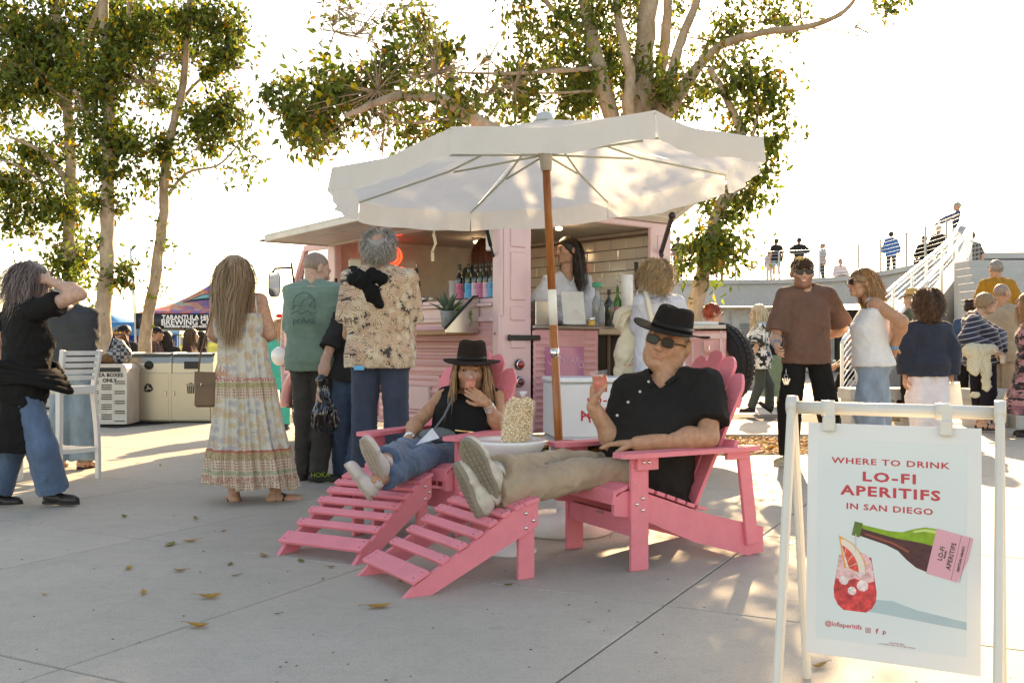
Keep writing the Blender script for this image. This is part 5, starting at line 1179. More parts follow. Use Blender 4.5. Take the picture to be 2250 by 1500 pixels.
q.build('stick', mat('orange_stick', (.7, .28, .04), .5), t)
t = thing('cup_stack', 'stack of clear plastic cups leaning behind the succulent', 'cup', tuple(P(1000, 640, 8.95))); q = MB(); c_ = P(996, 0, 8.9); c_.z = 1.42
for k in range(6): q.lathe([(.03, 0), (.042, .09), (.044, .09)], c=c_ + Z * k * .022, seg=14, caps=False)
q.build('cup', mat('clear_plastic', (.85, .87, .9), .1, alpha=.5, coat=.5), t)
for px, lab, colr in ((932, 'small dark jar on the counter ledge', (.08, .08, .08)), (947, 'small yellow topped can on the counter ledge', (.55, .35, .05))):
    p = P(px, 0, 9.1); p.z = 1.405; t = thing('small_can', lab, 'can', tuple(p)); q = MB(); q.lathe([(.022, 0), (.024, .01), (.024, .05)], c=p, seg=12); q.build('body', mat('can%d' % px, colr, .3, .4), t); q = MB(); q.lathe([(.02, .05), (.02, .075), (.0001, .078)], c=p, seg=12); q.build('lid', CHR if px < 940 else mat('lid_white', (.7, .68, .6), .4), t)
# wood shelf with steel brackets outside the window
b = MB(); S0, S1 = T(2.7, -.02, 1.13), T(.42, -.02, 1.13)
slab4(b, T(.36, -.30, 1.165), T(2.7, -.30, 1.165), T(2.7, -.0, 1.165), T(.36, -.0, 1.165), .03); vp('wood_shelf', b, OAK)
b = MB(); br = T(.33, -.0, 0); Mb = frame(T(.30, -.012, 1.15), -TB, Z); b.prism([(0, .0), (.34, .0), (.34, .025), (.04, .3), (0, .3)], -.015, 0, Mb); b.prism([(0, 0), (.0, .3), (.012, .3), (.012, 0)], 0, .12, frame(T(.30, -.012, 1.15), -TB, Z)); vp('shelf_bracket', b, STL)
b = MB(); b.tube([Mb @ Vector((.34, .03, 0)), Mb @ Vector((.04, .305, 0)), Mb @ Vector((-.0, .305, 0))], .012, 6); vp('bracket_edge', b, RUB)
# succulent and trailing plant in pots
def pot(name, label, p, r, h, m): 
    t = thing(name, label, 'potted plant', tuple(p)); q = MB(); q.lathe([(r * .72, 0), (r * .8, .005), (r, h * .8), (r * 1.02, h), (r * .92, h), (r * .9, h * .85), (.0001, h * .85)], c=p, seg=24); q.build('pot', m, t); return t
CEM = mat('cement_pot', (.36, .36, .35), .85, var=.2, vs=40, bs=.5, bscale=60, bdist=.01)
p = P(985, 0, 8.55); p.z = 1.20; t = pot('succulent', 'pointed green succulent in a grey cement pot on the wooden shelf', p, .068, .14, CEM)
for k in range(15):
    a = k * 2.4; el = .35 + .9 * (k / 15); L = .2; d = Vector((math.cos(a) * math.cos(el), math.sin(a) * math.cos(el), math.sin(el))); s = d.cross(Z).normalized(); n_ = s.cross(d); q = MB()
    pts = [p + Z * .13 + d * L * f - Z * .10 * f * f * (1 - el / 1.4) * L * 3 for f in (0, .2, .45, .7, .9, 1)]; ws = [.018, .026, .028, .02, .009, .001]; vs = []
    for pt, w_ in zip(pts, ws): vs += [pt - s * w_, pt - n_ * w_ * .4, pt + s * w_]
    q.add(vs, [(i * 3 + j, i * 3 + j + 1, i * 3 + j + 4, i * 3 + j + 3) for i in range(5) for j in (0, 1)], True); q.build('leaf', mat('succulent_leaf', (.1, .17, .1), .45, var=.2, vs=20), t, thick=.004)
p = P(1022, 0, 8.42); p.z = 1.20; t = pot('trailing_plant', 'bushy trailing plant with tiny round leaves in a black pot on the shelf', p, .062, .12, mat('black_pot', (.03, .03, .03), .6))
q = MB(); g2 = random.Random(4)
for k in range(70):
    a = g2.uniform(0, 6.28); d = Vector((math.cos(a), math.sin(a), 0)); L = g2.uniform(.02, .13); c0 = p + Z * .14
    for f in range(int(5 + L * 80)):
        u = f * .014; pt = c0 + d * (.03 + .05 * min(1, u / .05) + g2.uniform(-.006, .006)) + Z * (.03 * math.sin(min(1, u / .05) * 3.14) - max(0, u - .04) * .9); 
        if pt.z < p.z + .005: break
        q.ball(pt + Vector((g2.uniform(-.006, .006),) * 3), .0065, 5, 3, tint=(.8 + g2.random() * .5,) * 3)
q.build('foliage', mat('pearl_leaf', (.14, .22, .06), .4, attr=True), t, tints=True, kind='stuff')
# ------------------------------------------------------------------ things on the rear counter
t = thing('menu_stand', 'tilted clear acrylic menu holder with a cream sheet facing inwards', 'menu holder', tuple(P(1265, 715, 8.55)))
Mn = frame(P(1238, 712, 8.48), (1, .25, 0), (.28, .35, 1.0)); q = MB(); q.prism([(0, 0), (.2, 0), (.2, .29), (0, .29)], 0, .004, Mn); q.build('sheet', mat('cream_sheet', (.62, .58, .5), .6), t); q = MB(); q.prism([(-.008, -.004), (.212, -.004), (.212, .3), (-.008, .3)], -.004, -.001, Mn); q.build('holder', mat('clear_acrylic', (.8, .8, .8), .05, trans=1, alpha=.15), t)
q = MB(); q.bar(Mn @ Vector((.1, .14, -.005)), P(1310, 720, 8.35), .03, .004); q.build('strut', mat('clear_acrylic', (.8, .8, .8), .05, trans=1, alpha=.15), t); text('MENU', .02, Mn @ Matrix.Translation((.1, .15, -.0045)) @ Matrix.Rotation(math.pi, 4, 'Y'), mat('ink', (.1, .1, .1), .6), t)
def onc(px, Y, z=1.215): p = P(px, 0, Y); p.z = z; return p
bottle('water_carafe', 'clear bottle with a wide green cap behind the menu holder', onc(1312, 8.75), h=.34, r=.045, glass=(.45, .48, .46), capc=None, neck=.02)
t = thing('screw_lid', 'flat green screw lid on the clear carafe', 'jar lid', tuple(onc(1312, 8.75, 1.55))); q = MB(); q.lathe([(.043, 0), (.045, .005), (.045, .035), (.04, .04)], c=onc(1312, 8.75, 1.555), seg=20); q.build('lid_body', mat('green_plastic', (.02, .3, .14), .4), t)
bottle('sparkling_bottle', 'dark sparkling wine bottle with a pale blue neck band', onc(1338, 8.95), h=.33, r=.045, glass=(.03, .055, .04), capc=(.06, .05, .04))
bottle('green_bottle', 'bright green bottle with a pourer beside the paper towels', onc(1357, 9.1), h=.36, r=.042, glass=(.08, .3, .03), labelc=(.6, .22, .28), pour=True, capc=None)
bottle('sauce_bottle', 'small clear bottle with a dark printed label at the counter edge', onc(1322, 8.62), h=.24, r=.028, glass=(.35, .33, .3), labelc=(.3, .3, .32), capc=(.3, .3, .3), neck=.012)
t = thing('yellow_can', 'tiny yellow and silver tin at the corner of the rear counter', 'can', tuple(onc(1300, 8.55))); q = MB(); q.lathe([(.028, 0), (.029, .004), (.029, .045)], c=onc(1300, 8.55), seg=16); q.build('body', mat('amber_tin', (.7, .42, .06), .3, .4), t); q = MB(); q.lathe([(.026, .045), (.028, .05), (.028, .07), (.0001, .072)], c=onc(1300, 8.55), seg=16); q.build('lid', CHR, t)
t = thing('paper_towel_roll', 'upright roll of white paper towels beside the curly blonde woman', 'paper towels', tuple(onc(1378, 9.05))); q = MB(); q.lathe([(.052, 0), (.055, .004), (.055, .34), (.05, .343), (.02, .343)], c=onc(1378, 9.05, 1.34), seg=28); q.build('roll', mat('towel_white', (.78, .77, .72), .9, bs=.5, bscale=300), t)
q = MB(); q.lathe([(.09, 0), (.09, .12)], c=onc(1378, 9.05), seg=20); q.build('stand', STL, t); q = MB(); q.tube([onc(1398, 9.06, 1.26), onc(1399, 9.06, 1.56)], .01, 8); q.build('rod', CHR, t); q = MB(); q.tube([onc(1399, 9.06, 1.56), onc(1398, 9.06, 1.80)], [.018, .02], 10); q.build('knob', RUB, t)
t = thing('serving_tray', 'shallow white tray on the open door counter', 'tray', tuple(onc(1540, 9.3, 1.235))); q = MB(); q.box(onc(1535, 9.35, 1.25), (.34, .2, .03), bevel=.008); q.build('tray', mat('tray_white', (.74, .74, .73), .4), t)
# ------------------------------------------------------------------ pink garden chairs and footrests
def painted(name, col):
    m, nt, b = base(name); tc = nd(nt, 'ShaderNodeTexCoord'); geo = nd(nt, 'ShaderNodeNewGeometry'); v = scaled(nt, tc.outputs['Object'], (3, 3, 3)); n = noise(nt, v, 3, 5); n2 = noise(nt, scaled(nt, tc.outputs['Object'], (8, 60, 60)), 3, 4); n3 = noise(nt, tc.outputs['Object'], 16, 3)
    c = hexmix(nt, ramp(nt, n, .3, .7), [k * .92 for k in col], [min(1, k * 1.06) for k in col]); c = hexmix(nt, mathn(nt, 'MULTIPLY', ramp(nt, n3, .68, .78), .35), c, (.35, .12, .13))
    c = hexmix(nt, mathn(nt, 'MULTIPLY', ramp(nt, n2, .5, .8), .3), c, [k * .6 for k in col]); c = hexmix(nt, mathn(nt, 'MULTIPLY', ramp(nt, noise(nt, tc.outputs['Object'], 70, 3), .7, .74), .5), c, (.75, .5, .45))
    nt.links.new(c, b.inputs['Base Color']); b.inputs['Roughness'].default_value = .5; bump(nt, b, mathn(nt, 'ADD', n2, mathn(nt, 'MULTIPLY', n, .3)), .5, .004); return m
PW = painted('pink_paint', (.80, .215, .265)); BOLT = mat('bolt_steel', (.7, .68, .66), .25, 1.0)
def bolts(parent, pts, ax=(1, 0, 0), r=.008):
    for p in pts:
        b = MB(); M = frame(p, Vector(ax).orthogonal(), Vector(ax).cross(Vector(ax).orthogonal())); R3 = M.to_3x3(); b.lathe([(r * 1.15, -.001), (r * 1.15, .0015), (r * .8, .005), (.0001, .006)], M=R3, c=p, seg=10); b.build('bolt', BOLT, parent)
def quadprism(b, pts_yz, x0, x1):   # polygon in the side plane
    M = Matrix(((0, 0, 1, 0), (1, 0, 0, 0), (0, 1, 0, 0), (0, 0, 0, 1))); b.prism(pts_yz, x0, x1, M); return b
def footrest(label, loc, rz):
    t = local_thing('footrest', label, 'footrest', loc, rz, 'pink slatted footrests'); w = .235
    prof_ = [(0, 0), (.13, 0), (.66, .235), (.68, .25), (.68, .33), (.655, .355), (.04, .035)]
    for s in (-1, 1):
        b = MB(); quadprism(b, [(.0, .0), (.135, .0), (.665, .238), (.665, .352), (.55, .325), (.32, .19), (.065, .055)], s * w - .011, s * w + .011); r = b.build('side_rail', PW, t)
        bolts(r, [Vector((s * (w + .012), y, z)) for y, z in ((.60, .30), (.64, .265), (.60, .235))], (s, 0, 0))
        b = MB(); b.box((s * (w - .024), .62, .15), (.022, .085, .30), bevel=.003); b.build('leg', PW, t)
    line = [(.075, .075), (.19, .133), (.275, .183), (.352, .226), (.425, .268), (.493, .302), (.562, .328), (.628, .345)]
    for k, (y, z) in enumerate(line):
        y2, z2 = line[min(k + 1, 7)] if k < 7 else (y + (y - line[6][0]), z + (z - line[6][1]) * .6); a = math.atan2(z2 - y * 0 - z, y2 - y) if k < 7 else .2
        wd = (.088, .046, .046, .046, .046, .046, .05, .082)[k]; M = Matrix.Translation((0, y, z + .004)) @ Matrix.Rotation(a, 4, 'X'); b = MB(); b.box((rnd.uniform(-.004, .004), 0, .0), (2 * w + .05, wd, .019), M, bevel=.003); sl = b.build('slat', PW, t)
        nb = MB()
        for s in (-1, 1):
            for q in (-1, 1): nb.box((s * (w - .0), q * wd * .25, .0097), (.01, .004, .0008), M)
        nb.build('screw', mat('screw_dark', (.12, .03, .03), .6), sl)
    b = MB(); b.box((0, .62, .235), (2 * w - .05, .02, .07)); b.build('cross_bar', PW, t); return t
def chair(label, loc, rz, sticker=False):
    """origin under the middle of the front legs, +y towards the back"""
    t = local_thing('garden_chair', label, 'chair', loc, rz, 'pink slatted garden chairs'); w = .262
    for s in (-1, 1):
        b = MB(); quadprism(b, [(-.10, .262), (-.10, .34), (-.05, .368), (.02, .375), (.42, .235), (.80, .135), (.80, .01), (.70, .0), (.36, .10), (.05, .235)], s * w - .011, s * w + .011); b.build('side_rail', PW, t)
        b = MB(); b.box((s * (w + .0235), .03, .265), (.022, .098, .53), bevel=.003); l = b.build('front_leg', PW, t)
        bolts(l, [Vector((s * (w + .035), y, z)) for y, z in ((.045, .335), (.012, .31), (.045, .28))], (s, 0, 0)); bolts(l, [Vector((s * (w + .035), -.0, .47)), Vector((s * (w + .035), -.0, .41))], (s, 0, 0), .004)
        b = MB(); b.box((s * (w + .046), .06, .498), (.022, .12, .06), bevel=.003); bk = b.build('bracket', PW, t); bolts(bk, [Vector((s * (w + .058), y, .505)) for y in (.035, .065)], (s, 0, 0))
        b = MB(); o = []
        for y, hw in ((-.1, .035), (-.085, .055), (-.05, .062), (.2, .06), (.62, .055), (.72, .04), (.735, .025)): o.append((y, hw))
        out = [(y, h_) for y, h_ in o] + [(y, -h_) for y, h_ in reversed(o)]; MM = Matrix(((0, 1, 0, s * (w + .035)), (1, 0, 0, 0), (0, 0, 1, .54), (0, 0, 0, 1))); b.prism(out, -.011, .011, MM); b.build('armrest', PW, t)
        b = MB(); b.bar((s * (w + .024), .655, .52), (s * (w + .024), .715, .06), .022, .075, up=(0, 1, 0), bevel=.003); b.build('rear_post', PW, t)
        b = MB(); b.box((s * (w + .046), .60, .508), (.022, .14, .04), bevel=.003); b.build('bracket', PW, t)
    b = MB(); b.box((0, -.0, .205), (2 * w + .02, .022, .09), bevel=.003); b.box((0, .0, .205), (2 * w - .03, .02, .09)); ap = b.build('apron', PW, t)
    if True: b = MB(); b.box((.02, -.0125, .236), (.06, .002, .014)); b.build('maker_plate', mat('plate_dull', (.42, .2, .2), .6), ap)
    seat = [(-.098, .345, 1.45, .07), (-.06, .378, .35, .075), (.02, .386, -.12, .075), (.10, .366, -.33, .06), (.165, .343, -.34, .05), (.225, .322, -.35, .05), (.285, .30, -.35, .05), (.345, .278, -.33, .05), (.41, .258, -.28, .06)]
    for y, z, a, wd in seat: M = Matrix.Translation((0, y, z)) @ Matrix.Rotation(a, 4, 'X'); b = MB(); b.box((rnd.uniform(-.003, .003), 0, 0), (2 * w + .03, wd, .019), M, bevel=.003); b.build('seat_slat', PW, t)
    # fan of five back slats, leaning back
    bd = Vector((0, .36, .86)).normalized(); B0 = Vector((0, .40, .20))
    for k in range(5):
        u = k - 2; a = u * .044; d = (bd * math.cos(a) + Vector((1, 0, 0)) * math.sin(a)); x = (Vector((1, 0, 0)) * math.cos(a) - bd * math.sin(a)); o = B0 + Vector((u * .082, 0, 0)); M = frame(o, x, d); L = .885 - .030 * u * u
        h0, h1 = .035, .0535; sk = (.0, .022, .045)[abs(u)] * (1 if u > 0 else -1)
        tp = [(h1, L - .03 - max(0, sk)), (h1 * .7, L - .008 - max(0, sk) * .6), (h1 * .2, L), (-h1 * .2, L), (-h1 * .7, L - .008 + min(0, sk) * .6), (-h1, L - .03 + min(0, sk))]
        b = MB(); b.prism([(-h0, 0), (h0, 0)] + tp, -.0095, .0095, M); sl = b.build('back_slat', PW, t)
        nb = MB()
        for v in (.62,):
            for q in (-.018, .018): nb.ball(M @ Vector((q, v, .0105 if False else -.0105)), .003, 6, 4); nb.ball(M @ Vector((q, v, .0105)), .003, 6, 4)
        nb.build('screw', mat('screw_dark', (.12, .03, .03), .6), sl)
    for dist, hw in ((.40, .33), (.62, .26)): c = B0 + bd * dist + Vector((0, .022, -.01)); b = MB(); b.box((0, 0, 0), (2 * hw, .024, .05), Matrix.Translation(c) @ Matrix.Rotation(-.39, 4, 'X'), bevel=.003); b.build('cross_bar', PW, t)
    b = MB(); b.box((0, .70, .10), (2 * w - .02, .02, .07)); b.build('cross_bar', PW, t); return t
def rotz_for(u): return math.atan2(u[1], u[0]) - math.pi / 2     # +y maps onto u
u1 = (.88, .47); C1 = (.43, 4.875, 0); chair('pink slatted garden chair that the man in the black hat leans back in', C1, rotz_for(u1))
u2 = (.5, .866); C2 = (-.545, 5.60, 0); chair('pink slatted garden chair that the woman with the drink sits in', C2, rotz_for(u2))
footrest('nearest pink slatted footrest under the seated man\'s trainers', ((-.70 - .455) / 2, (4.54 + 4.11) / 2, 0), rotz_for((.55, .34)))
footrest('pink slatted footrest under the seated woman\'s crossed feet, further from the camera', ((-1.175 - .754) / 2, (4.96 + 4.75) / 2, 0), rotz_for((.48, .877)))

# ------------------------------------------------------------------ parasol
UM = mat('parasol_canvas', (.80, .79, .75), .85, var=.03, vs=4, thin=.5, bs=.35, bscale=14, bdist=.02)
PY = 5.62; foot = P(1237, 757, PY); foot.z = 0; topc = P(1198, 325, PY); axis = (topc - foot).normalized()
um = thing('parasol', 'large off-white parasol with eight panels on a wooden pole, over the seated pair', 'parasol', tuple(foot))
POLE = wood('varnished_pole', (.30, .09, .022), (.46, .17, .05), (20, 20, 2), .3)
def onax(z): return foot + axis * (z / axis.z)
segs = [(.16, 1.16, POLE, .0235, 'pole'), (1.16, 1.36, mat('pole_sleeve', (.74, .73, .66), .5), .0245, 'pole_sleeve'), (1.36, 2.36, POLE, .0225, 'pole')]
for z0, z1, m_, r_, nm in segs: b = MB(); b.tube([onax(z0), onax(z1)], r_, 20); b.build(nm, m_, um)
b = MB(); b.tube([onax(.975), onax(1.03)], .0255, 20); b.build('hinge_sleeve', CHR, um)
b = MB(); b.tube([onax(2.03), onax(2.05), onax(2.09), onax(2.13), onax(2.15)], [.03, .032, .036, .042, .036], 16); b.build('runner', mat('hub_cream', (.66, .6, .48), .5), um)
b = MB(); b.tube([onax(.0), onax(.34)], .032, 16); b.build('base_tube', mat('white_plastic', (.72, .72, .7), .4), um)
bc = Vector((foot.x + .01, foot.y, 0)); b = MB(); b.lathe([(.262, 0), (.272, .01), (.27, .06), (.25, .085), (.05, .1), (.04, .14)], c=bc, seg=40); b.build('base', mat('white_plastic', (.72, .72, .7), .4), um)
apx = P(1197, 262, PY); RX = 1.21; tilt = -.062
def rimpt(k):
    a = R(22.5 + 45 * k - 90); x, y = math.cos(a) * RX, math.sin(a) * RX; return Vector((apx.x + x, apx.y + y, 2.028 + .075 * x - .037 * y))
RIM = [rimpt(k) for k in range(8)]
for k in range(8):     # k=0 panel faces the camera (a from -67.5 to -112.5)
    a, c = RIM[(k - 1) % 8], RIM[k]; n0 = ((a + c) / 2 - apx); b = MB()
    def cf(u, v):
        e = a.lerp(c, u); p = apx.lerp(e, v); p.z -= .035 * math.sin(math.pi * u) * v * (1 - .3 * v) + .02 * math.sin(math.pi * v); 
        p.z += .006 * math.sin(9 * u + k * 2) * v * v; inward = (apx - e); inward.z = 0; p += inward.normalized() * .03 * math.sin(math.pi * u) * v ** 3; return p
    b.grid(cf, 16, 14); pn = b.build('panel', UM, um)
    out = Vector((n0.x, n0.y, 0)).normalized(); L = .125; ph = k * 1.7; b = MB(); blow = (.01, -.02, .05, .03, .02, .03, .06, .02)[k]
    def vf(u, v):
        e = cf(u, 1.0); w_ = math.sin(math.pi * u); q = e - Z * L * v * (1 + .035 * math.sin(u * 13 + ph)) + out * (blow * v * v * w_ + .009 * v * math.sin(u * 17 + ph) + .008 * v * math.sin(u * 31 + ph * 2) + .01 * v); return q
    b.grid(vf, 34, 8); b.build('valance', UM, pn)
    b = MB(); r0 = apx - Z * .03; b.tube([r0, r0.lerp(c, .5) - Z * .045, c - Z * .01], .0075, 6, flat=.8); rb = b.build('rib', mat('rib_green', (.56, .58, .44), .5), um)
    b = MB(); b.tube([onax(2.12), r0.lerp(c, .47) - Z * .06], .0065, 6); b.build('stretcher', mat('rib_green', (.56, .58, .44), .5), rb)
b = MB(); b.lathe([(.06, 0), (.05, .02), (.045, .045), (.02, .055), (.0001, .06)], c=apx - Z * .015, seg=16); b.build('finial', mat('finial_grey', (.45, .47, .48), .5), um)
tie = MB(); tp = [P(957, 487, 6.6), P(955, 500, 6.6), P(953, 515, 6.61), P(957, 535, 6.6), P(950, 552, 6.6), P(951, 572, 6.6)]
for i in range(5): tie.bar(tp[i], tp[i + 1] + (tp[i + 1] - tp[i]) * .1, .014 if i % 2 else .02, .006, up=(0, 1, 0))
tie.build('tie_strap', mat('strap_cream', (.68, .58, .4), .8), um)
# ------------------------------------------------------------------ side table, popcorn
tc_ = P(1118, 968, 5.05); tb = thing('side_table', 'round white pedestal table with a shallow dish top between the two chairs', 'table', (tc_.x, tc_.y, 0)); WP = mat('white_ceramic', (.74, .74, .75), .22, var=.03, coat=.5)
zt = .565; b = MB(); b.lathe([(.03, zt - .13), (.09, zt - .115), (.15, zt - .07), (.18, zt - .03), (.192, zt - .012), (.196, zt), (.19, zt + .006), (.176, zt - .004), (.0001, zt - .008)], c=(tc_.x, tc_.y, 0), seg=48); b.build('dish_top', WP, tb)
b = MB(); b.lathe([(.14, 0), (.145, .012), (.11, .03), (.075, .06), (.062, .2), (.06, .36), (.075, .43), (.03, .44)], c=(tc_.x, tc_.y, 0), seg=36); b.build('pedestal', WP, tb)
pc_ = P(1137, 960, 5.02); pc_.z = zt - .004; pp = thing('popcorn_bag', 'tall clear bag stuffed with yellow popcorn and tied with red string', 'popcorn', tuple(pc_))
hb_ = .222; prof_ = lambda z: .077 * (1 - .10 * (z / hb_ - .3) ** 2) if z < hb_ * .78 else .077 * (1 - .02) * math.sqrt(max(.02, 1 - ((z - hb_ * .78) / (hb_ * .25)) ** 2))
def sh(z): return pc_ + Vector((.030 * z / hb_ - .012, 0, z))
KRN = mat('popcorn', (.88, .70, .44), .8, var=.15, vs=60, attr=True, bs=.4, bscale=200)
kr = bmesh.new(); bmesh.ops.create_icosphere(kr, subdivisions=1, radius=1); KV = np.array([v.co[:] for v in kr.verts]); KF = [[v.index for v in f.verts] for f in kr.faces]; kr.free()
kernels = []; g3 = random.Random(9); shapes = []
for v_ in range(6):
    b = MB()
    for _ in range(4): c_ = Vector((g3.gauss(0, .5), g3.gauss(0, .5), g3.gauss(0, .5))); b.add(KV * g3.uniform(.45, .75) + np.array(c_), KF, True, tint=(1.05, 1.05, 1.05) if g3.random() > .2 else (.7, .5, .25))
    shapes.append(b.mesh('kernel', KRN, tints=True))
tries = 0
while len(kernels) < 290 and tries < 9000:
    tries += 1; z = g3.uniform(.008, hb_ - .005); a = g3.uniform(-math.pi, math.pi); 
    if math.sin(a) > .35 and g3.random() < .7: continue
    p = sh(z) + Vector((math.cos(a), math.sin(a), 0)) * prof_(z) * .87
    if all((p - q).length > .0128 for q in kernels): kernels.append(p)
ppm = MB(); ppm.grid(lambda u, v: sh(hb_ * v) + Vector((math.cos(2 * math.pi * u), math.sin(2 * math.pi * u), 0)) * prof_(hb_ * v * .999) * .8, 20, 14, closeu=True); core = ppm.build('popcorn_mass', mat('popcorn_core', (.55, .36, .14), .9, vs=60, var=.4), pp)
for p in kernels:
    o = bpy.data.objects.new('popcorn_piece', g3.choice(shapes)); COL.objects.link(o); o.parent = pp; o.location = p - Vector(pc_); s = g3.uniform(.0072, .0098); o.scale = (s, s, s); o.rotation_euler = (g3.uniform(0, 6), g3.uniform(0, 6), g3.uniform(0, 6))
b = MB(); b.grid(lambda u, v: sh(hb_ * 1.02 * v) + Vector((math.cos(2 * math.pi * u), math.sin(2 * math.pi * u), 0)) * (prof_(min(hb_ * .999, hb_ * v)) + .006 + .002 * math.sin(20 * u + 9 * v)), 40, 20, closeu=True)
m, nt, bb = base('clear_bag'); bb.inputs['Base Color'].default_value = (1, 1, 1, 1); bb.inputs['Roughness'].default_value = .08; bb.inputs['Alpha'].default_value = .13; bb.inputs['Coat Weight'].default_value = 1; BAGM = m
b.build('bag_film', BAGM, pp); tpz = sh(hb_)
b = MB(); b.grid(lambda u, v: tpz + Vector((.006 + .008 * v, 0, 0)) + Vector((math.cos(2 * math.pi * u), math.sin(2 * math.pi * u), 0)) * (.004 + .017 * v * (1 + .3 * math.sin(5 * 2 * math.pi * u))) + Z * (.032 * v), 20, 6, closeu=True); b.build('bag_top', mat('bag_tuft', (.8, .82, .85), .15, alpha=.75), pp)
b = MB(); b.tube([tpz + Vector((-.03, -.005, .012)), tpz + Vector((0, -.006, .002)), tpz + Vector((.012, 0, .0)), tpz + Vector((.02, -.004, -.004))], .0018, 5); b.build('red_string', mat('red_string', (.6, .02, .02), .6), pp)
# small grey box behind the popcorn
t = thing('card_box', 'thin pale grey card box standing behind the popcorn bag', 'box', tuple(P(1163, 955, 5.12))); b = MB(); q = P(1160, 955, 5.13); b.box((q.x, q.y, zt + .05), (.05, .02, .10), bevel=.002); b.build('body', mat('pale_card', (.5, .52, .56), .6), t)
# ------------------------------------------------------------------ white drinks cooler with red lettering, on feet
cq = P(1204, 816, 7.55); Rz = (1.0, .16, 0); CM = frame(Vector((P(1220, 0, 7.5).x, 7.5, .30)), Rz, Z); co = thing('drinks_cooler', 'white chest cooler with red lettering behind the seated man', 'cooler', tuple(CM.translation))
cw, chh = 1.02, .50; WC = mat('cooler_white', (.66, .68, .71), .35, var=.03)
def cb(b, x0, x1, y0, y1, z0, z1, bevel=.01): return b.box(((x0 + x1) / 2, (y0 + y1) / 2, -(z0 + z1) / 2), (x1 - x0, y1 - y0, z1 - z0), CM, bevel=bevel)
b = MB(); cb(b, 0, cw, .04, chh - .045, 0, .5, .015); cb(b, .0, .06, 0, .04, 0, .5); cb(b, cw - .06, cw, 0, .04, 0, .5); cb(b, .0, cw, .01, .04, .0, .5); b.build('cooler_body', WC, co)
b = MB(); cb(b, -.01, cw + .01, chh - .04, chh, -.015, .51, .012); b.build('lid', mat('cooler_lid', (.74, .76, .78), .3), co)
for x in (.06, cw - .06):
    for z in (.05, .45): b = MB(); b.tube([CM @ Vector((x, .0, -z)), CM @ Vector((x, -.3, -z))], .02, 8); b.build('leg', STL, co)
b = MB(); cb(b, .06, .14, .01, .035, -.006, 0, .002); b.build('badge', mat('badge_brown', (.12, .08, .07), .4), co)
REDP = mat('print_red', (.55, .02, .03), .6)
def onc2(x, y, a=0): return CM @ Matrix.Translation((x, y, .003)) @ Matrix.Rotation(R(a), 4, 'Z')
for ch_, x, y, a in (('L', .17, .285, 14), ('O', .225, .295, 8), ('-', .285, .30, 3), ('F', .345, .298, -3), ('I', .405, .288, -10), ('A', .12, .185, 24), ('P', .175, .165, 14)): text(ch_, .085 if ch_ not in 'AP' else .10, onc2(x + .1, y + .03, a), REDP, co, bold=.002)
for ch_, x, y, a in (('E', .24, .15, 8), ('R', .31, .145, 3), ('I', .365, .145, -1), ('T', .42, .15, -6), ('I', .47, .157, -9), ('F', .53, .165, -12), ('S', .59, .18, -16)): text(ch_, .10, onc2(x + .1, y + .05, a), REDP, co, bold=.002)
text('BRAND', .04, onc2(.40, .26), REDP, co, bold=.001)
# ------------------------------------------------------------------ tote bag on the rear counter edge (cream canvas, folded over)
TOTE = mat('cream_canvas', (.72, .64, .47), .95, var=.08, bs=.5, bscale=300, bdist=.002, sheen=.2)
YB = 8.35; t = thing('tote_bag', 'folded cream canvas tote bag with red print, slumped on the worktop edge', 'tote bag', tuple(P(1390, 800, YB))); S = SDF()
S.ell(P(1382, 702, YB), (.135, .10, .12), k=.05); S.ell(P(1402, 760, YB), (.18, .09, .14), k=.06); S.ell(P(1405, 820, YB), (.22, .08, .17), k=.05); S.ell(P(1370, 780, YB), (.08, .08, .1), k=.04)
S.ell(P(1383, 712, YB - .09), (.035, .06, .075), Matrix.Rotation(R(24), 3, 'Y'), .02, sub=True); S.disp(folds(.009, 20, 5)); mesh_obj('canvas', [S.mesh(.008, 1)], TOTE, t)
b = MB(); b.tube([P(1352, 720, YB - .1), P(1362, 690, YB - .12), P(1385, 678, YB - .11), P(1404, 690, YB - .1), P(1412, 712, YB - .08)], .012, 7); b.tube([P(1362, 835, YB - .09), P(1385, 790, YB - .12), P(1425, 750, YB - .1)], .006, 5); b.build('rolled_edge', TOTE, t)
text('bfram', .055, frame(P(1417, 786, YB - .115), (1, 0, .06), (0, 0, 1)), mat('print_maroon', (.4, .03, .06), .7), t, bold=.001); text('production', .028, frame(P(1417, 797, YB - .115), (1, 0, .06), (0, 0, 1)), mat('print_maroon', (.4, .03, .06), .7), t); text('Margaritaville', .026, frame(P(1390, 800, YB - .115), (1, 0, .2), (0, 0, 1)), REDP, t)
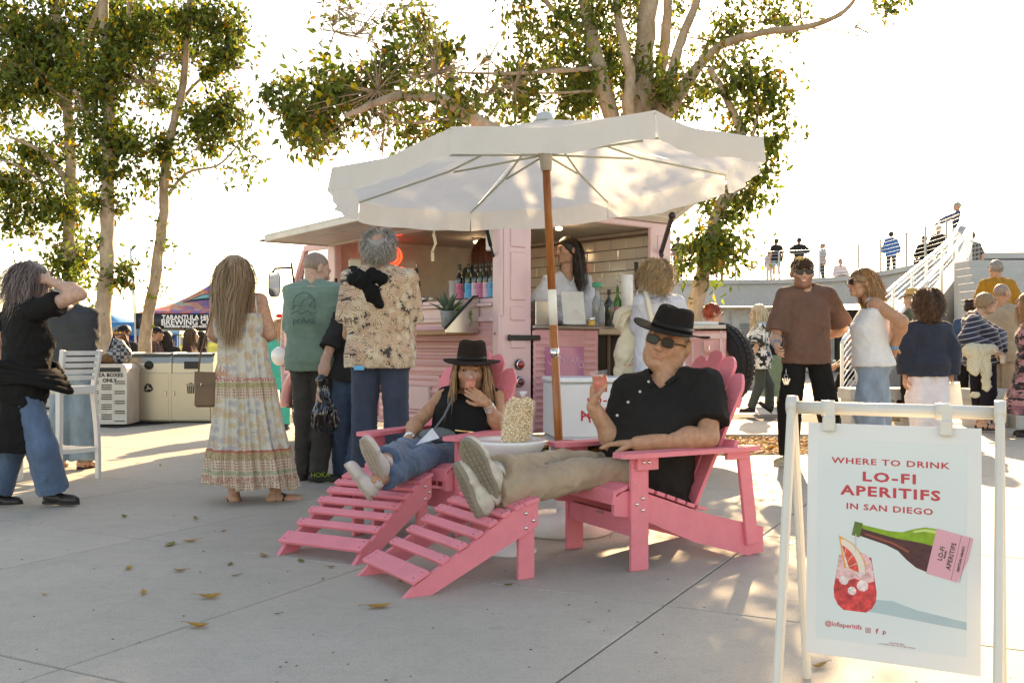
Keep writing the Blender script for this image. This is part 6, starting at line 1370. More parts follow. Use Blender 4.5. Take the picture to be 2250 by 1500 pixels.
# ------------------------------------------------------------------ A-frame sign
FR = mat('frame_cream', (.66, .62, .55), .4, var=.04, coat=.2); yw = R(28); YL = 2.95
SX = Vector((math.cos(yw), -math.sin(yw), 0)); SNn = Vector((-math.sin(yw), -math.cos(yw), 0)); S0_ = P(1741, 895, YL); SW = .553; S0_.z = .865
sg = thing('a_frame_sign', 'white A-frame sign holding a pale blue drinks poster, close at the right', 'sign', (S0_.x + .25, S0_.y - .1, 0))
def sp(x, n, z): return S0_ + SX * x + SNn * n + Z * (z - .865)
b = MB(); b.tube([sp(.012, 0, .865), sp(SW - .012, 0, .865)], .0185, 20); b.build('top_bar', FR, sg)
for x in (0, SW):
    for s in (1, -1):
        n1 = .215; pts = [sp(x, s * .004, .875), sp(x, s * n1, 0)]; b = MB(); d = (pts[1] - pts[0]).normalized()
        b.bar(pts[0] - d * .012, pts[1], .042 if s > 0 else .034, .022, up=SX, bevel=.006); b.build('leg', FR, sg)
    b = MB(); b.tube([sp(x - .014, 0, .87), sp(x + .014, 0, .87)], .030, 20); b.build('end_joint', FR, sg)
BN = .045; tl = R(3)      # hanging board, bottom swung forwards
BD = (Z * -math.cos(tl) + SNn * math.sin(tl)).normalized(); bo = sp(.055, BN, .825); BM = frame(bo, SX, -BD); bw, bh = .455, .655
def bd(b, x0, x1, y0, y1, z0, z1, bevel=0): return b.box(((x0 + x1) / 2, -(y0 + y1) / 2, (z0 + z1) / 2), (x1 - x0, y1 - y0, z1 - z0), BM, bevel=bevel)
b = MB(); bd(b, 0, bw, 0, bh, -.003, .003, .001); brd = b.build('board', mat('board_white', (.72, .72, .71), .35, var=.02), sg)
for x in (.06, .368):
    b = MB(); b.tube([sp(.042 + x - .018, 0, .865), sp(.042 + x + .018, 0, .865)], .0235, 20); bd(b, x - .012, x + .014, -.06, .0, -.006, .0); bd(b, x - .017, x + .017, -.02, .024, .004, .022, .004); b.build('hook', FR, sg)
PZ = .0034
m, nt, bb = base('poster_blue'); tc = nd(nt, 'ShaderNodeTexCoord'); nt.links.new(hexmix(nt, ramp(nt, noise(nt, tc.outputs['Object'], 2, 2), .3, .7), (.62, .68, .685), (.67, .72, .72)), bb.inputs['Base Color']); bb.inputs['Roughness'].default_value = .3; bb.inputs['Coat Weight'].default_value = .3
b = MB(); b.box((.030 + .39 / 2, -.045 - .565 / 2, PZ), (.39, .565, .0006), BM); po = b.build('poster', m, brd)
def art(pts, mtl, z, nm='print'): b = MB(); b.prism(pts, PZ + z, PZ + z + .0002, BM); return b.build(nm, mtl, brd)
def ink(n, c, **k): return mat('ink_' + n, c, k.pop('rough', .35), var=k.pop('var', .05), **k)
INKR = ink('crimson', (.55, .035, .055))
def pt(s, x, y, size, sx=1.4, bold=.0007, spacing=1.12, m_=INKR, rot=0, align='CENTER', zz=.0007): text(s, size, BM @ Matrix.Translation((x, -y, PZ + zz)) @ Matrix.Rotation(R(rot), 4, 'Z'), m_, brd, bold=bold, sx=sx, spacing=spacing, ext=.0002, align=align)
pt('WHERE TO DRINK', .222, .105, .0235, 1.42, .0005, 1.13); pt('LO-FI', .222, .147, .036, 1.45, .0012, 1.2); pt('APERITIFS', .224, .188, .0375, 1.40, .0012, 1.16); pt('IN SAN DIEGO', .222, .232, .0235, 1.35, .0005, 1.12)
pt('@lofiaperitifs', .103, .566, .0185, 1.0, .0002, 1.0)
for k_, x in enumerate((.17, .193, .213)):
    y = .571
    if k_ == 0: b = MB(); b.tube([BM @ Vector((x + u, -y + v, PZ + .0008)) for u, v in ((-.006, -.006), (.006, -.006), (.006, .006), (-.006, .006), (-.006, -.006), (0, -.006))], .0009, 4); b.tube([BM @ Vector((x + .003 * math.cos(a), -y + .003 * math.sin(a), PZ + .0008)) for a in [i * .52 for i in range(13)]], .0008, 4); b.ball(BM @ Vector((x + .0038, -y + .0038, PZ + .0006)), .0009, 5, 4); b.build('icon', INKR, brd)
    elif k_ == 1: pt('f', x, y, .02, 1.0, .0006)
    else: pt('p', x, y - .001, .018, 1.0, .0004, rot=-8); 
pt('Enjoy Responsibly', .245, .597, .0052, 1, 0, 1); pt('Lo-Fi Aperitifs, Napa, CA. All rights reserved.', .245, .603, .0052, 1, 0, 1)
# the poster's bottle
BX, BY, BA = .42, .375, R(-12)
def bl(u, v): return (.128 + 1.1 * u * math.cos(BA) - 1.1 * v * math.sin(BA), -.292 + 1.1 * u * math.sin(BA) + 1.1 * v * math.cos(BA))
half = [(0, .017), (.018, .0175), (.02, .0145), (.085, .018), (.115, .024), (.14, .040), (.165, .052), (.2, .056), (.262, .056)]
art([bl(u, v) for u, v in half] + [bl(u, -v) for u, v in reversed(half)], ink('bottle_dark', (.07, .015, .02), vs=60, var=.4), .0004)
art([bl(u, v) for u, v in half] + [bl(u, v * .25 + .002 - u * .02) for u, v in reversed(half)], ink('bottle_green', (.2, .36, .015), vs=40, var=.25), .0008)
art([bl(0, .018), bl(.02, .0185), bl(.02, -.0185), bl(0, -.018)], ink('lip_green', (.08, .14, .02), var=.3), .0011)
art([bl(.14, .036), bl(.165, .048), bl(.2, .052), bl(.2, .045), bl(.165, .041), bl(.14, .03)], ink('shine', (.5, .62, .2)), .0011)
art([bl(.03, -.004), bl(.1, -.006), bl(.14, -.016), bl(.14, -.022), bl(.1, -.012), bl(.03, -.008)], ink('shine_wine', (.3, .06, .04)), .0011)
art([bl(.19, .057), bl(.2735, .057), bl(.2735 + .0, .0), bl(.262, -.058), bl(.19, -.058)], ink('label_pink', (.70, .34, .40)), .0012)
INKB = ink('black', (.02, .02, .02))
for s_, u, v, sz in (('LO-FI', .213, .0, .016), ('BRAND', .222, .0, .006), ('APERITIFS', .236, .0, .0165), ('GENTIAN AMARO', .258, .0, .0085)):
    x, y = bl(u, v); pt(s_, x, -y, sz, 1.0, .0003, 1.05, INKB, rot=78, zz=.0018)
for u in (.247, .2665): art([bl(u, .056), bl(u + .0007, .056), bl(u + .0007, -.056), bl(u, -.056)], INKB, .0014)
# the poster's glass: ice, drink, grapefruit
gc = (.134, -.455)
def gl_(pts): return [(gc[0] + x, gc[1] + y) for x, y in pts]
art([(gc[0] + .02, gc[1] - .064), (gc[0] + .09, gc[1] - .068), (.42, gc[1] - .083), (.42, gc[1] - .062), (gc[0] + .16, gc[1] - .045), (gc[0] + .10, gc[1] - .028), (gc[0] + .04, gc[1] - .03)], ink('cast_shadow_print', (.38, .49, .52)), .0002)
gp = [(-.03, -.068), (-.046, -.055), (-.056, -.035), (-.058, -.01), (-.05, .04), (-.043, .085)]; art(gl_(gp + [(-x, y) for x, y in reversed(gp)]), ink('glass_red', (.62, .05, .055), vs=55, var=.5), .0004)
gp2 = [(-.052, .02), (-.048, .05), (-.043, .08), (-.03, .098), (-.01, .088), (.008, .1), (.03, .092), (.043, .075), (.049, .04), (.051, .02), (.03, .012), (.0, .024), (-.03, .01)]; art(gl_(gp2), ink('ice_pink', (.72, .42, .42), vs=70, var=.35), .0008)
for (x, y, r_) in ((-.02, .06, .017), (.014, .045, .014), (-.03, .015, .013), (.02, .005, .016), (-.008, -.012, .012)): art(gl_([(x + r_ * math.cos(a), y + r_ * math.sin(a)) for a in [i * .785 + .3 for i in range(8)]]), ink('ice_white', (.78, .62, .62), vs=120, var=.3), .0010)
art(gl_([(-.05, .044), (.05, .044), (.0492, .05), (-.0492, .05)]), ink('foam', (.78, .55, .55)), .0012)
arc = [(-.032 + .092 * math.cos(a) - .03, .04 + .098 * math.sin(a)) for a in [R(t_) for t_ in range(0, 80, 10)]]; inn = [(-.032 + .072 * math.cos(a) - .03, .04 + .078 * math.sin(a)) for a in [R(t_) for t_ in range(0, 80, 10)]]
art(gl_(arc + [(-.045, .14), (-.03, .05)]), ink('rind', (.80, .36, .06), var=.1), .0013); art(gl_([(x * .95 - .001, y * .97 + .001) for x, y in arc] + [(-.04, .128), (-.024, .05)]), ink('pith', (.78, .66, .56)), .0015); art(gl_(inn + [(-.036, .11), (-.016, .05)]), ink('grapefruit', (.66, .07, .05), vs=90, var=.5), .0017)
for k_ in range(3): a_ = R(18 + k_ * 20); art(gl_([(-.035, .045), (-.062 + .073 * math.cos(a_), .04 + .079 * math.sin(a_)), (-.062 + .073 * math.cos(a_ + .05), .04 + .079 * math.sin(a_ + .05))]), ink('membrane', (.78, .35, .28)), .0019)
art([(.134, -.308), (.1365, -.308), (.135, -.36), (.1335, -.36)], ink('pour', (.75, .45, .45)), .0021)
# ------------------------------------------------------------------ steel bins and the pizza box bin
BY0 = 13.35
def bq(px): return (px - CX) / F * BY0
m, nt, bb = base('satin_steel'); geo = nd(nt, 'ShaderNodeNewGeometry'); bb.inputs['Metallic'].default_value = 1; nn = noise(nt, scaled(nt, geo.outputs['Position'], (1, 1, 60)), 12, 3); nt.links.new(hexmix(nt, nn, (.27, .25, .215), (.36, .335, .29)), bb.inputs['Base Color']); bb.inputs['Roughness'].default_value = .32; bump(nt, bb, nn, .08, .002); SATIN = m
BINB = mat('stencil_black', (.012, .012, .012), .6)
bn = thing('waste_station', 'twin brushed steel recycling and waste bin with rounded hoods', 'bin', (bq(375), BY0 + .3, 0)); X0, X1, X2 = bq(280), bq(375), bq(467)
def binprof(): return [(0, .03), (0, .66), (.002, .80), (.03, .88), (.09, .925), (.18, .94), (.62, .94), (.62, .03)]
for xa, xb in ((X0 + .02, X1 - .01), (X1 + .01, X2 - .02)):
    MM = Matrix(((0, 0, 1, 0), (1, 0, 0, BY0), (0, 1, 0, 0), (0, 0, 0, 1))); b = MB(); b.prism(binprof(), xa, xb, MM); b.build('cabinet', SATIN, bn)
    b = MB(); b.box(((xa + xb) / 2, BY0 - .012, .355), (xb - xa - .01, .024, .63), bevel=.005); d_ = b.build('door', SATIN, bn); b = MB(); b.box((xb - .045 if xa < X1 - .2 else xa + .045, BY0 - .03, .40), (.025, .02, .07), bevel=.004); b.build('latch', CHR, d_)
for x in (X0, X1, X2): b = MB(); MM = Matrix(((0, 0, 1, 0), (1, 0, 0, BY0), (0, 1, 0, 0), (0, 0, 0, 1))); b.prism([(y * 1.02 - .02, z * 1.012) for y, z in binprof()], x - .018, x + .018, MM); b.build('side_frame', SATIN, bn)
b = MB(); b.box(((X0 + X2) / 2, BY0 + .32, .015), (X2 - X0, .6, .03)); b.build('plinth', DARK, bn)
c1x, c2x = (X0 + X1) / 2, (X1 + X2) / 2
b = MB(); b.lathe([(.0001, .012), (.058, .012), (.058, -.01)], M=Matrix.Rotation(R(90), 3, 'X'), c=(c1x, BY0 - .004, .775), seg=24); b.build('round_slot', BINB, bn); b = MB(); b.box((c2x, BY0 - .006, .775), (.19, .02, .10)); b.build('slot', BINB, bn)
hM = frame(Vector((0, BY0 + .02, .895)), (1, 0, 0), (0, .55, .8)); 
for s_, x in (('RECYCLING', c1x), ('WASTE', c2x)): text(s_, .032, frame(Vector((x, BY0 + .028, .9)), (1, 0, 0), (0, .75, .6)), BINB, bn, bold=.0008)
yF = BY0 - .0255
def flatpoly(pts, c, s, m_, parent, nm='symbol'): b = MB(); b.prism([(u * s, v * s) for u, v in pts], 0, .0015, frame(Vector((c[0], yF, c[1])), (1, 0, 0), Z)); return b.build(nm, m_, parent)
for k_ in range(3):
    a = R(120 * k_); rot = lambda u, v: (u * math.cos(a) - v * math.sin(a), u * math.sin(a) + v * math.cos(a)); flatpoly([rot(*p_) for p_ in ((-.62, .02), (-.25, .62), (.12, .62), (.3, .32), (.44, .4), (.3, -.02), (-.06, .2), (.06, .28), (-.02, .4), (-.12, .4), (-.38, -.1))], (c1x, .47), .10, BINB, bn)
flatpoly([(-.75, .62), (.75, .62), (.75, .75), (-.75, .75)], (c2x - .0, .46), .085, BINB, bn); flatpoly([(-.25, .75), (-.2, .95), (.2, .95), (.25, .75), (.14, .75), (.1, .85), (-.1, .85), (-.14, .75)], (c2x, .46), .085, BINB, bn)
for x_ in (-.5, -.17, .16, .49): flatpoly([(x_ - .13, .5), (x_ + .1, .5), (x_ * .85 + .08, -.75), (x_ * .85 - .11, -.75)], (c2x, .46), .085, BINB, bn)
PZB = thing('pizza_box_bin', 'pale metal bin stencilled PIZZA BOXES ONLY with rows of dark slots', 'bin', (bq(235), 13.0, 0)); px0, px1 = (190 - CX) / F * 12.9, (279 - CX) / F * 12.9
PB = mat('pizza_bin_metal', (.5, .47, .43), .55, .3, var=.15, vs=4); b = MB(); b.prism([(px0, 0.02), (px1, .02), (px1, .74), (px1 - .02, .78), (px1 - .05, .80), (px0 + .05, .8), (px0 + .02, .78), (px0, .74)], 0, .5, Matrix(((1, 0, 0, 0), (0, 0, 1, 12.9), (0, 1, 0, 0), (0, 0, 0, 1)))); b.build('cabinet', PB, PZB)
cx_ = (px0 + px1) / 2; b = MB(); b.box((cx_, 12.896, .725), (.36, .012, .055)); b.build('slot', BINB, PZB)
text('PIZZA BOXES', .068, frame(Vector((cx_, 12.894, .655)), (1, 0, 0), Z), BINB, PZB, bold=.002, spacing=1.05); text('ONLY', .068, frame(Vector((cx_ + .04, 12.894, .585)), (1, 0, 0), Z), BINB, PZB, bold=.002)
for c_ in range(3):
    for r_ in range(5):
        for k_ in range(3 if c_ == 1 else 2):
            z = (.575 if c_ != 1 else .53) - r_ * .128 - k_ * .028
            if z < .05: continue
            b = MB(); b.box((cx_ - .17 + c_ * .17, 12.895, z), (.13, .012, .011)); b.build('slot', BINB, PZB)
t = thing('shoulder_bag', 'black and grey checked bag lying on top of the pizza box bin', 'bag', tuple(P(262, 775, 13.1))); S = SDF(); S.ell(P(262, 778, 13.15), (.16, .12, .13)); S.ell(P(258, 760, 13.15), (.11, .1, .1)); S.disp(folds(.012, 18, 2))
m, nt, bb = base('check_fabric'); geo = nd(nt, 'ShaderNodeNewGeometry'); ck = nd(nt, 'ShaderNodeTexChecker'); ck.inputs['Scale'].default_value = 22; nt.links.new(geo.outputs['Position'], ck.inputs[0]); ck.inputs[1].default_value = (.02, .02, .022, 1); ck.inputs[2].default_value = (.25, .26, .28, 1); nt.links.new(ck.outputs[0], bb.inputs['Base Color']); mesh_obj('bag_body', [S.mesh(.012, 1)], m, t)
b = MB(); b.tube([P(240, 770, 13.02), P(250, 735, 13.02), P(275, 735, 13.05), P(286, 765, 13.05)], .01, 6); b.build('handle', BLK, t)
t = thing('brown_jacket', 'crumpled brown jacket heaped at the left on the pizza box bin', 'jacket', tuple(P(225, 790, 13.1))); S = SDF(); S.ell(P(222, 792, 13.1), (.2, .14, .05)); S.ell(P(240, 786, 13.12), (.1, .1, .06)); S.disp(folds(.015, 24, 9)); mesh_obj('jacket_cloth', [S.mesh(.012, 1)], cloth('brown_jacket', (.16, .08, .035)), t)
# ------------------------------------------------------------------ white bar stools and table foot
WS_ = mat('stool_white', (.74, .73, .70), .4, var=.03)
def stool(label, A, B, Cc, back=True):
    """A near back leg foot, B far back leg foot, Cc near front leg foot"""
    t = thing('bar_stool', label, 'bar stool', tuple((A + B + Cc) / 3), 'white plastic bar stools'); D = B + Cc - A; f = (Cc - A).normalized(); sd = (B - A).normalized(); ctr = (A + B + Cc + D) / 4; sh_ = .70
    tops = []
    for i, q in enumerate((A, B, Cc, D)):
        tq = ctr + (q - ctr) * .86; tq.z = sh_; tops.append(tq); b = MB(); n = 8
        pts = [Vector(q).lerp(tq, k / n) + (q - ctr).normalized() * .012 * math.sin(math.pi * k / n) for k in range(n + 1)]
        for k in range(n): b.bar(pts[k], pts[k + 1] + (pts[k + 1] - pts[k]) * .02, .034, .03 + .012 * k / n, up=f)
        b.build('leg', WS_, t)
    b = MB(); b.grid(lambda u, v: tops[0].lerp(tops[1], u).lerp(tops[2].lerp(tops[3], u), v) + (tops[0] - tops[3]).normalized() * 0 + Z * (.0 - .018 * math.sin(math.pi * u) * math.sin(math.pi * v)), 10, 10); b.build('seat', WS_, t, thick=.035)
    for a, c in ((0, 1), (0, 2), (1, 3), (2, 3)):
        z = .23 if (a, c) != (0, 2) else .27; p = Vector((A, B, Cc, D)[a]).lerp(tops[a], z / sh_); q = Vector((A, B, Cc, D)[c]).lerp(tops[c], z / sh_); b = MB(); b.bar(p, q, .02, .035); b.build('foot_bar', WS_, t)
    b = MB(); b.bar(tops[0] + Z * .0 - f * .01, tops[1] - f * .01, .03, .07, bevel=.01); b.build('rear_apron', WS_, t)
    lean = -f * .05; posts = []
    for q in (0, 1): p0 = tops[q]; p1 = p0 + Z * .31 + lean + (tops[q] - tops[1 - q]).normalized() * .012; posts.append((p0, p1)); b = MB(); b.bar(p0 - Z * .02, p1, .03, .045, up=f, bevel=.006); b.build('back_post', WS_, t)
    for k in range(5): v = .30 + .155 * k; a_, c_ = posts[0][0].lerp(posts[0][1], v), posts[1][0].lerp(posts[1][1], v); m_ = (a_ + c_) / 2 - f * .02; b = MB(); b.bar(a_, m_, .010, .034); b.bar(m_, c_, .010, .034); b.build('back_slat', WS_, t)
    return t
stool('white slatted bar stool standing beside the woman in black who shades her eyes', G(130, 1060), G(216, 1050), G(44, 1056))
stool('white bar stool cut off by the left edge, only its legs showing', G(-60, 1075), G(20, 1062), G(-150, 1070))
bt = thing('bar_table', 'white splayed leg table foot at the left edge behind the jeans', 'table', tuple(G(-20, 1030)))
for a_, c_ in (((-20, 940), (8, 1062)), ((52, 925), (-15, 1050)), ((20, 940), (90, 1035)), ((60, 930), (100, 1020))):
    p0 = P(a_[0], a_[1], 8.3); p1 = G(*c_); b = MB(); b.bar(p0, p1, .04, .03); b.build('leg', WS_, bt)
b = MB(); b.lathe([(.3, 1.0), (.3, 1.03)], c=(P(-20, 0, 8.4).x, 8.4, 0), seg=30); b.build('tabletop', WS_, bt); b = MB(); b.tube([Vector((P(-20, 0, 8.4).x, 8.4, .4)), Vector((P(-20, 0, 8.4).x, 8.4, 1.0))], .03, 10); b.build('column', WS_, bt)
# ------------------------------------------------------------------ fallen leaves on the paving
lab = ['large curled yellow leaf lying alone before the nearest footrest', 'long yellow leaf with its stalk left of the footrests, pointing right', 'narrow yellow leaf near the bottom left slab joint', 'green brown leaf just below the far footrest tip', 'small dark green leaf right of the far footrest front', 'yellow brown leaf standing on edge left of the far footrest', 'olive leaf on the paving right of the near footrest', 'olive leaf right under the near footrest slats', 'slender yellow leaf below the dress, left of centre', 'curled tan leaf beside the slender yellow one', 'dry curled leaf near the left trouser shadow', 'dark shrivelled leaf between the slab joints at left', 'brown leaf on the slab joint left of the far footrest', 'small brown curl on open paving left of centre', 'thin brown leaf lying on the open left paving', 'green leaf beside the dress hem', 'tiny dark leaf far left on the shaded paving', 'pale leaf behind the sandals on the paving', 'dark leaf crumb right of the sandals', 'brown leaf near the sign\'s rear leg', 'dried leaf on the bright paving left of the sign', 'small leaf flake between the sign and the near chair', 'yellow leaf in the sunlit strip near the bar stool', 'small green leaf in the sunlit strip left of the dress', 'brown leaf flake low in the picture centre', 'pale flake on the paving below the far footrest', 'dark leaf under the man\'s raised chair']
lp = [(833, 1335, 58), (462, 1314, 52), (436, 1378, 52), (662, 1233, 30), (727, 1247, 18), (580, 1222, 34), (1117, 1287, 24), (882, 1278, 26), (375, 1197, 44), (418, 1190, 34), (283, 1250, 34), (395, 1255, 34), (506, 1240, 26), (517, 1265, 20), (316, 1304, 34), (430, 1140, 26), (98, 1308, 16), (274, 1136, 26), (492, 1168, 18), (1800, 1466, 44), (1736, 1195, 22), (1700, 1100, 14), (352, 1023, 18), (303, 1017, 12), (610, 1350, 16), (710, 1273, 12), (1160, 1250, 14)]
FLM = mat('fallen_leaf', (.40, .25, .06), .6, var=.3, vs=25, attr=True, thin=.2)
for k, ((x, y, L), lb) in enumerate(zip(lp, lab)):
    p = G(x, y); Ls = L / F * p.y; a = rnd.uniform(-.4, .4) if k < 3 else rnd.uniform(-3.1, 3.1); t = thing('fallen_leaf', lb, 'leaf', tuple(p), 'fallen leaves scattered on the paving'); b = MB(); curl_ = rnd.uniform(.1, .35); dx = Vector((math.cos(a), math.sin(a), 0)); dy = Vector((-dx.y, dx.x, 0))
    tint = rnd.choice([(1, 1, 1), (.55, .6, .5), (1.3, 1.2, .8), (.5, .65, .3)]) if k > 2 else (1.35, 1.1, .7)
    def lf(u, v):
        w_ = math.sin(math.pi * min(1, u * 1.02)) ** .8 * .2 * Ls; s_ = (v - .5) * 2; return p + dx * (u - .5) * Ls + dy * w_ * s_ + Z * (.004 + (abs(s_) * w_ * 1.6 + (s_ * w_ * 1.5 if k % 2 else 0) * (u - .3)) * curl_ + Ls * curl_ * .55 * (2 * u - 1) ** 2)
    b.grid(lf, 9, 5, tint=tint); b.build('blade', FLM, t, tints=True, thick=.0008); b = MB(); e = lf(0, .5); b.tube([e, e - dx * Ls * .16 + Z * .002, e - dx * Ls * .3 + dy * Ls * .06], .0012, 4, tint=tint); b.build('stalk', FLM, t, tints=True)
deb = MB(); g4 = random.Random(5)
for _ in range(120):
    x, y = g4.uniform(0, 2250), 1130 + 370 * g4.random() ** 1.5; p = G(x, y); s = g4.uniform(.0015, .005); a = g4.uniform(0, 6); deb.box(p + Z * .002, (s * 2, s, .002), None, tint=g4.choice([(.4, .3, .3), (.8, .6, .4), (.25, .2, .2)]))
deb.build('debris_crumbs', FLM, tints=True, kind='stuff')
# ------------------------------------------------------------------ patterned cloth
def proj2(nt, tc, s):
    x = nd(nt, 'ShaderNodeSeparateXYZ'); nt.links.new(tc, x.inputs[0]); c = nd(nt, 'ShaderNodeCombineXYZ')
    nt.links.new(mathn(nt, 'ADD', x.outputs[0], mathn(nt, 'MULTIPLY', x.outputs[1], .8)), c.inputs[0]); nt.links.new(x.outputs[2], c.inputs[1]); return scaled(nt, c.outputs[0], (s, s, s)), x
def petals(nt, vec, n=5, r=.42, depth=.45, seed=0.0):
    """mask of petalled flowers laid on a jittered 2D grid"""
    if seed: mp = nd(nt, 'ShaderNodeMapping'); mp.inputs['Location'].default_value = (seed, seed * 1.7, 0); mp.inputs['Rotation'].default_value = (0, 0, seed); nt.links.new(vec, mp.inputs['Vector']); vec = mp.outputs[0]
    v = nd(nt, 'ShaderNodeTexVoronoi', voronoi_dimensions='2D'); v.inputs['Scale'].default_value = 1; nt.links.new(vec, v.inputs['Vector'])
    d = nd(nt, 'ShaderNodeVectorMath', operation='SUBTRACT'); nt.links.new(vec, d.inputs[0]); nt.links.new(v.outputs['Position'], d.inputs[1]); x = nd(nt, 'ShaderNodeSeparateXYZ'); nt.links.new(d.outputs[0], x.inputs[0]); xc = nd(nt, 'ShaderNodeSeparateColor'); nt.links.new(v.outputs['Color'], xc.inputs[0])
    a = mathn(nt, 'ADD', mathn(nt, 'ARCTAN2', x.outputs[1], x.outputs[0]), mathn(nt, 'MULTIPLY', xc.outputs[0], 6.28)); w = mathn(nt, 'ABSOLUTE', mathn(nt, 'COSINE', mathn(nt, 'MULTIPLY', a, n / 2)))
    rr = mathn(nt, 'MULTIPLY', mathn(nt, 'ADD', mathn(nt, 'MULTIPLY', w, depth), 1 - depth), r); return mathn(nt, 'LESS_THAN', v.outputs['Distance'], rr), v.outputs['Distance'], xc.outputs[1], w
def finish(m, nt, b, c, rough=.85): nt.links.new(c, b.inputs['Base Color']); b.inputs['Roughness'].default_value = rough; b.inputs['Sheen Weight'].default_value = .2; return m
def hawaiian():
    m, nt, b = base('flower_print_shirt'); tc = nd(nt, 'ShaderNodeNewGeometry').outputs['Position']; v, _ = proj2(nt, tc, 13); c = hexmix(nt, noise(nt, tc, 60, 2), (.035, .03, .03), (.08, .06, .05))
    for sd, n, r, cols in ((.0, 7, .62, ((.62, .47, .30), (.72, .60, .44))), (3.3, 6, .58, ((.66, .52, .36), (.55, .35, .24))), (7.1, 8, .5, ((.72, .63, .48), (.60, .40, .28)))):
        f, d, k, w = petals(nt, v, n, r, .62, sd); pc2 = hexmix(nt, k, *cols); pc2 = hexmix(nt, mathn(nt, 'GREATER_THAN', w, .96), pc2, (.25, .15, .1)); c = hexmix(nt, f, c, pc2)
    return finish(m, nt, b, c)
def blackwhite_floral(name='palm_print_shirt', bg=(.012, .012, .014), fl=(.72, .72, .70), sc=6.5, extra=(.35, .5, .58), r=.42):
    m, nt, b = base(name); tc = nd(nt, 'ShaderNodeNewGeometry').outputs['Position']; v, _ = proj2(nt, tc, sc); c = hexmix(nt, .5, bg, bg)
    f, d, k, w = petals(nt, v, 5, r, .7); f2, *_ = petals(nt, scaled(nt, v, (1.7, 1.7, 1)), 9, r, .8, 4.2); c = hexmix(nt, f2, c, [x * .8 for x in fl]); c = hexmix(nt, f, c, hexmix(nt, mathn(nt, 'GREATER_THAN', k, .72), fl, extra)); return finish(m, nt, b, c)
def dress_print():
    m, nt, b = base('tiered_dress_print'); tc = nd(nt, 'ShaderNodeNewGeometry').outputs['Position']; v, x = proj2(nt, tc, 17); zc = x.outputs[2]
    c = hexmix(nt, noise(nt, tc, 6, 3), (.60, .56, .49), (.68, .63, .55)); f, d, k, w = petals(nt, v, 6, .40, .6); c = hexmix(nt, mathn(nt, 'MULTIPLY', f, .75), c, hexmix(nt, mathn(nt, 'GREATER_THAN', k, .5), (.42, .38, .40), (.58, .44, .22)))
    f2, *_ = petals(nt, scaled(nt, v, (.55, .55, 1)), 7, .34, .6, 2.2); c = hexmix(nt, mathn(nt, 'MULTIPLY', f2, .7), c, (.62, .42, .26))
    dv = nd(nt, 'ShaderNodeTexVoronoi', voronoi_dimensions='2D'); dv.inputs['Scale'].default_value = 3.2; dv.inputs['Randomness'].default_value = .15; nt.links.new(v, dv.inputs['Vector']); dots = mathn(nt, 'LESS_THAN', dv.outputs['Distance'], .28); dc = hexmix(nt, dots, (.66, .52, .40), (.34, .16, .11))
    def bandm(z0, z1): return mathn(nt, 'MULTIPLY', mathn(nt, 'GREATER_THAN', zc, z0), mathn(nt, 'LESS_THAN', zc, z1))
    wz = noise(nt, tc, 90, 2)
    for z0, z1, cc in ((.70, .815, dc), (.765, .80, hexmix(nt, ramp(nt, wz, .4, .6), (.36, .30, .14), (.52, .43, .24))), (.815, .832, hexmix(nt, ramp(nt, wz, .45, .55), (.55, .12, .09), (.6, .5, .42))), (.11, .36, dc), (.30, .345, hexmix(nt, ramp(nt, wz, .4, .6), (.40, .24, .12), (.52, .42, .26))), (.345, .36, (.5, .16, .1)), (.20, .225, hexmix(nt, ramp(nt, wz, .4, .6), (.3, .33, .2), (.5, .47, .34))), (.155, .18, hexmix(nt, ramp(nt, wz, .45, .55), (.48, .18, .12), (.6, .5, .4)))): c = hexmix(nt, bandm(z0, z1), c, cc)
    tr = nd(nt, 'ShaderNodeBsdfTranslucent'); nt.links.new(c, tr.inputs[0]); mx = nd(nt, 'ShaderNodeMixShader'); mx.inputs[0].default_value = .15; nt.links.new(b.outputs[0], mx.inputs[1]); nt.links.new(tr.outputs[0], mx.inputs[2]); nt.links.new(mx.outputs[0], [n for n in nt.nodes if n.type == 'OUTPUT_MATERIAL'][0].inputs[0]); return finish(m, nt, b, c)
def stripes(name, a, b2, n, w=.16, axis=2, second=None):
    m, nt, b = base(name); tc = nd(nt, 'ShaderNodeNewGeometry').outputs['Position']; x = nd(nt, 'ShaderNodeSeparateXYZ'); nt.links.new(tc, x.inputs[0]); z = mathn(nt, 'ADD', x.outputs[axis], mathn(nt, 'MULTIPLY', x.outputs[0], -.22 if axis == 2 else 0)); f = mathn(nt, 'LESS_THAN', mathn(nt, 'FRACT', mathn(nt, 'MULTIPLY', z, n)), w); c = hexmix(nt, f, a, b2)
    if second: f2 = mathn(nt, 'LESS_THAN', mathn(nt, 'FRACT', mathn(nt, 'MULTIPLY', x.outputs[0], n)), w); c = hexmix(nt, mathn(nt, 'MULTIPLY', f2, .5), c, second)
    return finish(m, nt, b, c)
def denim(name, col): return mat('denim_' + name, col, .85, var=.28, vs=9, bs=.4, bscale=500, bdist=.001, stretch=(1, 1, .5), sheen=.15)
def PJ(px, py, Y): return A3(P(px, py, Y))
def setJ(J, **k):
    for a, b in k.items(): J[a] = A3(b) if a != 'hs' else b
    return J
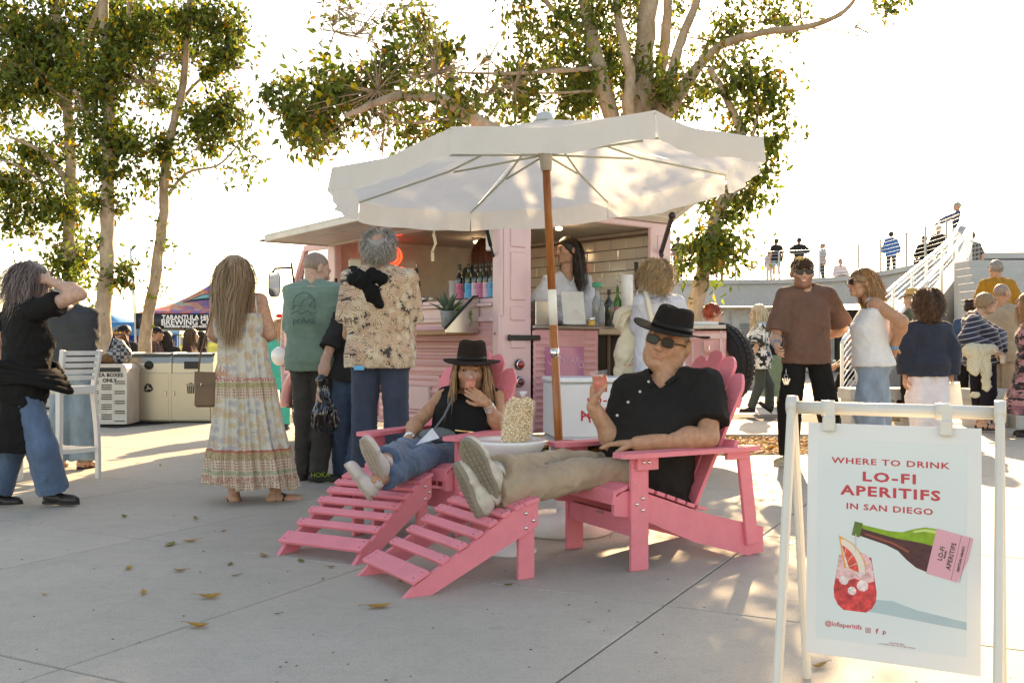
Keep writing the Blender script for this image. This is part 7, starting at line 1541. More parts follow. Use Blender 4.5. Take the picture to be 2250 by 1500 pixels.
def sit(x, y, yaw, seat=.45, H=1.7, z0=0.0, lean=.06):
    f = yawdir(yaw); r = np.cross(f, (0, 0, 1)); o = np.array([x, y, z0]); u = np.array([0, 0, 1.0])
    def L(a, b, c): return o + r * a + f * b + u * c
    J = dict(hl=L(-.09, 0, seat + .09), hr=L(.09, 0, seat + .09), kl=L(-.1, .42, seat + .1), kr=L(.1, .42, seat + .1), al=L(-.1, .42, .08), ar=L(.1, .42, .08), sl=L(-.18, lean, seat + .57), sr=L(.18, lean, seat + .57), el=L(-.23, .08 + lean, seat + .3), er=L(.23, .08 + lean, seat + .3), wl=L(-.1, .3 + lean, seat + .22), wr=L(.1, .3 + lean, seat + .22), hd=L(0, lean + .03, seat + .78), f=f, r=r, H=H, fl=f, fr=f, z0=z0); return J
HB = {k: hairm(k, c) for k, c in dict(grey=(.30, .28, .26), silver=(.40, .38, .35), brown=(.10, .055, .03), dark=(.025, .016, .012), blonde=(.50, .34, .18), lightb=(.30, .18, .09), stub=(.34, .25, .20), white=(.66, .58, .44), red=(.30, .05, .02), auburn=(.12, .03, .012), sandy=(.36, .25, .15)).items()}
SHD = mat('shoe_dark', (.018, .016, .015), .45, bs=.3, bscale=90); SOLE = mat('sole_grey', (.28, .25, .21), .8); SHT = mat('shoe_tan', (.38, .27, .16), .7); SOLK = mat('sole_black', (.02, .02, .02), .8)
def figure(label, J, sex='m', sk='fair', hair=None, top=None, bottom=None, shoes=(SHD, SOLK), h=.012, belly=0, wide=1.0, head_yaw=None, pitch=0, roll=0, arm=1.0, leg=1.0, hk=None, hands=True, group=None, curl=28, hcurl=None, handspec=None, feetup=None):
    J['prof'] = prof(MALE if sex == 'm' else FEM, J['H'], belly, wide); 
    J['s'] = J.get('hs', 1.05) * (J['H'] / 1.75) ** .4
    if 'hR' not in J: hy = head_yaw; J['hR'] = headR(hy, pitch, roll)
    root = person(label, J, group)
    hs_ = handspec if handspec is not None else (default_hands(J, max(.004, h * .5), curl) if hands is True else (default_hands(J, max(.004, h * .5), curl, hands) if hands else []))
    body(root, J, skin(sk), h=h, arm=arm, leg=leg, sex=sex, hands=hs_, headh=max(.0035, h * .5), headk=hk)
    s = J['s']
    if hair:
        kind, col, o = hair; o = dict(o)
        base_ = o.pop('base', {}); hm_ = HB[col]; parts = []
        if base_ is not None: parts.append(cap_hair(J, s=s, h=max(.006, h * .7), **base_))
        if o.get('n'): parts.append(strands(J, s=s, **o))
        mesh_obj('hair', parts, hm_, root)
    if bottom: trousers(root, J, bottom[0], h=max(h * .8, .008), leg=leg, **bottom[1]) if bottom[1].get('kind') != 'skirt' else shirt(root, J, bottom[0], h=max(h * .8, .008), **{k: v for k, v in bottom[1].items() if k != 'kind'})
    if top: shirt(root, J, top[0], h=max(h * .8, .008), arm=arm, **top[1])
    if shoes:
        for q in 'lr': shoe(root, J['a' + q], J['f' + q], (0, 0, 1), L=.155 * J['H'], upper=shoes[0], sole=shoes[1], h=max(.006, h * .6), ah=.045 * J['H'] if True else .075, sandal=len(shoes) > 2, skin=skin(sk))
    return root
def at(px, Y): return (px - CX) / F * Y
# ---- far left woman shading her eyes
Y = 6.5; J = stand(at(45, Y), Y, 1.63, -75)
setJ(J, hd=PJ(72, 622, Y), sr=PJ(84, 682, Y - .16), sl=PJ(30, 680, Y + .15), er=PJ(176, 646, Y - .2), wr=PJ(108, 616, Y - .1), el=PJ(-5, 760, Y + .2), wl=PJ(40, 830, Y + .3), hl=PJ(40, 862, Y + .08), hr=PJ(48, 862, Y - .08), kr=PJ(92, 985, Y - .1), ar=PJ(118, 1082, Y), kl=PJ(22, 985, Y + .1), al=PJ(-12, 1088, Y + .05), fr=(1, -.1, 0), fl=(1, .2, 0))
w1 = figure('grey haired woman in a long black tunic shading her eyes at the left edge', J, 'f', 'fair', ('long', 'grey', dict(n=900, length=.27, width=.009, curl=.006, cf=50, out=.035, grav=.3, wind=(-.5, 0, .1), cols=((.62, .42, .42), (.85, .75, .74), (.4, .26, .25)), seed=3, lenvar=.5, base=dict(thick=.03, noise_amp=.008, drop=[((0, -.05, 0), (0, -.06, -.1), .085, .07)]))),
    (cloth('black_jersey', (.012, .011, .011)), dict(hem=-.66, inf=.026, sleeve=.5, hemr=(.22, .22), amp=.013, f=13, sl=1.2)), (denim('mid', (.07, .12, .2)), dict(wide=1.25, cuff=.97, bell=.02, inf=.016)), h=.009, belly=.03, wide=1.02, head_yaw=-80, pitch=4, arm=1.15, leg=1.15, curl=55)
q = MB(); Mw = (J['hl'] + J['hr']) / 2
for k in range(5): z = .93 - k * .03; q.tube([(at(45, Y) + .235 * math.cos(a) + .02 * k, Y + .21 * math.sin(a), z + .02 * math.sin(a * 2 + k) - .05 * max(0, math.cos(a))) for a in [i * .349 for i in range(19)]], .018, 6, flat=1.3)
q.build('tied_sweater', cloth('black_jersey', (.012, .011, .011)), w1)
# ---- man in slate jacket behind her
Y = 8.45; J = stand(at(160, Y), Y, 1.6, -5); setJ(J, hd=PJ(128, 668, Y - .1)); J['el'] = PJ(112, 740, Y + .05); J['wl'] = PJ(120, 780, Y + .2); J['er'] = PJ(196, 735, Y + .1); J['wr'] = PJ(185, 700, Y + .3)
figure('man in a slate grey jacket and loose jeans bending behind the white bar stool', J, 'm', 'fair', ('short', 'silver', dict(base=dict(thick=.012), n=120, length=.03, seed=5)), (cloth('slate_jacket', (.05, .055, .06)), dict(sleeve=1.9, hem=.05, inf=.032, amp=.008, sl=1.3)), (denim('pale', (.16, .24, .30)), dict(wide=1.5, inf=.02, bell=.015)), (mat('sandal_brown', (.20, .07, .03), .5), SOLK, 1), h=.012, head_yaw=-20, pitch=-25, wide=1.15)
# ---- long haired woman in the tiered dress
Y = 6.72; J = stand(at(532, Y), Y, 1.66, 8); setJ(J, hd=PJ(518, 602, Y), el=PJ(470, 735, Y + .02), er=PJ(594, 735, Y + .02), wl=PJ(500, 745, Y + .22), wr=PJ(560, 740, Y + .24), sl=PJ(478, 660, Y), sr=PJ(572, 660, Y), al=PJ(515, 1085, Y), ar=PJ(608, 1085, Y), fl=(-.45, 1, 0), fr=(.9, .5, 0))
DRP = dress_print()
w2 = figure('woman with very long grey blonde hair in a tiered flower print dress, from behind', J, 'f', 'warm', ('long', 'sandy', dict(n=1600, length=.50, width=.008, curl=.004, cf=22, out=.006, grav=.45, gather=.07, cols=((1.1, 1.05, 1.0), (.75, .7, .62), (1.0, .9, .72), (.62, .5, .4)), seed=8, lenvar=.35, seg=12, avoid=[(PJ(500, 672, Y), PJ(550, 672, Y), .08)], pull=(0, -.3, 0), base=dict(thick=.014, noise_amp=.004, drop=[((0, -.05, 0), (0, -.07, -.12), .076, .065), ((0, -.08, -.1), (0, -.12, -.34), .06, .05)]))),
    None, None, (mat('sandal_black', (.02, .015, .013), .6), SOLK, 1), h=.009, head_yaw=0, arm=1.12, wide=1.05)
# the dress itself: gathered skirt from the bust down
c0 = (J['sl'] + J['sr']) / 2; q = MB(); tiers = [(1.26, .168, .115, 0, 0), (1.18, .175, .125, .003, 26), (1.10, .16, .12, .004, 26), (.83, .175, .15, .010, 22), (.825, .185, .16, .012, 30), (.6, .212, .18, .016, 24), (.36, .25, .21, .02, 22), (.355, .257, .215, .022, 30), (.12, .295, .25, .028, 19)]
def dressf(u, v):
    z = 1.26 - (1.26 - .115) * v; a = 2 * math.pi * u; zz = [t_[0] for t_ in tiers][::-1]
    f_ = lambda i: float(np.interp(z, zz, [t_[i] for t_ in tiers][::-1])); rx, ry, am = f_(1), f_(2), f_(3); n_ = 22; d = am * (math.sin(n_ * a + 1.5 * math.sin(3 * z)) * .6 + .7 * math.sin(9 * a + 2.3 + z * 3) + .5 * math.sin(37 * a)) 
    swing = max(0, 1.1 - z); x = J['hl'][0] * .5 + J['hr'][0] * .5 + (rx + d) * math.cos(a) + .075 * swing; y = c0[1] + (ry + d) * math.sin(a) - .02 * swing; return Vector((x - .02 * (z > 1.1), y, z + (.012 * math.sin(5 * a) + .02 * math.cos(a) * -1) * (v > .9)))
q.grid(dressf, 220, 110, closeu=True); q.build('dress', DRP, w2, thick=.002)
q = MB()
for s, px in ((-1, 486), (1, 562)): q.tube([PJ(px + 3 * s, 690, Y - .11), PJ(px, 664, Y - .10), PJ(px, 645, Y - .02), PJ(px, 650, Y + .08)], .006, 6, flat=.4)
q.build('strap', DRP, w2); q = MB(); q.box(P(521, 605, Y - .115), (.075, .012, .022), bevel=.003); q.build('hair_clip', mat('clip_pearl', (.6, .58, .52), .3), w2)
hb = thing('handbag', 'brown leather shoulder bag hanging beside the tiered dress', 'handbag', tuple(P(455, 890, Y))); LBR = mat('bag_leather', (.16, .085, .045), .5, bs=.3, bscale=120); q = MB(); q.prism([(-.085, -.1), (.085, -.1), (.078, .095), (-.078, .1)], -.035, .035, frame(P(457, 861, Y - .05), (1, .15, 0), Z)); o = q.build('bag_body', LBR, hb); o.modifiers.new('b', 'BEVEL').width = .015
q = MB(); q.prism([(-.082, .0), (.082, .0), (.08, .085), (-.08, .09)], .036, .042, frame(P(457, 845, Y - .05), (1, .15, 0), Z)); q.build('flap', LBR, hb); q = MB(); q.tube([P(435, 832, Y - .08), P(440, 780, Y - .06), P(464, 690, Y - .05), P(478, 638, Y), P(490, 650, Y + .1), P(480, 840, Y + .05)], .006, 6); q.build('strap', LBR, hb)
q = MB(); q.tube([P(443, 840, Y - .1), P(440, 850, Y - .1)], .004, 6); q.build('zip_pull', CHR, hb)
# ---- man in the green tee
Y = 7.7; J = stand(at(690, Y), Y, 1.80, -12); setJ(J, hd=PJ(697, 592, Y + .03), el=PJ(648, 745, Y + .12), wl=PJ(668, 770, Y + .32), er=PJ(738, 740, Y + .12), wr=PJ(728, 725, Y + .36), al=PJ(668, 1038, Y + .05), ar=PJ(700, 1040, Y - .1), kl=PJ(672, 915, Y), kr=PJ(712, 915, Y - .02), fl=(.3, 1, 0), fr=(.95, .35, 0))
m3 = figure('balding man in a sage green T-shirt and grey trousers, leaning to the van counter', J, 'm', 'fair', ('short', 'stub', dict(base=dict(thick=.003, noise_amp=.001, line=(.06, .085, -.07, -.075)))), (cloth('sage_green', (.17, .26, .205), attr=False), dict(hem=-.14, inf=.026, sleeve=.8, sl=1.5, amp=.007, f=15, flare=.008)), (cloth('trouser_taupe', (.055, .05, .045), rough=.7), dict(wide=1.1, inf=.018, amp=.009, f=18)), (mat('trainer_olive', (.035, .037, .028), .7), SOLE), h=.010, head_yaw=-50, pitch=-22, wide=1.1, belly=.03)
PR = cloth('print_slate', (.09, .145, .135)); mo = frame(P(668, 690, Y - .2), (1, .04, 0), Z); text('prAna', .068, mo @ Matrix.Translation((.0, -.05, 0)), PR, m3, bold=.001, ext=.003)
q = MB(); arc_ = lambda cx, cy, r, a0, a1, n=14: [mo @ Vector((cx + r * math.cos(R(a0 + (a1 - a0) * i / n)), cy + r * math.sin(R(a0 + (a1 - a0) * i / n)) * 1.15, 0)) for i in range(n + 1)]
q.tube(arc_(.0, .07, .082, 200, -20), .0035, 4); q.tube([mo @ Vector(p_) for p_ in ((-.1, .03, 0), (-.06, .07, 0), (-.03, .06, 0), (.0, .11, 0), (.03, .12, 0), (.04, .155, 0), (.05, .12, 0), (.085, .11, 0), (.06, .095, 0), (.04, .06, 0))], .0035, 4); q.tube([mo @ Vector(p_) for p_ in ((-.1, -.0, 0), (-.05, .025, 0), (-.02, .0, 0), (.03, .03, 0), (.06, .0, 0), (.09, .02, 0))], .0035, 4); q.build('chest_print', PR, m3)
text('HOKA', .05, frame(P(704, 1043, Y - .17), (1, .25, 0), Z), mat('lime_print', (.3, .4, .04), .5), m3, ext=.003)
# ---- man in dark tee holding the black bag (head hidden behind the flowered shirt)
Y = 7.65; J = stand(at(775, Y), Y, 1.62, -15); setJ(J, hd=PJ(800, 640, Y + .1), sl=PJ(748, 702, Y - .05), sr=PJ(830, 702, Y + .05), el=PJ(716, 790, Y - .2), wl=PJ(703, 862, Y - .3), al=PJ(752, 1040, Y + .1), ar=PJ(775, 1045, Y), fl=(.5, 1, 0), fr=(1, .3, 0))
figure('charcoal T-shirt person gripping a black plastic bag, half hidden by the flowered shirt', J, 'm', 'fair', ('short', 'brown', dict(base=dict(thick=.012))), (cloth('charcoal', (.035, .033, .033)), dict(hem=-.16, inf=.024, sleeve=.72, sl=1.3)), (denim('blue', (.05, .085, .15)), dict(wide=1.25, inf=.018)), (mat('boot_tan', (.2, .1, .05), .7), SOLK), h=.010, head_yaw=-10, curl=70, wide=1.05)
bb_ = thing('plastic_bag', 'glossy black plastic carrier bag held at the charcoal T-shirt man\'s side', 'plastic bag', tuple(P(712, 900, 7.35))); S = SDF(); S.cone(P(716, 925, 7.31), P(712, 955 - 30, 7.31), .10, .09, .05, flat=((0, 1, 0), .6)); S.cone(P(710, 850, 7.35), P(714, 905, 7.32), .028, .08, .04); S.cone(P(708, 836, 7.34), P(712, 858, 7.34), .045, .03, .03); S.disp(lambda X: .012 * np.abs(lattice(X * np.array([1, 1, .35]), 31, 60)) - .004 + .005 * lattice(X * np.array([1.5, 1, .5]), 4, 90)); mesh_obj('bag_skin', [S.mesh(.006)], mat('black_plastic', (.008, .008, .009), .16, coat=.8), bb_)
# ---- flowered shirt man
Y = 7.1; J = stand(at(835, Y), Y, 1.87, 0, sh=1.1); setJ(J, hd=PJ(833, 553, Y + .03), el=PJ(766, 735, Y + .1), wl=PJ(795, 720, Y + .38), er=PJ(902, 735, Y + .12), wr=PJ(880, 720, Y + .38), kl=PJ(800, 945, Y), kr=PJ(872, 945, Y), al=PJ(795, 1045, Y + .02), ar=PJ(880, 1045, Y + .02))
m4 = figure('tall man with curly grey hair in a cream and black flowered shirt, from behind', J, 'm', 'warm', ('curly', 'silver', dict(n=1100, length=.075, width=.006, curl=.010, cf=150, out=.03, grav=.12, seed=12, vol=1.1, bald=True, lenvar=.5, cols=((1.1, 1.1, 1.1), (.7, .68, .65), (1.3, 1.28, 1.22)), line=(.07, .05, -.09, -.12), base=dict(thick=.022, noise_amp=.008, bald=True, f=120, line=(.07, .06, -.08, -.11)))), (hawaiian(), dict(hem=-.13, inf=.034, sleeve=.75, sl=1.3, amp=.007, f=14)), (denim('indigo', (.028, .042, .075)), dict(wide=1.1, inf=.018, leg=1.0) if False else dict(wide=1.1, inf=.018)), h=.009, head_yaw=0, wide=1.1, leg=1.0, belly=.03)
# hair from the crown strands removed: bald patch
S = SDF(); S.ell(PJ(787, 615, Y - .12), (.075, .05, .05)); S.ell(PJ(815, 640, Y - .15), (.05, .035, .09)); S.cone(PJ(775, 600, Y + .02), PJ(800, 620, Y - .14), .055, .06, .04); S.cone(PJ(818, 600, Y - .13), PJ(838, 612, Y - .16), .04, .045, .03); S.cone(PJ(820, 640, Y - .16), PJ(833, 668, Y - .17), .05, .035, .02); S.disp(folds(.014, 26, 6)); sw = thing('draped_sweater', 'black sweater slung over the flowered shirt shoulder', 'sweater', tuple(P(800, 630, Y - .1))); mesh_obj('knit', [S.mesh(.008, 1)], cloth('black_knit', (.008, .008, .008)), sw)
q = MB(); q.box(P(789, 808, Y - .165), (.07, .012, .03), Matrix.Identity(4)); q.build('blue_cloth', mat('sky_cloth', (.08, .38, .65), .7), m4)
# ---- inside the van
Y = 9.85; J = stand(at(1066, Y), Y, 1.70, 20, z0=.38); figure('red haired worker inside the van, seen from behind over the bottles', J, 'f', 'fair', ('long', 'auburn', dict(n=500, length=.34, width=.008, out=.02, grav=.45, cols=((1, 1, 1), (1.6, 1.3, 1.2)), seed=2, base=dict(thick=.022, drop=[((0, -.05, 0), (0, -.07, -.14), .085, .085)]))), (cloth('dark_top', (.03, .028, .03)), dict(sleeve=.7)), (cloth('dark_bottom', (.03, .028, .03)), {}), h=.014, head_yaw=15)
Y = 9.25; J = stand(at(1240, Y), Y, 1.74, 165, z0=.38); J['z0'] = .38; setJ(J, hd=PJ(1246, 550, Y - .05), sr=PJ(1204, 622, Y - .08), sl=PJ(1286, 616, Y + .05), er=PJ(1182, 672, Y - .2), wr=PJ(1204, 690, Y - .42), el=PJ(1300, 690, Y - .08), wl=PJ(1286, 735, Y - .2))
m5 = figure('young barista with long straight dark hair and a white shirt inside the van', J, 'f', 'warm', ('long', 'dark', dict(n=1100, length=.56, width=.007, curl=.002, out=.01, grav=.5, cols=((1.2, 1.1, 1), (2.2, 1.7, 1.3)), seed=14, tuck=True, lenvar=.25, seg=11, line=(.08, .066, -.07, -.08), avoid=[(PJ(1196, 632, Y), PJ(1282, 626, Y), .06)], base=dict(thick=.013, drop=[((0, -.06, .0), (0, -.08, -.16), .075, .06)]))), (mat('white_cotton', (.72, .73, .76), .8, thin=.15, bs=.4, bscale=60, bdist=.004), dict(sleeve=1.55, inf=.026, sl=1.9, hem=-.1, amp=.012, f=18, vdeep=.06)), (cloth('dark_bottom', (.03, .028, .03)), {}), h=.009, head_yaw=122, pitch=-3, hk=dict(lips=(.9, .42, .4), brow=(.12, .08, .06)), curl=20)
def eyes(J, root, s=1.0, iris=(.05, .025, .012)):
    for q_ in (-1, 1):
        c = J['hd'] + J['hR'] @ (np.array([q_ * .0315, .0865, .003]) * s); f_ = J['hR'][:, 1]; b = MB(); b.ball(c - f_ * .0082 * s, .0098 * s, 14, 10, tint=(1, 1, 1)); o = b.build('eye', mat('eye_white', (.38, .34, .31), .15), root); b = MB(); b.ball(c + f_ * .0030 * s, (.0052 * s,) * 3, 12, 8); b.build('iris', mat('iris_brown', iris, .1), o)
        b = MB(); b.tube([Vector(c + J['hR'] @ (np.array([x_, .0045 - abs(x_) * .1, .0045 + .002 * math.cos(x_ * 120)]) * s)) for x_ in (-.014, -.007, 0, .007, .014)], .0014 * s, 4); b.build('lash', mat('lash_black', (.01, .008, .007), .6), o)
eyes(J, m5, J['s'])
# ---- curly blonde woman at the rear counter
Y = 8.25; J = stand(at(1447, Y), Y, 1.72, 25); setJ(J, hd=PJ(1440, 608, Y), el=PJ(1408, 715, Y + .05), er=PJ(1494, 700, Y + .05), wl=PJ(1400, 735, Y + .3), wr=PJ(1480, 735, Y + .3))
m6 = figure('woman with windblown curly blonde hair and a white blouse at the rear counter', J, 'f', 'fair', ('curly', 'blonde', dict(n=1600, length=.19, width=.005, curl=.014, cf=90, out=.03, grav=.25, wind=(-.3, 0, .15), vol=1.0, seed=21, cols=((1, 1, 1), (.55, .5, .45), (1.35, 1.3, 1.2)), lenvar=.5, base=dict(thick=.020, noise_amp=.010, f=55, cols=(.6, .55, .5), drop=[((0, -.04, 0), (0, -.05, -.10), .078, .068)]))), (mat('white_blouse', (.70, .71, .76), .8, thin=.2, bs=.4, bscale=50, bdist=.005), dict(sleeve=1.7, inf=.03, sl=1.5, hem=-.2, amp=.009, f=16)), (denim('pale', (.16, .24, .30)), {}), h=.010, head_yaw=35, pitch=-12)
q = MB(); q.tube([P(1418, 640, Y - .12), P(1424, 660, Y - .17), P(1432, 700, Y - .19), P(1440, 760, Y - .18)], .022, 6, flat=.25); q.build('bag_strap', TOTE, m6)
q = MB(); g5 = random.Random(2)
for k in range(26): a = g5.uniform(0, 6.28); c_ = P(1452 + g5.uniform(-20, 20), 645 + g5.uniform(0, 14), Y - .155); q.tube([c_, c_ + Vector((g5.uniform(-.03, .03), -.008, g5.uniform(-.04, .0))), c_ + Vector((g5.uniform(-.04, .04), -.004, g5.uniform(-.05, .01)))], .0014, 4)
q.build('embroidery', mat('embroidery', (.12, .12, .16), .8), m6, kind='stuff')
# ---- seated man
def footplace(heel, toe, w, ah):
    t = unit(toe - heel); L = np.linalg.norm(toe - heel); w = A3(w); w = unit(w - t * (w @ t)); return heel + t * (.087 * L / .284) + w * ah, (t, w, L * .986)
FT = {}; AR, FT['r'] = footplace(PJ(1088, 1104, 4.44), PJ(1016, 968, 4.34), (.42, .90, .1), .09); AL, FT['l'] = footplace(PJ(1052, 1150, 4.44), PJ(994, 1018, 4.40), (.90, .42, .15), .09)
J = dict(H=1.82, hl=PJ(1452, 1052, 4.98), hr=PJ(1425, 1042, 5.18), kl=PJ(1280, 1040, 4.76), kr=PJ(1238, 1022, 4.98), al=AL, ar=AR, sl=PJ(1556, 842, 5.0), sr=PJ(1374, 858, 5.2), el=PJ(1556, 960, 4.86), wl=PJ(1400, 974, 4.82), er=PJ(1358, 985, 5.02), wr=PJ(1304, 893, 4.97), hd=PJ(1467, 752, 5.14), f=np.array([-.8, -.6, 0]), fl=(0, 0, 1), fr=(0, 0, 1)); J['hR'] = headR(153, 1, -15); J['hs'] = 1.2
CUPM = P(1321, 838, 4.93)
hs_ = [dict(w=J['wr'], d=(-.02, -.02, 1), n=(1, .05, -.1), side=1, curl=[26, 30, 32, 30], L=.20, h=.0032, spread=5, thumb=30), dict(w=J['wl'], d=(-1, .3, -.02), n=(0, 0, -1), side=-1, curl=12, L=.2, h=.0036)]
SM = figure('seated man in a black fedora, sunglasses and black shirt raising a pink drink', J, 'm', 'tan', ('short', 'grey', dict(base=dict(thick=.004, noise_amp=.001, line=(.07, .06, -.07, -.08)))), (cloth('black_linen', (.016, .014, .013), rough=.85), dict(hem=-.30, inf=.026, sleeve=.74, sl=1.35, amp=.010, f=15, neck=.08, vdeep=.03, hemr=(.26, .21))), (cloth('khaki', (.38, .285, .20), rough=.85), dict(inf=.015, wide=1.08, amp=.012, f=17, cuff=.95, bell=.014)), None, h=.0065, belly=.10, wide=1.08, arm=1.28, leg=.92, hk=dict(fat=1.0, lips=(.95, .76, .72), brow=(.5, .42, .38), openm=True), handspec=hs_)
glasses(SM, J, J['s'], w=.052, hh=.036, frame_m=mat('tortoise', (.05, .025, .012), .25))
fedora(SM, J, J['s'] * 1.04, cloth('black_felt', (.014, .011, .010), rough=.95), cloth('hat_ribbon', (.012, .010, .010), rough=.5), brim=.08, crown=.088, z0=.05, up=.28)
BTN = mat('button_bone', (.5, .47, .42), .3)
for bx, by, bY in ((1425, 838, 5.02), (1406, 860, 4.93), (1380, 883, 4.87), (1356, 912, 4.845)):
    hitp = None; q = MB(); q.lathe([(.0065, 0), (.007, .0015), (.004, .0022), (.0035, .0012), (.0001, .0012)], M=frame(P(bx, by, bY), (1, 0, .2), Z).to_3x3() , c=P(bx, by, bY - .0), seg=12); q.build('button', BTN, SM)
q = MB()
for sg_ in (-1, 1): nb_ = (J['sl'] + J['sr']) / 2; up_ = unit(J['hd'] - nb_); rr_ = unit(J['sr'] - J['sl']); ff_ = J['tf']; q.grid(lambda u, v: Vector(nb_ + up_ * (.06 - .012 * v - .05 * u * u) + rr_ * sg_ * (.075 * math.cos(u * 1.25) + .028 * v) + ff_ * (.01 + .085 * math.sin(u * 1.35) + .02 * v)), 12, 4)
q.build('collar', cloth('black_linen', (.016, .014, .013)), SM, thick=.004)
def trainer(root, a, t, w, L): return shoe(root, a, t, w, L=L, upper=mat('trainer_white', (.50, .46, .39), .6, var=.2, vs=25, bs=.4, bscale=160), sole=mat('trainer_sole', (.24, .205, .155), .75), h=.0045, tread=True, ah=.085, width=1.12)
trainer(SM, J['al'], *FT['l']); trainer(SM, J['ar'], *FT['r'])
cup = thing('drink_cup', 'clear plastic cup of coral drink in the seated man\'s raised hand', 'drink', tuple(CUPM)); TM2 = Matrix.Rotation(R(-6), 3, 'Y')
CLP = mat('cup_clear', (.95, .96, .97), .04, alpha=.13, coat=1.0); LIQ = mat('coral_drink', (.85, .19, .07), .15, var=.15, vs=30, emit=None, coat=.5, thin=.45)
def cupbuild(t, c, M, r=.043, hh=.105, fill=.8):
    q = MB(); q.lathe([(r * .72, 0), (r * .98, hh), (r * 1.04, hh), (r * 1.04, hh + .004), (r * .96, hh + .003)], M=M, c=c, seg=32, caps=False); q.build('cup', CLP, t)
    q = MB(); q.lathe([(r * .69, .003), (r * (.69 + .24 * fill), hh * fill)], M=M, c=c, seg=28); q.build('liquid', LIQ, t)
    g_ = random.Random(3)
    for k in range(4): q = MB(); q.box(c + M @ Vector((g_.uniform(-.5, .5) * r, g_.uniform(-.8, 0) * r, hh * fill)), (.02, .02, .012), bevel=.003); q.build('ice', mat('ice_cube', (.85, .6, .55), .1, alpha=.5), t)
cupbuild(cup, CUPM - Z * .055, TM2)
# ---- seated woman
BR, FT['r'] = footplace(PJ(840, 1062, 4.98), PJ(794, 963, 4.90), (.40, .9, .1), .078); BL_, FT['l'] = footplace(PJ(812, 1102, 4.96), PJ(755, 1020, 4.94), (.85, .1, .5), .078)
J = dict(H=1.68, hl=PJ(1030, 1000, 5.86), hr=PJ(992, 1000, 5.92), kl=PJ(938, 1003, 5.45), kr=PJ(888, 990, 5.52), al=BL_, ar=BR, sl=PJ(1092, 872, 6.02), sr=PJ(976, 868, 6.08), el=PJ(1098, 938, 5.86), wl=PJ(1070, 885, 5.78), er=PJ(915, 930, 5.9), wr=PJ(897, 965, 5.62), hd=PJ(1036, 812, 5.98), f=np.array([-.4, -.9, 0]), fl=(0, 0, 1), fr=(0, 0, 1)); J['hR'] = headR(176, -4, -2); J['hs'] = 1.14; CW = P(1033, 842, 5.80)
hs_ = [dict(w=J['wr'], d=(-.12, -.85, -.32), n=(0, .3, -1), side=1, curl=18, L=.178, h=.0036, spread=9), dict(w=J['wl'], d=(-.80, .02, .55), n=(-.3, .95, .1), side=-1, curl=[24, 26, 28, 30], L=.178, h=.0034, spread=6, thumb=20)]
SW_ = figure('seated woman in a black fedora and black top sipping a pink drink', J, 'f', 'tan', ('long', 'lightb', dict(n=900, length=.40, width=.009, curl=.005, cf=30, out=.008, grav=.5, cols=((1.1, 1, .9), (.6, .5, .42), (1.6, 1.35, 1.0)), seed=31, lenvar=.3, seg=11, line=(.062, .05, -.07, -.08), minz=-.02, maxz=.055, avoid=[(PJ(976, 872, 6.05), PJ(1092, 876, 6.0), .07)], pull=(0, -.18, 0), base=dict(thick=.01, drop=[((0, -.05, .0), (0, -.06, -.12), .08, .07)]))), (cloth('black_ribbed', (.012, .011, .011)), dict(hem=-.05, inf=.014, sleeve=0, amp=.004, neck=.095, vdeep=.02)), (denim('mid', (.07, .12, .2)), dict(inf=.012, wide=1.0, cuff=.92, bell=.014, amp=.010)), None, h=.0065, head_yaw=176, arm=1.08, wide=1.05, belly=.02, hk=dict(lips=(.9, .45, .42), brow=(.3, .22, .17)), handspec=hs_)
eyes(J, SW_, J['s']); fedora(SW_, J, J['s'] * .98, cloth('brown_felt', (.022, .014, .012), rough=.95), cloth('hat_ribbon', (.012, .010, .010), rough=.5), brim=.082, crown=.10, z0=.05, up=.12)
wc = thing('drink_cup', 'clear plastic cup of pale pink drink held at the seated woman\'s mouth', 'drink', tuple(CW)); cupbuild(wc, CW - Z * .035 + Vector((0, .015, 0)), Matrix.Rotation(R(-22), 3, 'X') , r=.04, hh=.10, fill=.62)
for c_, a_ in ((J['wl'] * .8 + J['el'] * .2, J['el'] - J['wl']), (J['wr'] * .93 + J['er'] * .07, J['er'] - J['wr'])):
    ax_ = unit(a_); M_ = frame(c_, Vector(ax_).orthogonal(), Vector(ax_).cross(Vector(ax_).orthogonal()))
    for k in range(4): q = MB(); q.tube([M_ @ Vector((.033 * math.cos(t_), .029 * math.sin(t_), -.018 + .010 * k + .004 * math.sin(t_ + k))) for t_ in [i * .3491 for i in range(19)]], .0028, 5); q.build('bracelet', CHR, SW_)
q = MB(); q.lathe([(.004, 0), (.006, .003), (.0001, .006)], c=CW + Vector((.012, -.045, -.012)), seg=8); q.build('ring', mat('gold', (.7, .5, .2), .2, 1), SW_)
def trainer2(a, t, w, L): return shoe(SW_, a, t, w, L=L, upper=mat('trainer_blush', (.52, .46, .43), .6, bs=.4, bscale=160), sole=mat('trainer_sole2', (.40, .33, .27), .7), h=.0042, tread=True, ah=.075, width=.95)
trainer2(BR, *FT['r']); trainer2(BL_, *FT['l'])
pu = thing('grey_purse', 'grey leather purse with a strap resting in the seated woman\'s lap', 'handbag', tuple(P(960, 960, 5.65))); S = SDF(); S.ell(PJ(960, 960, 5.68), (.11, .07, .055), k=.03); S.disp(folds(.006, 40, 3)); mesh_obj('purse_body', [S.mesh(.006, 1)], mat('grey_leather', (.10, .115, .12), .45, bs=.3, bscale=90), pu)
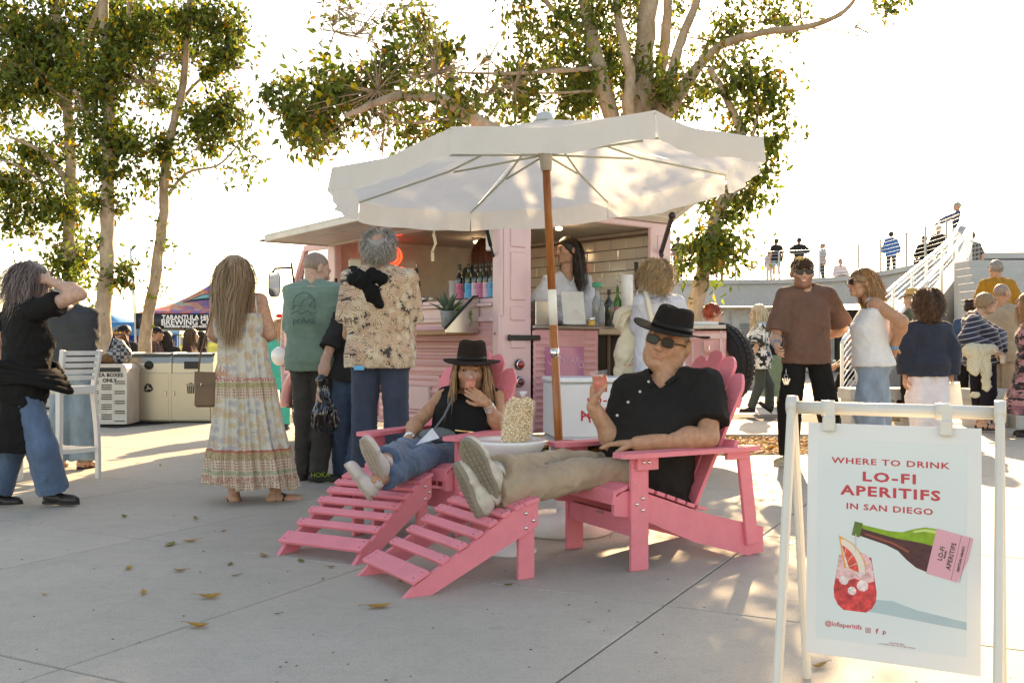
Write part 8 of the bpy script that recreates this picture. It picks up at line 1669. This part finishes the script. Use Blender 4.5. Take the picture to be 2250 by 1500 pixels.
q = MB(); q.tube([P(950, 948, 5.62), P(975, 915, 5.78), P(992, 880, 5.84), P(1000, 858, 5.92)], .008, 6, flat=.4); q.build('strap', mat('grey_leather', (.10, .115, .12), .45), pu); q = MB(); q.tube([P(1000, 945, 5.62), P(1040, 950, 5.66)], .006, 6); q.build('clasp', mat('gold', (.7, .5, .2), .2, 1), pu)
pa = thing('folded_paper', 'crumpled white folded paper on the seated woman\'s jeans', 'paper', tuple(P(940, 965, 5.5))); q = MB(); q.add([P(912, 978, 5.5), P(950, 940, 5.5), P(966, 962, 5.46), P(945, 968, 5.44), P(938, 955, 5.56), P(955, 975, 5.5)], [(0, 1, 3), (1, 2, 3), (0, 3, 5), (1, 4, 0)]); q.build('sheet', mat('paper_white2', (.72, .72, .78), .7, thin=.2), pa, thick=.001)
# ---- man with cap in the brown tee
Y = 8.85; J = stand(at(1772, Y), Y, 1.84, 178, sh=1.08); setJ(J, hd=PJ(1763, 600, Y - .03), hs=1.16, er=PJ(1704, 742, Y - .02), wr=PJ(1706, 758, Y - .26), el=PJ(1852, 722, Y + .12), wl=PJ(1812, 742, Y + .28), kr=PJ(1735, 895, Y - .02), kl=PJ(1818, 895, Y), ar=PJ(1733, 1000, Y - .1), al=PJ(1832, 985, Y + .25), fr=(-.75, -.6, 0), fl=(.4, -.8, 0))
m7 = figure('smiling bearded man in a brown cap and faded brown T-shirt, keys at his hip', J, 'm', 'fair', ('short', 'sandy', dict(base=dict(thick=.010, line=(.05, .05, -.07, -.085)), n=160, length=.05, out=.02, grav=.4, seed=6)), (cloth('mocha', (.155, .085, .062)), dict(hem=-.12, inf=.026, sleeve=.84, sl=1.6, amp=.008, f=13)), (cloth('work_black', (.013, .012, .012)), dict(inf=.014, wide=1.4, amp=.007, f=16, top=.06)), (mat('suede_sand', (.42, .34, .22), .9), mat('sole_cream', (.5, .43, .32), .8)), h=.009, head_yaw=172, wide=.97, arm=1.1, hk=dict(beard=((.38, .26, .2), .75), smile=True, lips=(.85, .5, .48), brow=(.2, .14, .1)), curl=45)
glasses(m7, J, J['s'], w=.05, hh=.036); capo = ballcap(m7, J, J['s'] * 1.04, cloth('cap_brown', (.05, .028, .018)), z0=.042); text('SD', .045, Matrix(((-1, 0, 0, 0), (0, 0, 1, 0), (0, 1, 0, 0), (0, 0, 0, 1))) @ Matrix.Identity(4) if False else frame(P(1760, 568, Y - .158), (1, -.05, .0), (0, .25, 1)), mat('cap_gold', (.62, .42, .04), .6), m7, ext=.003, bold=.001)
q = MB(); c_ = P(1727, 810, Y - .2); q.tube([c_, c_ - Z * .05], .003, 5); q.tube([c_ - Z * .05 + Vector((.016 * math.cos(t_), 0, .016 * math.sin(t_) - .016)) for t_ in [i * .7 for i in range(10)]], .002, 5)
for k in range(4): q.box((0, 0, 0), (.012, .003, .055), Matrix.Translation(c_ + Vector((-.02 + .013 * k, -.004 * k, -.11))) @ Matrix.Rotation(.25 * (k - 1.5), 4, 'Y'))
q.build('keys', CHR, m7); WB = mat('wristband_blue', (.04, .32, .62), .5)
def wristband(root, J, q_, m_, w_=.02, off=.10):
    a, e = J['w' + q_], J['e' + q_]; ax_ = unit(e - a); c_ = a + ax_ * .02; M_ = frame(c_, Vector(ax_).orthogonal(), Vector(ax_).cross(Vector(ax_).orthogonal())); r_ = .021 * J['H']; q = MB(); q.grid(lambda u, v: M_ @ Vector((r_ * math.cos(u * 6.2832), r_ * math.sin(u * 6.2832), (v - .5) * w_)), 20, 2, closeu=True); q.build('wristband', m_, root, thick=.003)
wristband(m7, J, 'r', WB); q = MB(); q.box(P(1833, 792, Y - .2), (.028, .004, .016)); q.build('hem_tag', mat('paper_white', (.75, .74, .68), .7), m7)
# ---- woman in the white tank top
Y = 8.6; J = stand(at(1925, Y), Y, 1.74, 92); setJ(J, hd=PJ(1892, 622, Y - .02), sl=PJ(1924, 668, Y - .16), sr=PJ(1912, 672, Y + .14), hl=PJ(1920, 800, Y - .09), hr=PJ(1920, 800, Y + .09), el=PJ(1982, 706, Y - .3), wl=PJ(1964, 762, Y - .06), er=PJ(1965, 720, Y + .25), wr=PJ(1950, 770, Y + .08), kl=PJ(1908, 900, Y - .1), kr=PJ(1925, 900, Y + .1), al=PJ(1925, 1000, Y - .1), ar=PJ(1930, 990, Y + .15))
m8 = figure('laughing woman in sunglasses, white sleeveless top and light jeans, hands behind her back', J, 'f', 'tan', ('long', 'lightb', dict(n=1300, length=.34, width=.008, curl=.007, cf=40, out=.02, grav=.42, wind=(.45, 0, -.1), cols=((1.3, 1.15, .95), (.8, .65, .5), (1.8, 1.5, 1.15)), seed=41, tuck=True, lenvar=.35, pull=(.25, 0, 0), avoid=[(PJ(1924, 674, Y - .15), PJ(1912, 676, Y + .14), .075)], base=dict(thick=.016, drop=[((0, -.06, .0), (0, -.10, -.14), .08, .07)]))), (mat('white_tank', (.72, .72, .72), .85, bs=.4, bscale=70, bdist=.004, thin=.12), dict(hem=-.02, inf=.020, sleeve=0, amp=.006, f=20, neck=.058)), (denim('light', (.20, .26, .33)), dict(inf=.022, wide=1.45, amp=.009, top=.2)), (SHT, SOLE), h=.009, head_yaw=98, pitch=2, arm=1.3, wide=1.12, leg=1.15, belly=.03, hk=dict(smile=True, lips=(.9, .5, .48)), curl=45)
glasses(m8, J, J['s'], w=.052, hh=.042, frame_m=mat('tortoise', (.05, .025, .012), .25)); wristband(m8, J, 'l', WB, .028)
# ---- right hand crowd
Y = 14.7; J = stand(at(1668, Y), Y, 1.62, 90); setJ(J, al=PJ(1650, 895, Y - .1), ar=PJ(1692, 893, Y + .1), kr=PJ(1690, 845, Y + .1), wl=PJ(1648, 790, Y - .35), el=PJ(1662, 762, Y - .25), fl=(-1, 0, 0), fr=(-.8, .2, .6))
figure('white haired woman walking left in a black and white flower shirt and dark green jeans', J, 'f', 'fair', ('long', 'white', dict(n=420, length=.36, width=.012, out=.02, grav=.5, seed=51, cols=((1, 1, 1), (.8, .75, .65)), base=dict(thick=.024, drop=[((0, -.05, 0), (0, -.07, -.15), .09, .09)]))), (blackwhite_floral(), dict(hem=-.28, inf=.035, sleeve=.9, sl=1.5, flare=.02)), (denim('green', (.05, .065, .055)), dict(wide=1.1)), h=.013, head_yaw=88, wide=1.1, belly=.04)
Y = 12.6; J = stand(at(2000, Y), Y, 1.74, 55); setJ(J, hd=PJ(2004, 660, Y), al=PJ(1995, 905, Y)); J['ar'] = PJ(1965, 912, Y + .2)
m9 = figure('man in a straw trilby and olive shirt behind the denim jacket', J, 'm', 'fair', ('short', 'silver', dict(base=dict(thick=.01))), (cloth('olive', (.07, .085, .06)), dict(inf=.03, sleeve=.8, sl=1.3)), (cloth('work_black', (.013, .012, .012)), {}), (SHT, SOLE), h=.013, head_yaw=40, wide=1.15, belly=.06); fedora(m9, J, 1.05, mat('straw', (.58, .38, .15), .8, bs=.6, bscale=150, thin=.15), cloth('straw_band', (.14, .08, .045)), brim=.05, crown=.09, z0=.045, up=.15, crease=True)
Y = 11; J = stand(at(2040, Y), Y, 1.61, 3); setJ(J, wl=PJ(1988, 828, Y - .02), el=PJ(1990, 765, Y), wr=PJ(2090, 828, Y), er=PJ(2088, 765, Y), sl=PJ(2003, 720, Y), sr=PJ(2076, 720, Y), al=PJ(2030, 955, Y), ar=PJ(2062, 962, Y - .1))
figure('woman with dark curls in a navy denim jacket and white trousers, from behind', J, 'f', 'warm', ('curly', 'brown', dict(n=1300, length=.20, width=.007, curl=.02, cf=80, out=.05, grav=.3, vol=1.2, seed=61, cols=((.5, .5, .5), (1, .9, .8), (1.8, 1.5, 1.2)), base=dict(thick=.045, noise_amp=.018, f=60, cols=(.5, .45, .4), drop=[((0, -.04, 0), (0, -.05, -.1), .12, .12)]))), (denim('navy', (.012, .018, .035)), dict(hem=-.30, inf=.038, sleeve=1.92, sl=1.5, flare=.014, amp=.006)), (mat('white_linen', (.74, .70, .74), .9, thin=.1, bs=.3, bscale=40), dict(wide=1.6, inf=.03, amp=.010)), h=.012, head_yaw=0, wide=1.15, leg=1.15)
wbg = thing('white_carrier', 'translucent white carrier bag swinging from the denim jacket woman\'s hand', 'plastic bag', tuple(P(2095, 880, Y - .1))); q = MB(); q.grid(lambda u, v: P(2092 + 4 * (1 - v) + (13 + 13 * v) * math.cos(u * 6.283), 838 + 68 * v, Y - .05 - .06 * (.4 + v) * math.sin(u * 6.283)), 20, 8, closeu=True); q.build('bag_film', mat('bag_white', (.75, .75, .72), .4, thin=.6), wbg)
Y = 12; J = stand(at(2158, Y), Y, 1.70, -78); setJ(J, hd=PJ(2168, 668, Y), er=PJ(2126, 748, Y - .25), wr=PJ(2186, 772, Y - .3), sr=PJ(2140, 705, Y - .2), el=PJ(2190, 740, Y + .2), wl=PJ(2195, 775, Y - .1), al=PJ(2152, 925, Y + .05), ar=PJ(2160, 930, Y - .05))
m10 = figure('short haired woman in glasses and a striped navy jumper carrying a cream jacket', J, 'f', 'fair', ('short', 'sandy', dict(n=300, length=.06, out=.02, grav=.2, seed=71, width=.009, base=dict(thick=.022, noise_amp=.005))), (stripes('navy_stripe', (.018, .022, .045), (.45, .46, .5), 17, .14), dict(hem=-.12, inf=.036, sleeve=1.85, sl=1.6, amp=.009)), (cloth('navy_trouser', (.014, .014, .022)), dict(wide=1.1, cuff=.93)), (mat('sandal_black', (.02, .015, .013), .6), SOLK, 1), h=.012, head_yaw=-88, wide=1.1, belly=.06, leg=1.1); glasses(m10, J, J['s'], dark=False)
cj = thing('cream_jacket', 'cream jacket draped over the striped jumper woman\'s forearm', 'jacket', tuple(P(2150, 790, Y - .4))); S = SDF(); S.cone(PJ(2128, 770, Y - .4), PJ(2180, 768, Y - .38), .075, .06, .05); S.cone(PJ(2145, 775, Y - .42), PJ(2140, 812, Y - .42), .09, .075, .05, flat=((0, 1, 0), .6)); S.cone(PJ(2165, 790, Y - .4), PJ(2168, 850, Y - .4), .07, .045, .04, flat=((0, 1, 0), .6)); S.ell(PJ(2142, 868, Y - .4), (.06, .04, .04)); S.disp(folds(.016, 17, 4)); mesh_obj('jacket_cloth', [S.mesh(.010, 1)], cloth('cream_cloth', (.60, .56, .42)), cj)
wc2 = thing('paper_cup', 'small white paper cup in the striped jumper woman\'s hand', 'cup', tuple(P(2202, 790, Y - .35))); q = MB(); q.lathe([(.03, 0), (.042, .1), (.044, .1)], c=P(2204, 798, Y - .36), seg=16); q.build('cup', mat('paper_white', (.75, .74, .68), .7), wc2)
Y = 12.9; J = stand(at(2205, Y), Y, 1.83, -65); setJ(J, hd=PJ(2203, 645, Y), er=PJ(2238, 735, Y - .1), wr=PJ(2262, 725, Y - .2))
figure('tall shaven headed man in a beige T-shirt and khaki trousers behind the striped jumper', J, 'm', 'tan', ('short', 'stub', dict(base=dict(thick=.003, noise_amp=.0005, line=(.065, .08, -.07, -.07)))), (cloth('beige_tee', (.36, .29, .21)), dict(inf=.03, sleeve=.8, sl=1.5, hem=-.2)), (cloth('khaki', (.36, .29, .20)), dict(wide=1.5)), h=.013, head_yaw=-72, wide=1.15, belly=.05)
Y = 13.95; J = stand(at(2190, Y), Y, 1.78, 0, z0=.45); J['z0'] = .45
m11 = figure('man in a mustard shirt and cap climbing the broad steps, seen from behind', J, 'm', 'tan', ('short', 'grey', dict(base=dict(thick=.01))), (mat('mustard', (.42, .19, .015), .9, var=.2, thin=.1, stretch=(12, 1, .6)), dict(inf=.036, sleeve=.66, sl=1.6, hem=-.12)), (cloth('short_grey', (.07, .065, .06)), dict(cuff=.45, wide=1.3)), h=.013, head_yaw=0, wide=1.1, arm=1.1); ballcap(m11, J, 1.05, cloth('cap_grey', (.1, .1, .11)))
Y = 11.4; J = stand(at(2262, Y), Y, 1.62, 70); figure('woman in a black rose print dress cut off by the right edge', J, 'f', 'warm', ('long', 'lightb', dict(n=500, length=.36, width=.01, out=.03, grav=.45, seed=77, cols=((1.4, 1.2, .9), (.7, .6, .5)), base=dict(thick=.025, drop=[((0, -.05, 0), (0, -.07, -.14), .09, .09)]))), (blackwhite_floral('rose_print', (.015, .012, .014), (.42, .2, .22), 8, (.25, .1, .12), .36), dict(hem=-1.15, inf=.03, sleeve=.9, sl=1.5, hemr=(.30, .27), amp=.016)), None, h=.013, head_yaw=75)
Y = 14.2; J = stand(at(2132, Y), Y, 1.68, -30); mm_ = figure('man in a small dark hat and blue shirt, mostly hidden behind the striped jumper', J, 'm', 'tan', ('short', 'dark', dict(base=dict(thick=.012))), (cloth('blue_shirt', (.04, .08, .16)), dict(sleeve=.8)), (cloth('work_black', (.013, .012, .012)), {}), h=.016, head_yaw=-40); fedora(mm_, J, 1.0, cloth('hat_dark', (.03, .02, .016)), None, brim=.04, crown=.07)
Y = 11.6; J = stand(at(1560, Y), Y, 1.48, -80); setJ(J, hd=PJ(1568, 689, Y)); mr = figure('woman with bright red bunned hair and glasses, only her head above the counter', J, 'f', 'fair', ('curly', 'red', dict(n=300, length=.06, width=.008, curl=.006, cf=80, out=.012, grav=.2, seed=81, cols=((.7, .6, .6), (1.1, .9, .8)), base=dict(thick=.016, noise_amp=.006, f=70))), (cloth('dark_top', (.03, .028, .03)), dict(sleeve=1.6)), (cloth('dark_bottom', (.03, .028, .03)), {}), h=.013, head_yaw=-85); glasses(mr, J, .95, dark=False)
Y = 17.2; J = stand(at(1698, Y), Y, 1.6, 175); figure('person in a black top and long sage green skirt behind the brown capped man', J, 'f', 'fair', ('short', 'brown', dict(base=dict(thick=.02))), (cloth('black_jersey', (.012, .011, .011)), dict(sleeve=.8, hem=-.1)), (cloth('sage_skirt', (.16, .22, .14)), dict(kind='skirt', sleeve=None, hem=-1.35, hemr=(.26, .24), inf=.03, top=.1, name='skirt')), h=.018, head_yaw=175)
Y = 18; J = sit(at(1886, Y), Y, 90, H=1.66, lean=.12); setJ(J, kl=PJ(1848, 828, Y), al=PJ(1832, 862, Y - .2), kr=PJ(1852, 838, Y), ar=PJ(1858, 880, Y)); figure('seated person in black trousers with crossed legs before the dark recess', J, 'f', 'warm', ('short', 'brown', dict(base=dict(thick=.02))), (cloth('mid_grey', (.2, .2, .2)), dict(sleeve=.8, hem=-.05)), (cloth('work_black', (.013, .012, .012)), {}), h=.018, head_yaw=110, pitch=-20)
st_ = thing('stool_block', 'concrete block seat under the person with crossed legs', 'block seat', (at(1886, 18), 18, 0)); q = MB(); q.box((at(1890, 18), 18, .2), (.5, .5, .45), bevel=.02); q.build('block', WALLM, st_)
Y = 24; J = sit(at(1621, Y), Y, 178, H=1.6, seat=.5); mz = figure('far woman with dark hair and sunglasses beside the spare tyre', J, 'f', 'fair', ('long', 'brown', dict(n=120, length=.2, width=.02, seed=9, base=dict(thick=.02))), (cloth('dusty_blue', (.2, .25, .32)), dict(sleeve=1.5)), (denim('mid', (.07, .12, .2)), {}), h=.02, head_yaw=178); glasses(mz, J, 1.0)
bq_ = thing('bench', 'far low bench under the woman in sunglasses by the terrace doors', 'bench', (at(1621, 24), 24.1, 0)); q = MB(); q.box((at(1621, 24), 24.2, .25), (1.2, .5, .5)); q.build('seat', WALLM, bq_)
# ---- far people on the terrace and stairs
far = [(1490, 38.4, 1.7, 0, 3.5, 'm', 'dark', (.03, .03, .05), (.02, .02, .03), 'person in dark clothes on the terrace left of the leaning trunk', 1),
       (1580, 38.6, 1.6, 0, 3.5, 'f', 'red', (.3, .08, .05), (.25, .14, .1), 'person in a rust top on the terrace behind the hanging leaves', 1),
       (1706, 38.4, 1.62, 5, 3.5, 'f', 'dark', (.02, .02, .025), (.22, .32, .42), 'terrace person in a black T-shirt and denim shorts', 2),
       (1690, 38.8, 1.2, 10, 3.5, 'f', 'sandy', (.55, .5, .55), (.5, .48, .5), 'child in pale clothes beside the denim shorts on the terrace', 1),
       (1756, 38.6, 1.68, 0, 3.5, 'm', 'dark', (.02, .022, .025), (.3, .3, .32), 'terrace person in a black shirt with elbows out', 3),
       (1808, 38.3, 1.42, 85, 3.5, 'm', 'grey', (.32, .33, .34), (.05, .05, .06), 'boy in a grey shirt at the terrace rail', 1),
       (1958, 36.5, 1.68, -20, 3.5, 'm', 'dark', (.035, .13, .33), (.04, .045, .05), 'person in a bright blue coat at the terrace rail', 1),
       (2104, 29.8, 1.80, 70, 3.5, 'm', 'silver', (.05, .06, .12), (.07, .09, .14), 'man leaning on the highest corner of the terrace rail, a dark jacket on his back', 4),
       (2134, 24.8, 1.70, 0, 2.15, 'm', 'dark', (.10, .10, .10), (.04, .04, .045), 'person in a grey plaid shirt climbing the curved stair', 1)]
for px, Y, H_, yw_, z0, sx_, hc, tc_, bc_, lb, arms_ in far:
    J = stand(at(px, Y), Y, H_, yw_, z0=z0); J['z0'] = z0
    if arms_ == 3:
        for q_, s_ in (('l', -1), ('r', 1)): J['e' + q_] = J['s' + q_] + J['r'] * s_ * .17 + np.array([0, 0, -.16]); J['w' + q_] = J['s' + q_] + J['f'] * .1 + np.array([0, 0, -.32])
    if arms_ == 4: J['el'] = PJ(2078, 482, Y - .6); J['wl'] = PJ(2060, 490, Y - 1.0)
    figure(lb, J, sx_, 'warm', ('short', hc, dict(base=dict(thick=.018), n=0)), ((stripes('grey_plaid', (.03, .03, .03), (.22, .22, .22), 9, .45, 2, (.3, .3, .3)) if 'plaid' in lb else cloth('far_%d' % px, tc_)), dict(hem=-.18, inf=.03, sleeve=1.6 if arms_ in (3, 4) or px == 1958 else .8, sl=1.4)), (cloth('farb_%d' % px, bc_), dict(cuff=.35 if arms_ == 2 else 1.0)), h=.022, head_yaw=yw_ if arms_ != 4 else 95, hands=True)
for px, Y, yw_, z0, seat, hc, tc_, lb, hat in [(2065, 31, 0, 3.5, .35, 'white', (.035, .035, .035), 'hooded figure with a pale cap seated behind the terrace rail', 1), (2034, 31.5, 10, 3.5, .1, 'dark', (.02, .02, .02), 'dark figure crouching low behind the terrace rail', 0), (1845, 38.5, 180, 3.5, -.05, 'red', (.6, .5, .5), 'small child seated low behind the terrace rail', 0),
      (281, 15.5, 158, 0, .45, 'dark', (.022, .024, .026), 'bearded man in a dark cap and orange mirrored sunglasses behind the bins', 2), (252, 17.5, -70, 0, .47, 'grey', (.03, .08, .12), 'grey haired man seated behind the checked bag', 0), (334, 17, -95, 0, .45, 'dark', (.08, .02, .02), 'man in a dark cap and maroon plaid shirt beyond the recycling bin', 3), (362, 17.2, -5, 0, .38, 'dark', (.05, .05, .055), 'woman with greying dark hair seen from behind over the bin', 0),
      (410, 17, -85, 0, .42, 'brown', (.06, .03, .025), 'woman with long dark brown hair turned right above the waste bin', 4), (433, 17.8, -60, 0, .38, 'dark', (.05, .03, .03), 'dark haired person just beyond the long haired one over the waste bin', 0), (203, 18, -80, 0, .45, 'brown', (.5, .45, .45), 'person raising a hand before the blue tent', 0)]:
    J = sit(at(px, Y), Y, yw_, seat=max(seat, .12), H=1.66, z0=z0 + min(0, seat - .12)); hl_ = dict(n=200, length=.38, width=.016, out=.015, grav=.5, seed=px, base=dict(thick=.02, drop=[((0, -.05, 0), (0, -.07, -.15), .085, .08)])) if px in (410, 362, 433) else dict(base=dict(thick=.014), n=0)
    if px == 203: J['wr'] = J['hd'] + J['f'] * .25; J['er'] = J['sr'] + J['f'] * .2 + np.array([0, 0, -.15])
    r_ = figure(lb, J, 'm' if hat in (1, 2, 3) else 'f', 'warm', ('long', hc, hl_), (cloth('seat_%d' % px, tc_) if hat != 3 else stripes('maroon_plaid', (.07, .015, .015), (.02, .01, .01), 14, .4, 2, (.15, .05, .04)), dict(inf=.03, sleeve=1.8, sl=1.4, hem=0)), (cloth('dark_bottom', (.03, .028, .03)), {}), h=.018, head_yaw=yw_, hk=dict(beard=((.15, .09, .07), .8)) if hat == 2 else None)
    if hat == 2: glasses(r_, J, 1.05, lens=mat('lens_orange', (.8, .3, .02), .1, coat=1, emit=None)); 
    if hat in (1, 2, 3): ballcap(r_, J, 1.05, cloth('cap_%d' % px, (.02, .02, .03) if hat > 1 else (.5, .42, .3)))
bh = thing('bench', 'long low bench hidden behind the steel bins under the seated people', 'bench', (at(330, 17), 17, 0)); q = MB(); q.box((at(330, 17), 17.2, .22), (3.6, 1.6, .42), bevel=.02); q.build('seat', WALLM, bh)
Y = 12.2; J = stand(at(612, Y), Y, 1.40, 20); setJ(J, hd=PJ(622, 722, Y)); mt_ = figure('blonde girl with a red bow and turquoise jacket beyond the van headlight', J, 'f', 'fair', ('long', 'blonde', dict(n=260, length=.26, width=.012, out=.02, grav=.4, seed=91, base=dict(thick=.02, drop=[((0, -.05, 0), (0, -.07, -.1), .085, .07)]))), (cloth('turquoise', (.02, .36, .32)), dict(hem=-.5, inf=.035, sleeve=1.9, sl=1.5)), (cloth('turquoise', (.02, .36, .32)), {}), h=.014, head_yaw=-60)
q = MB(); q.ball(P(614, 694, Y - .1), (.05, .03, .025), 10, 6); q.ball(P(622, 698, Y - .1), (.03, .02, .03), 10, 6); q.build('bow', mat('red_bow', (.6, .02, .02), .6), mt_)
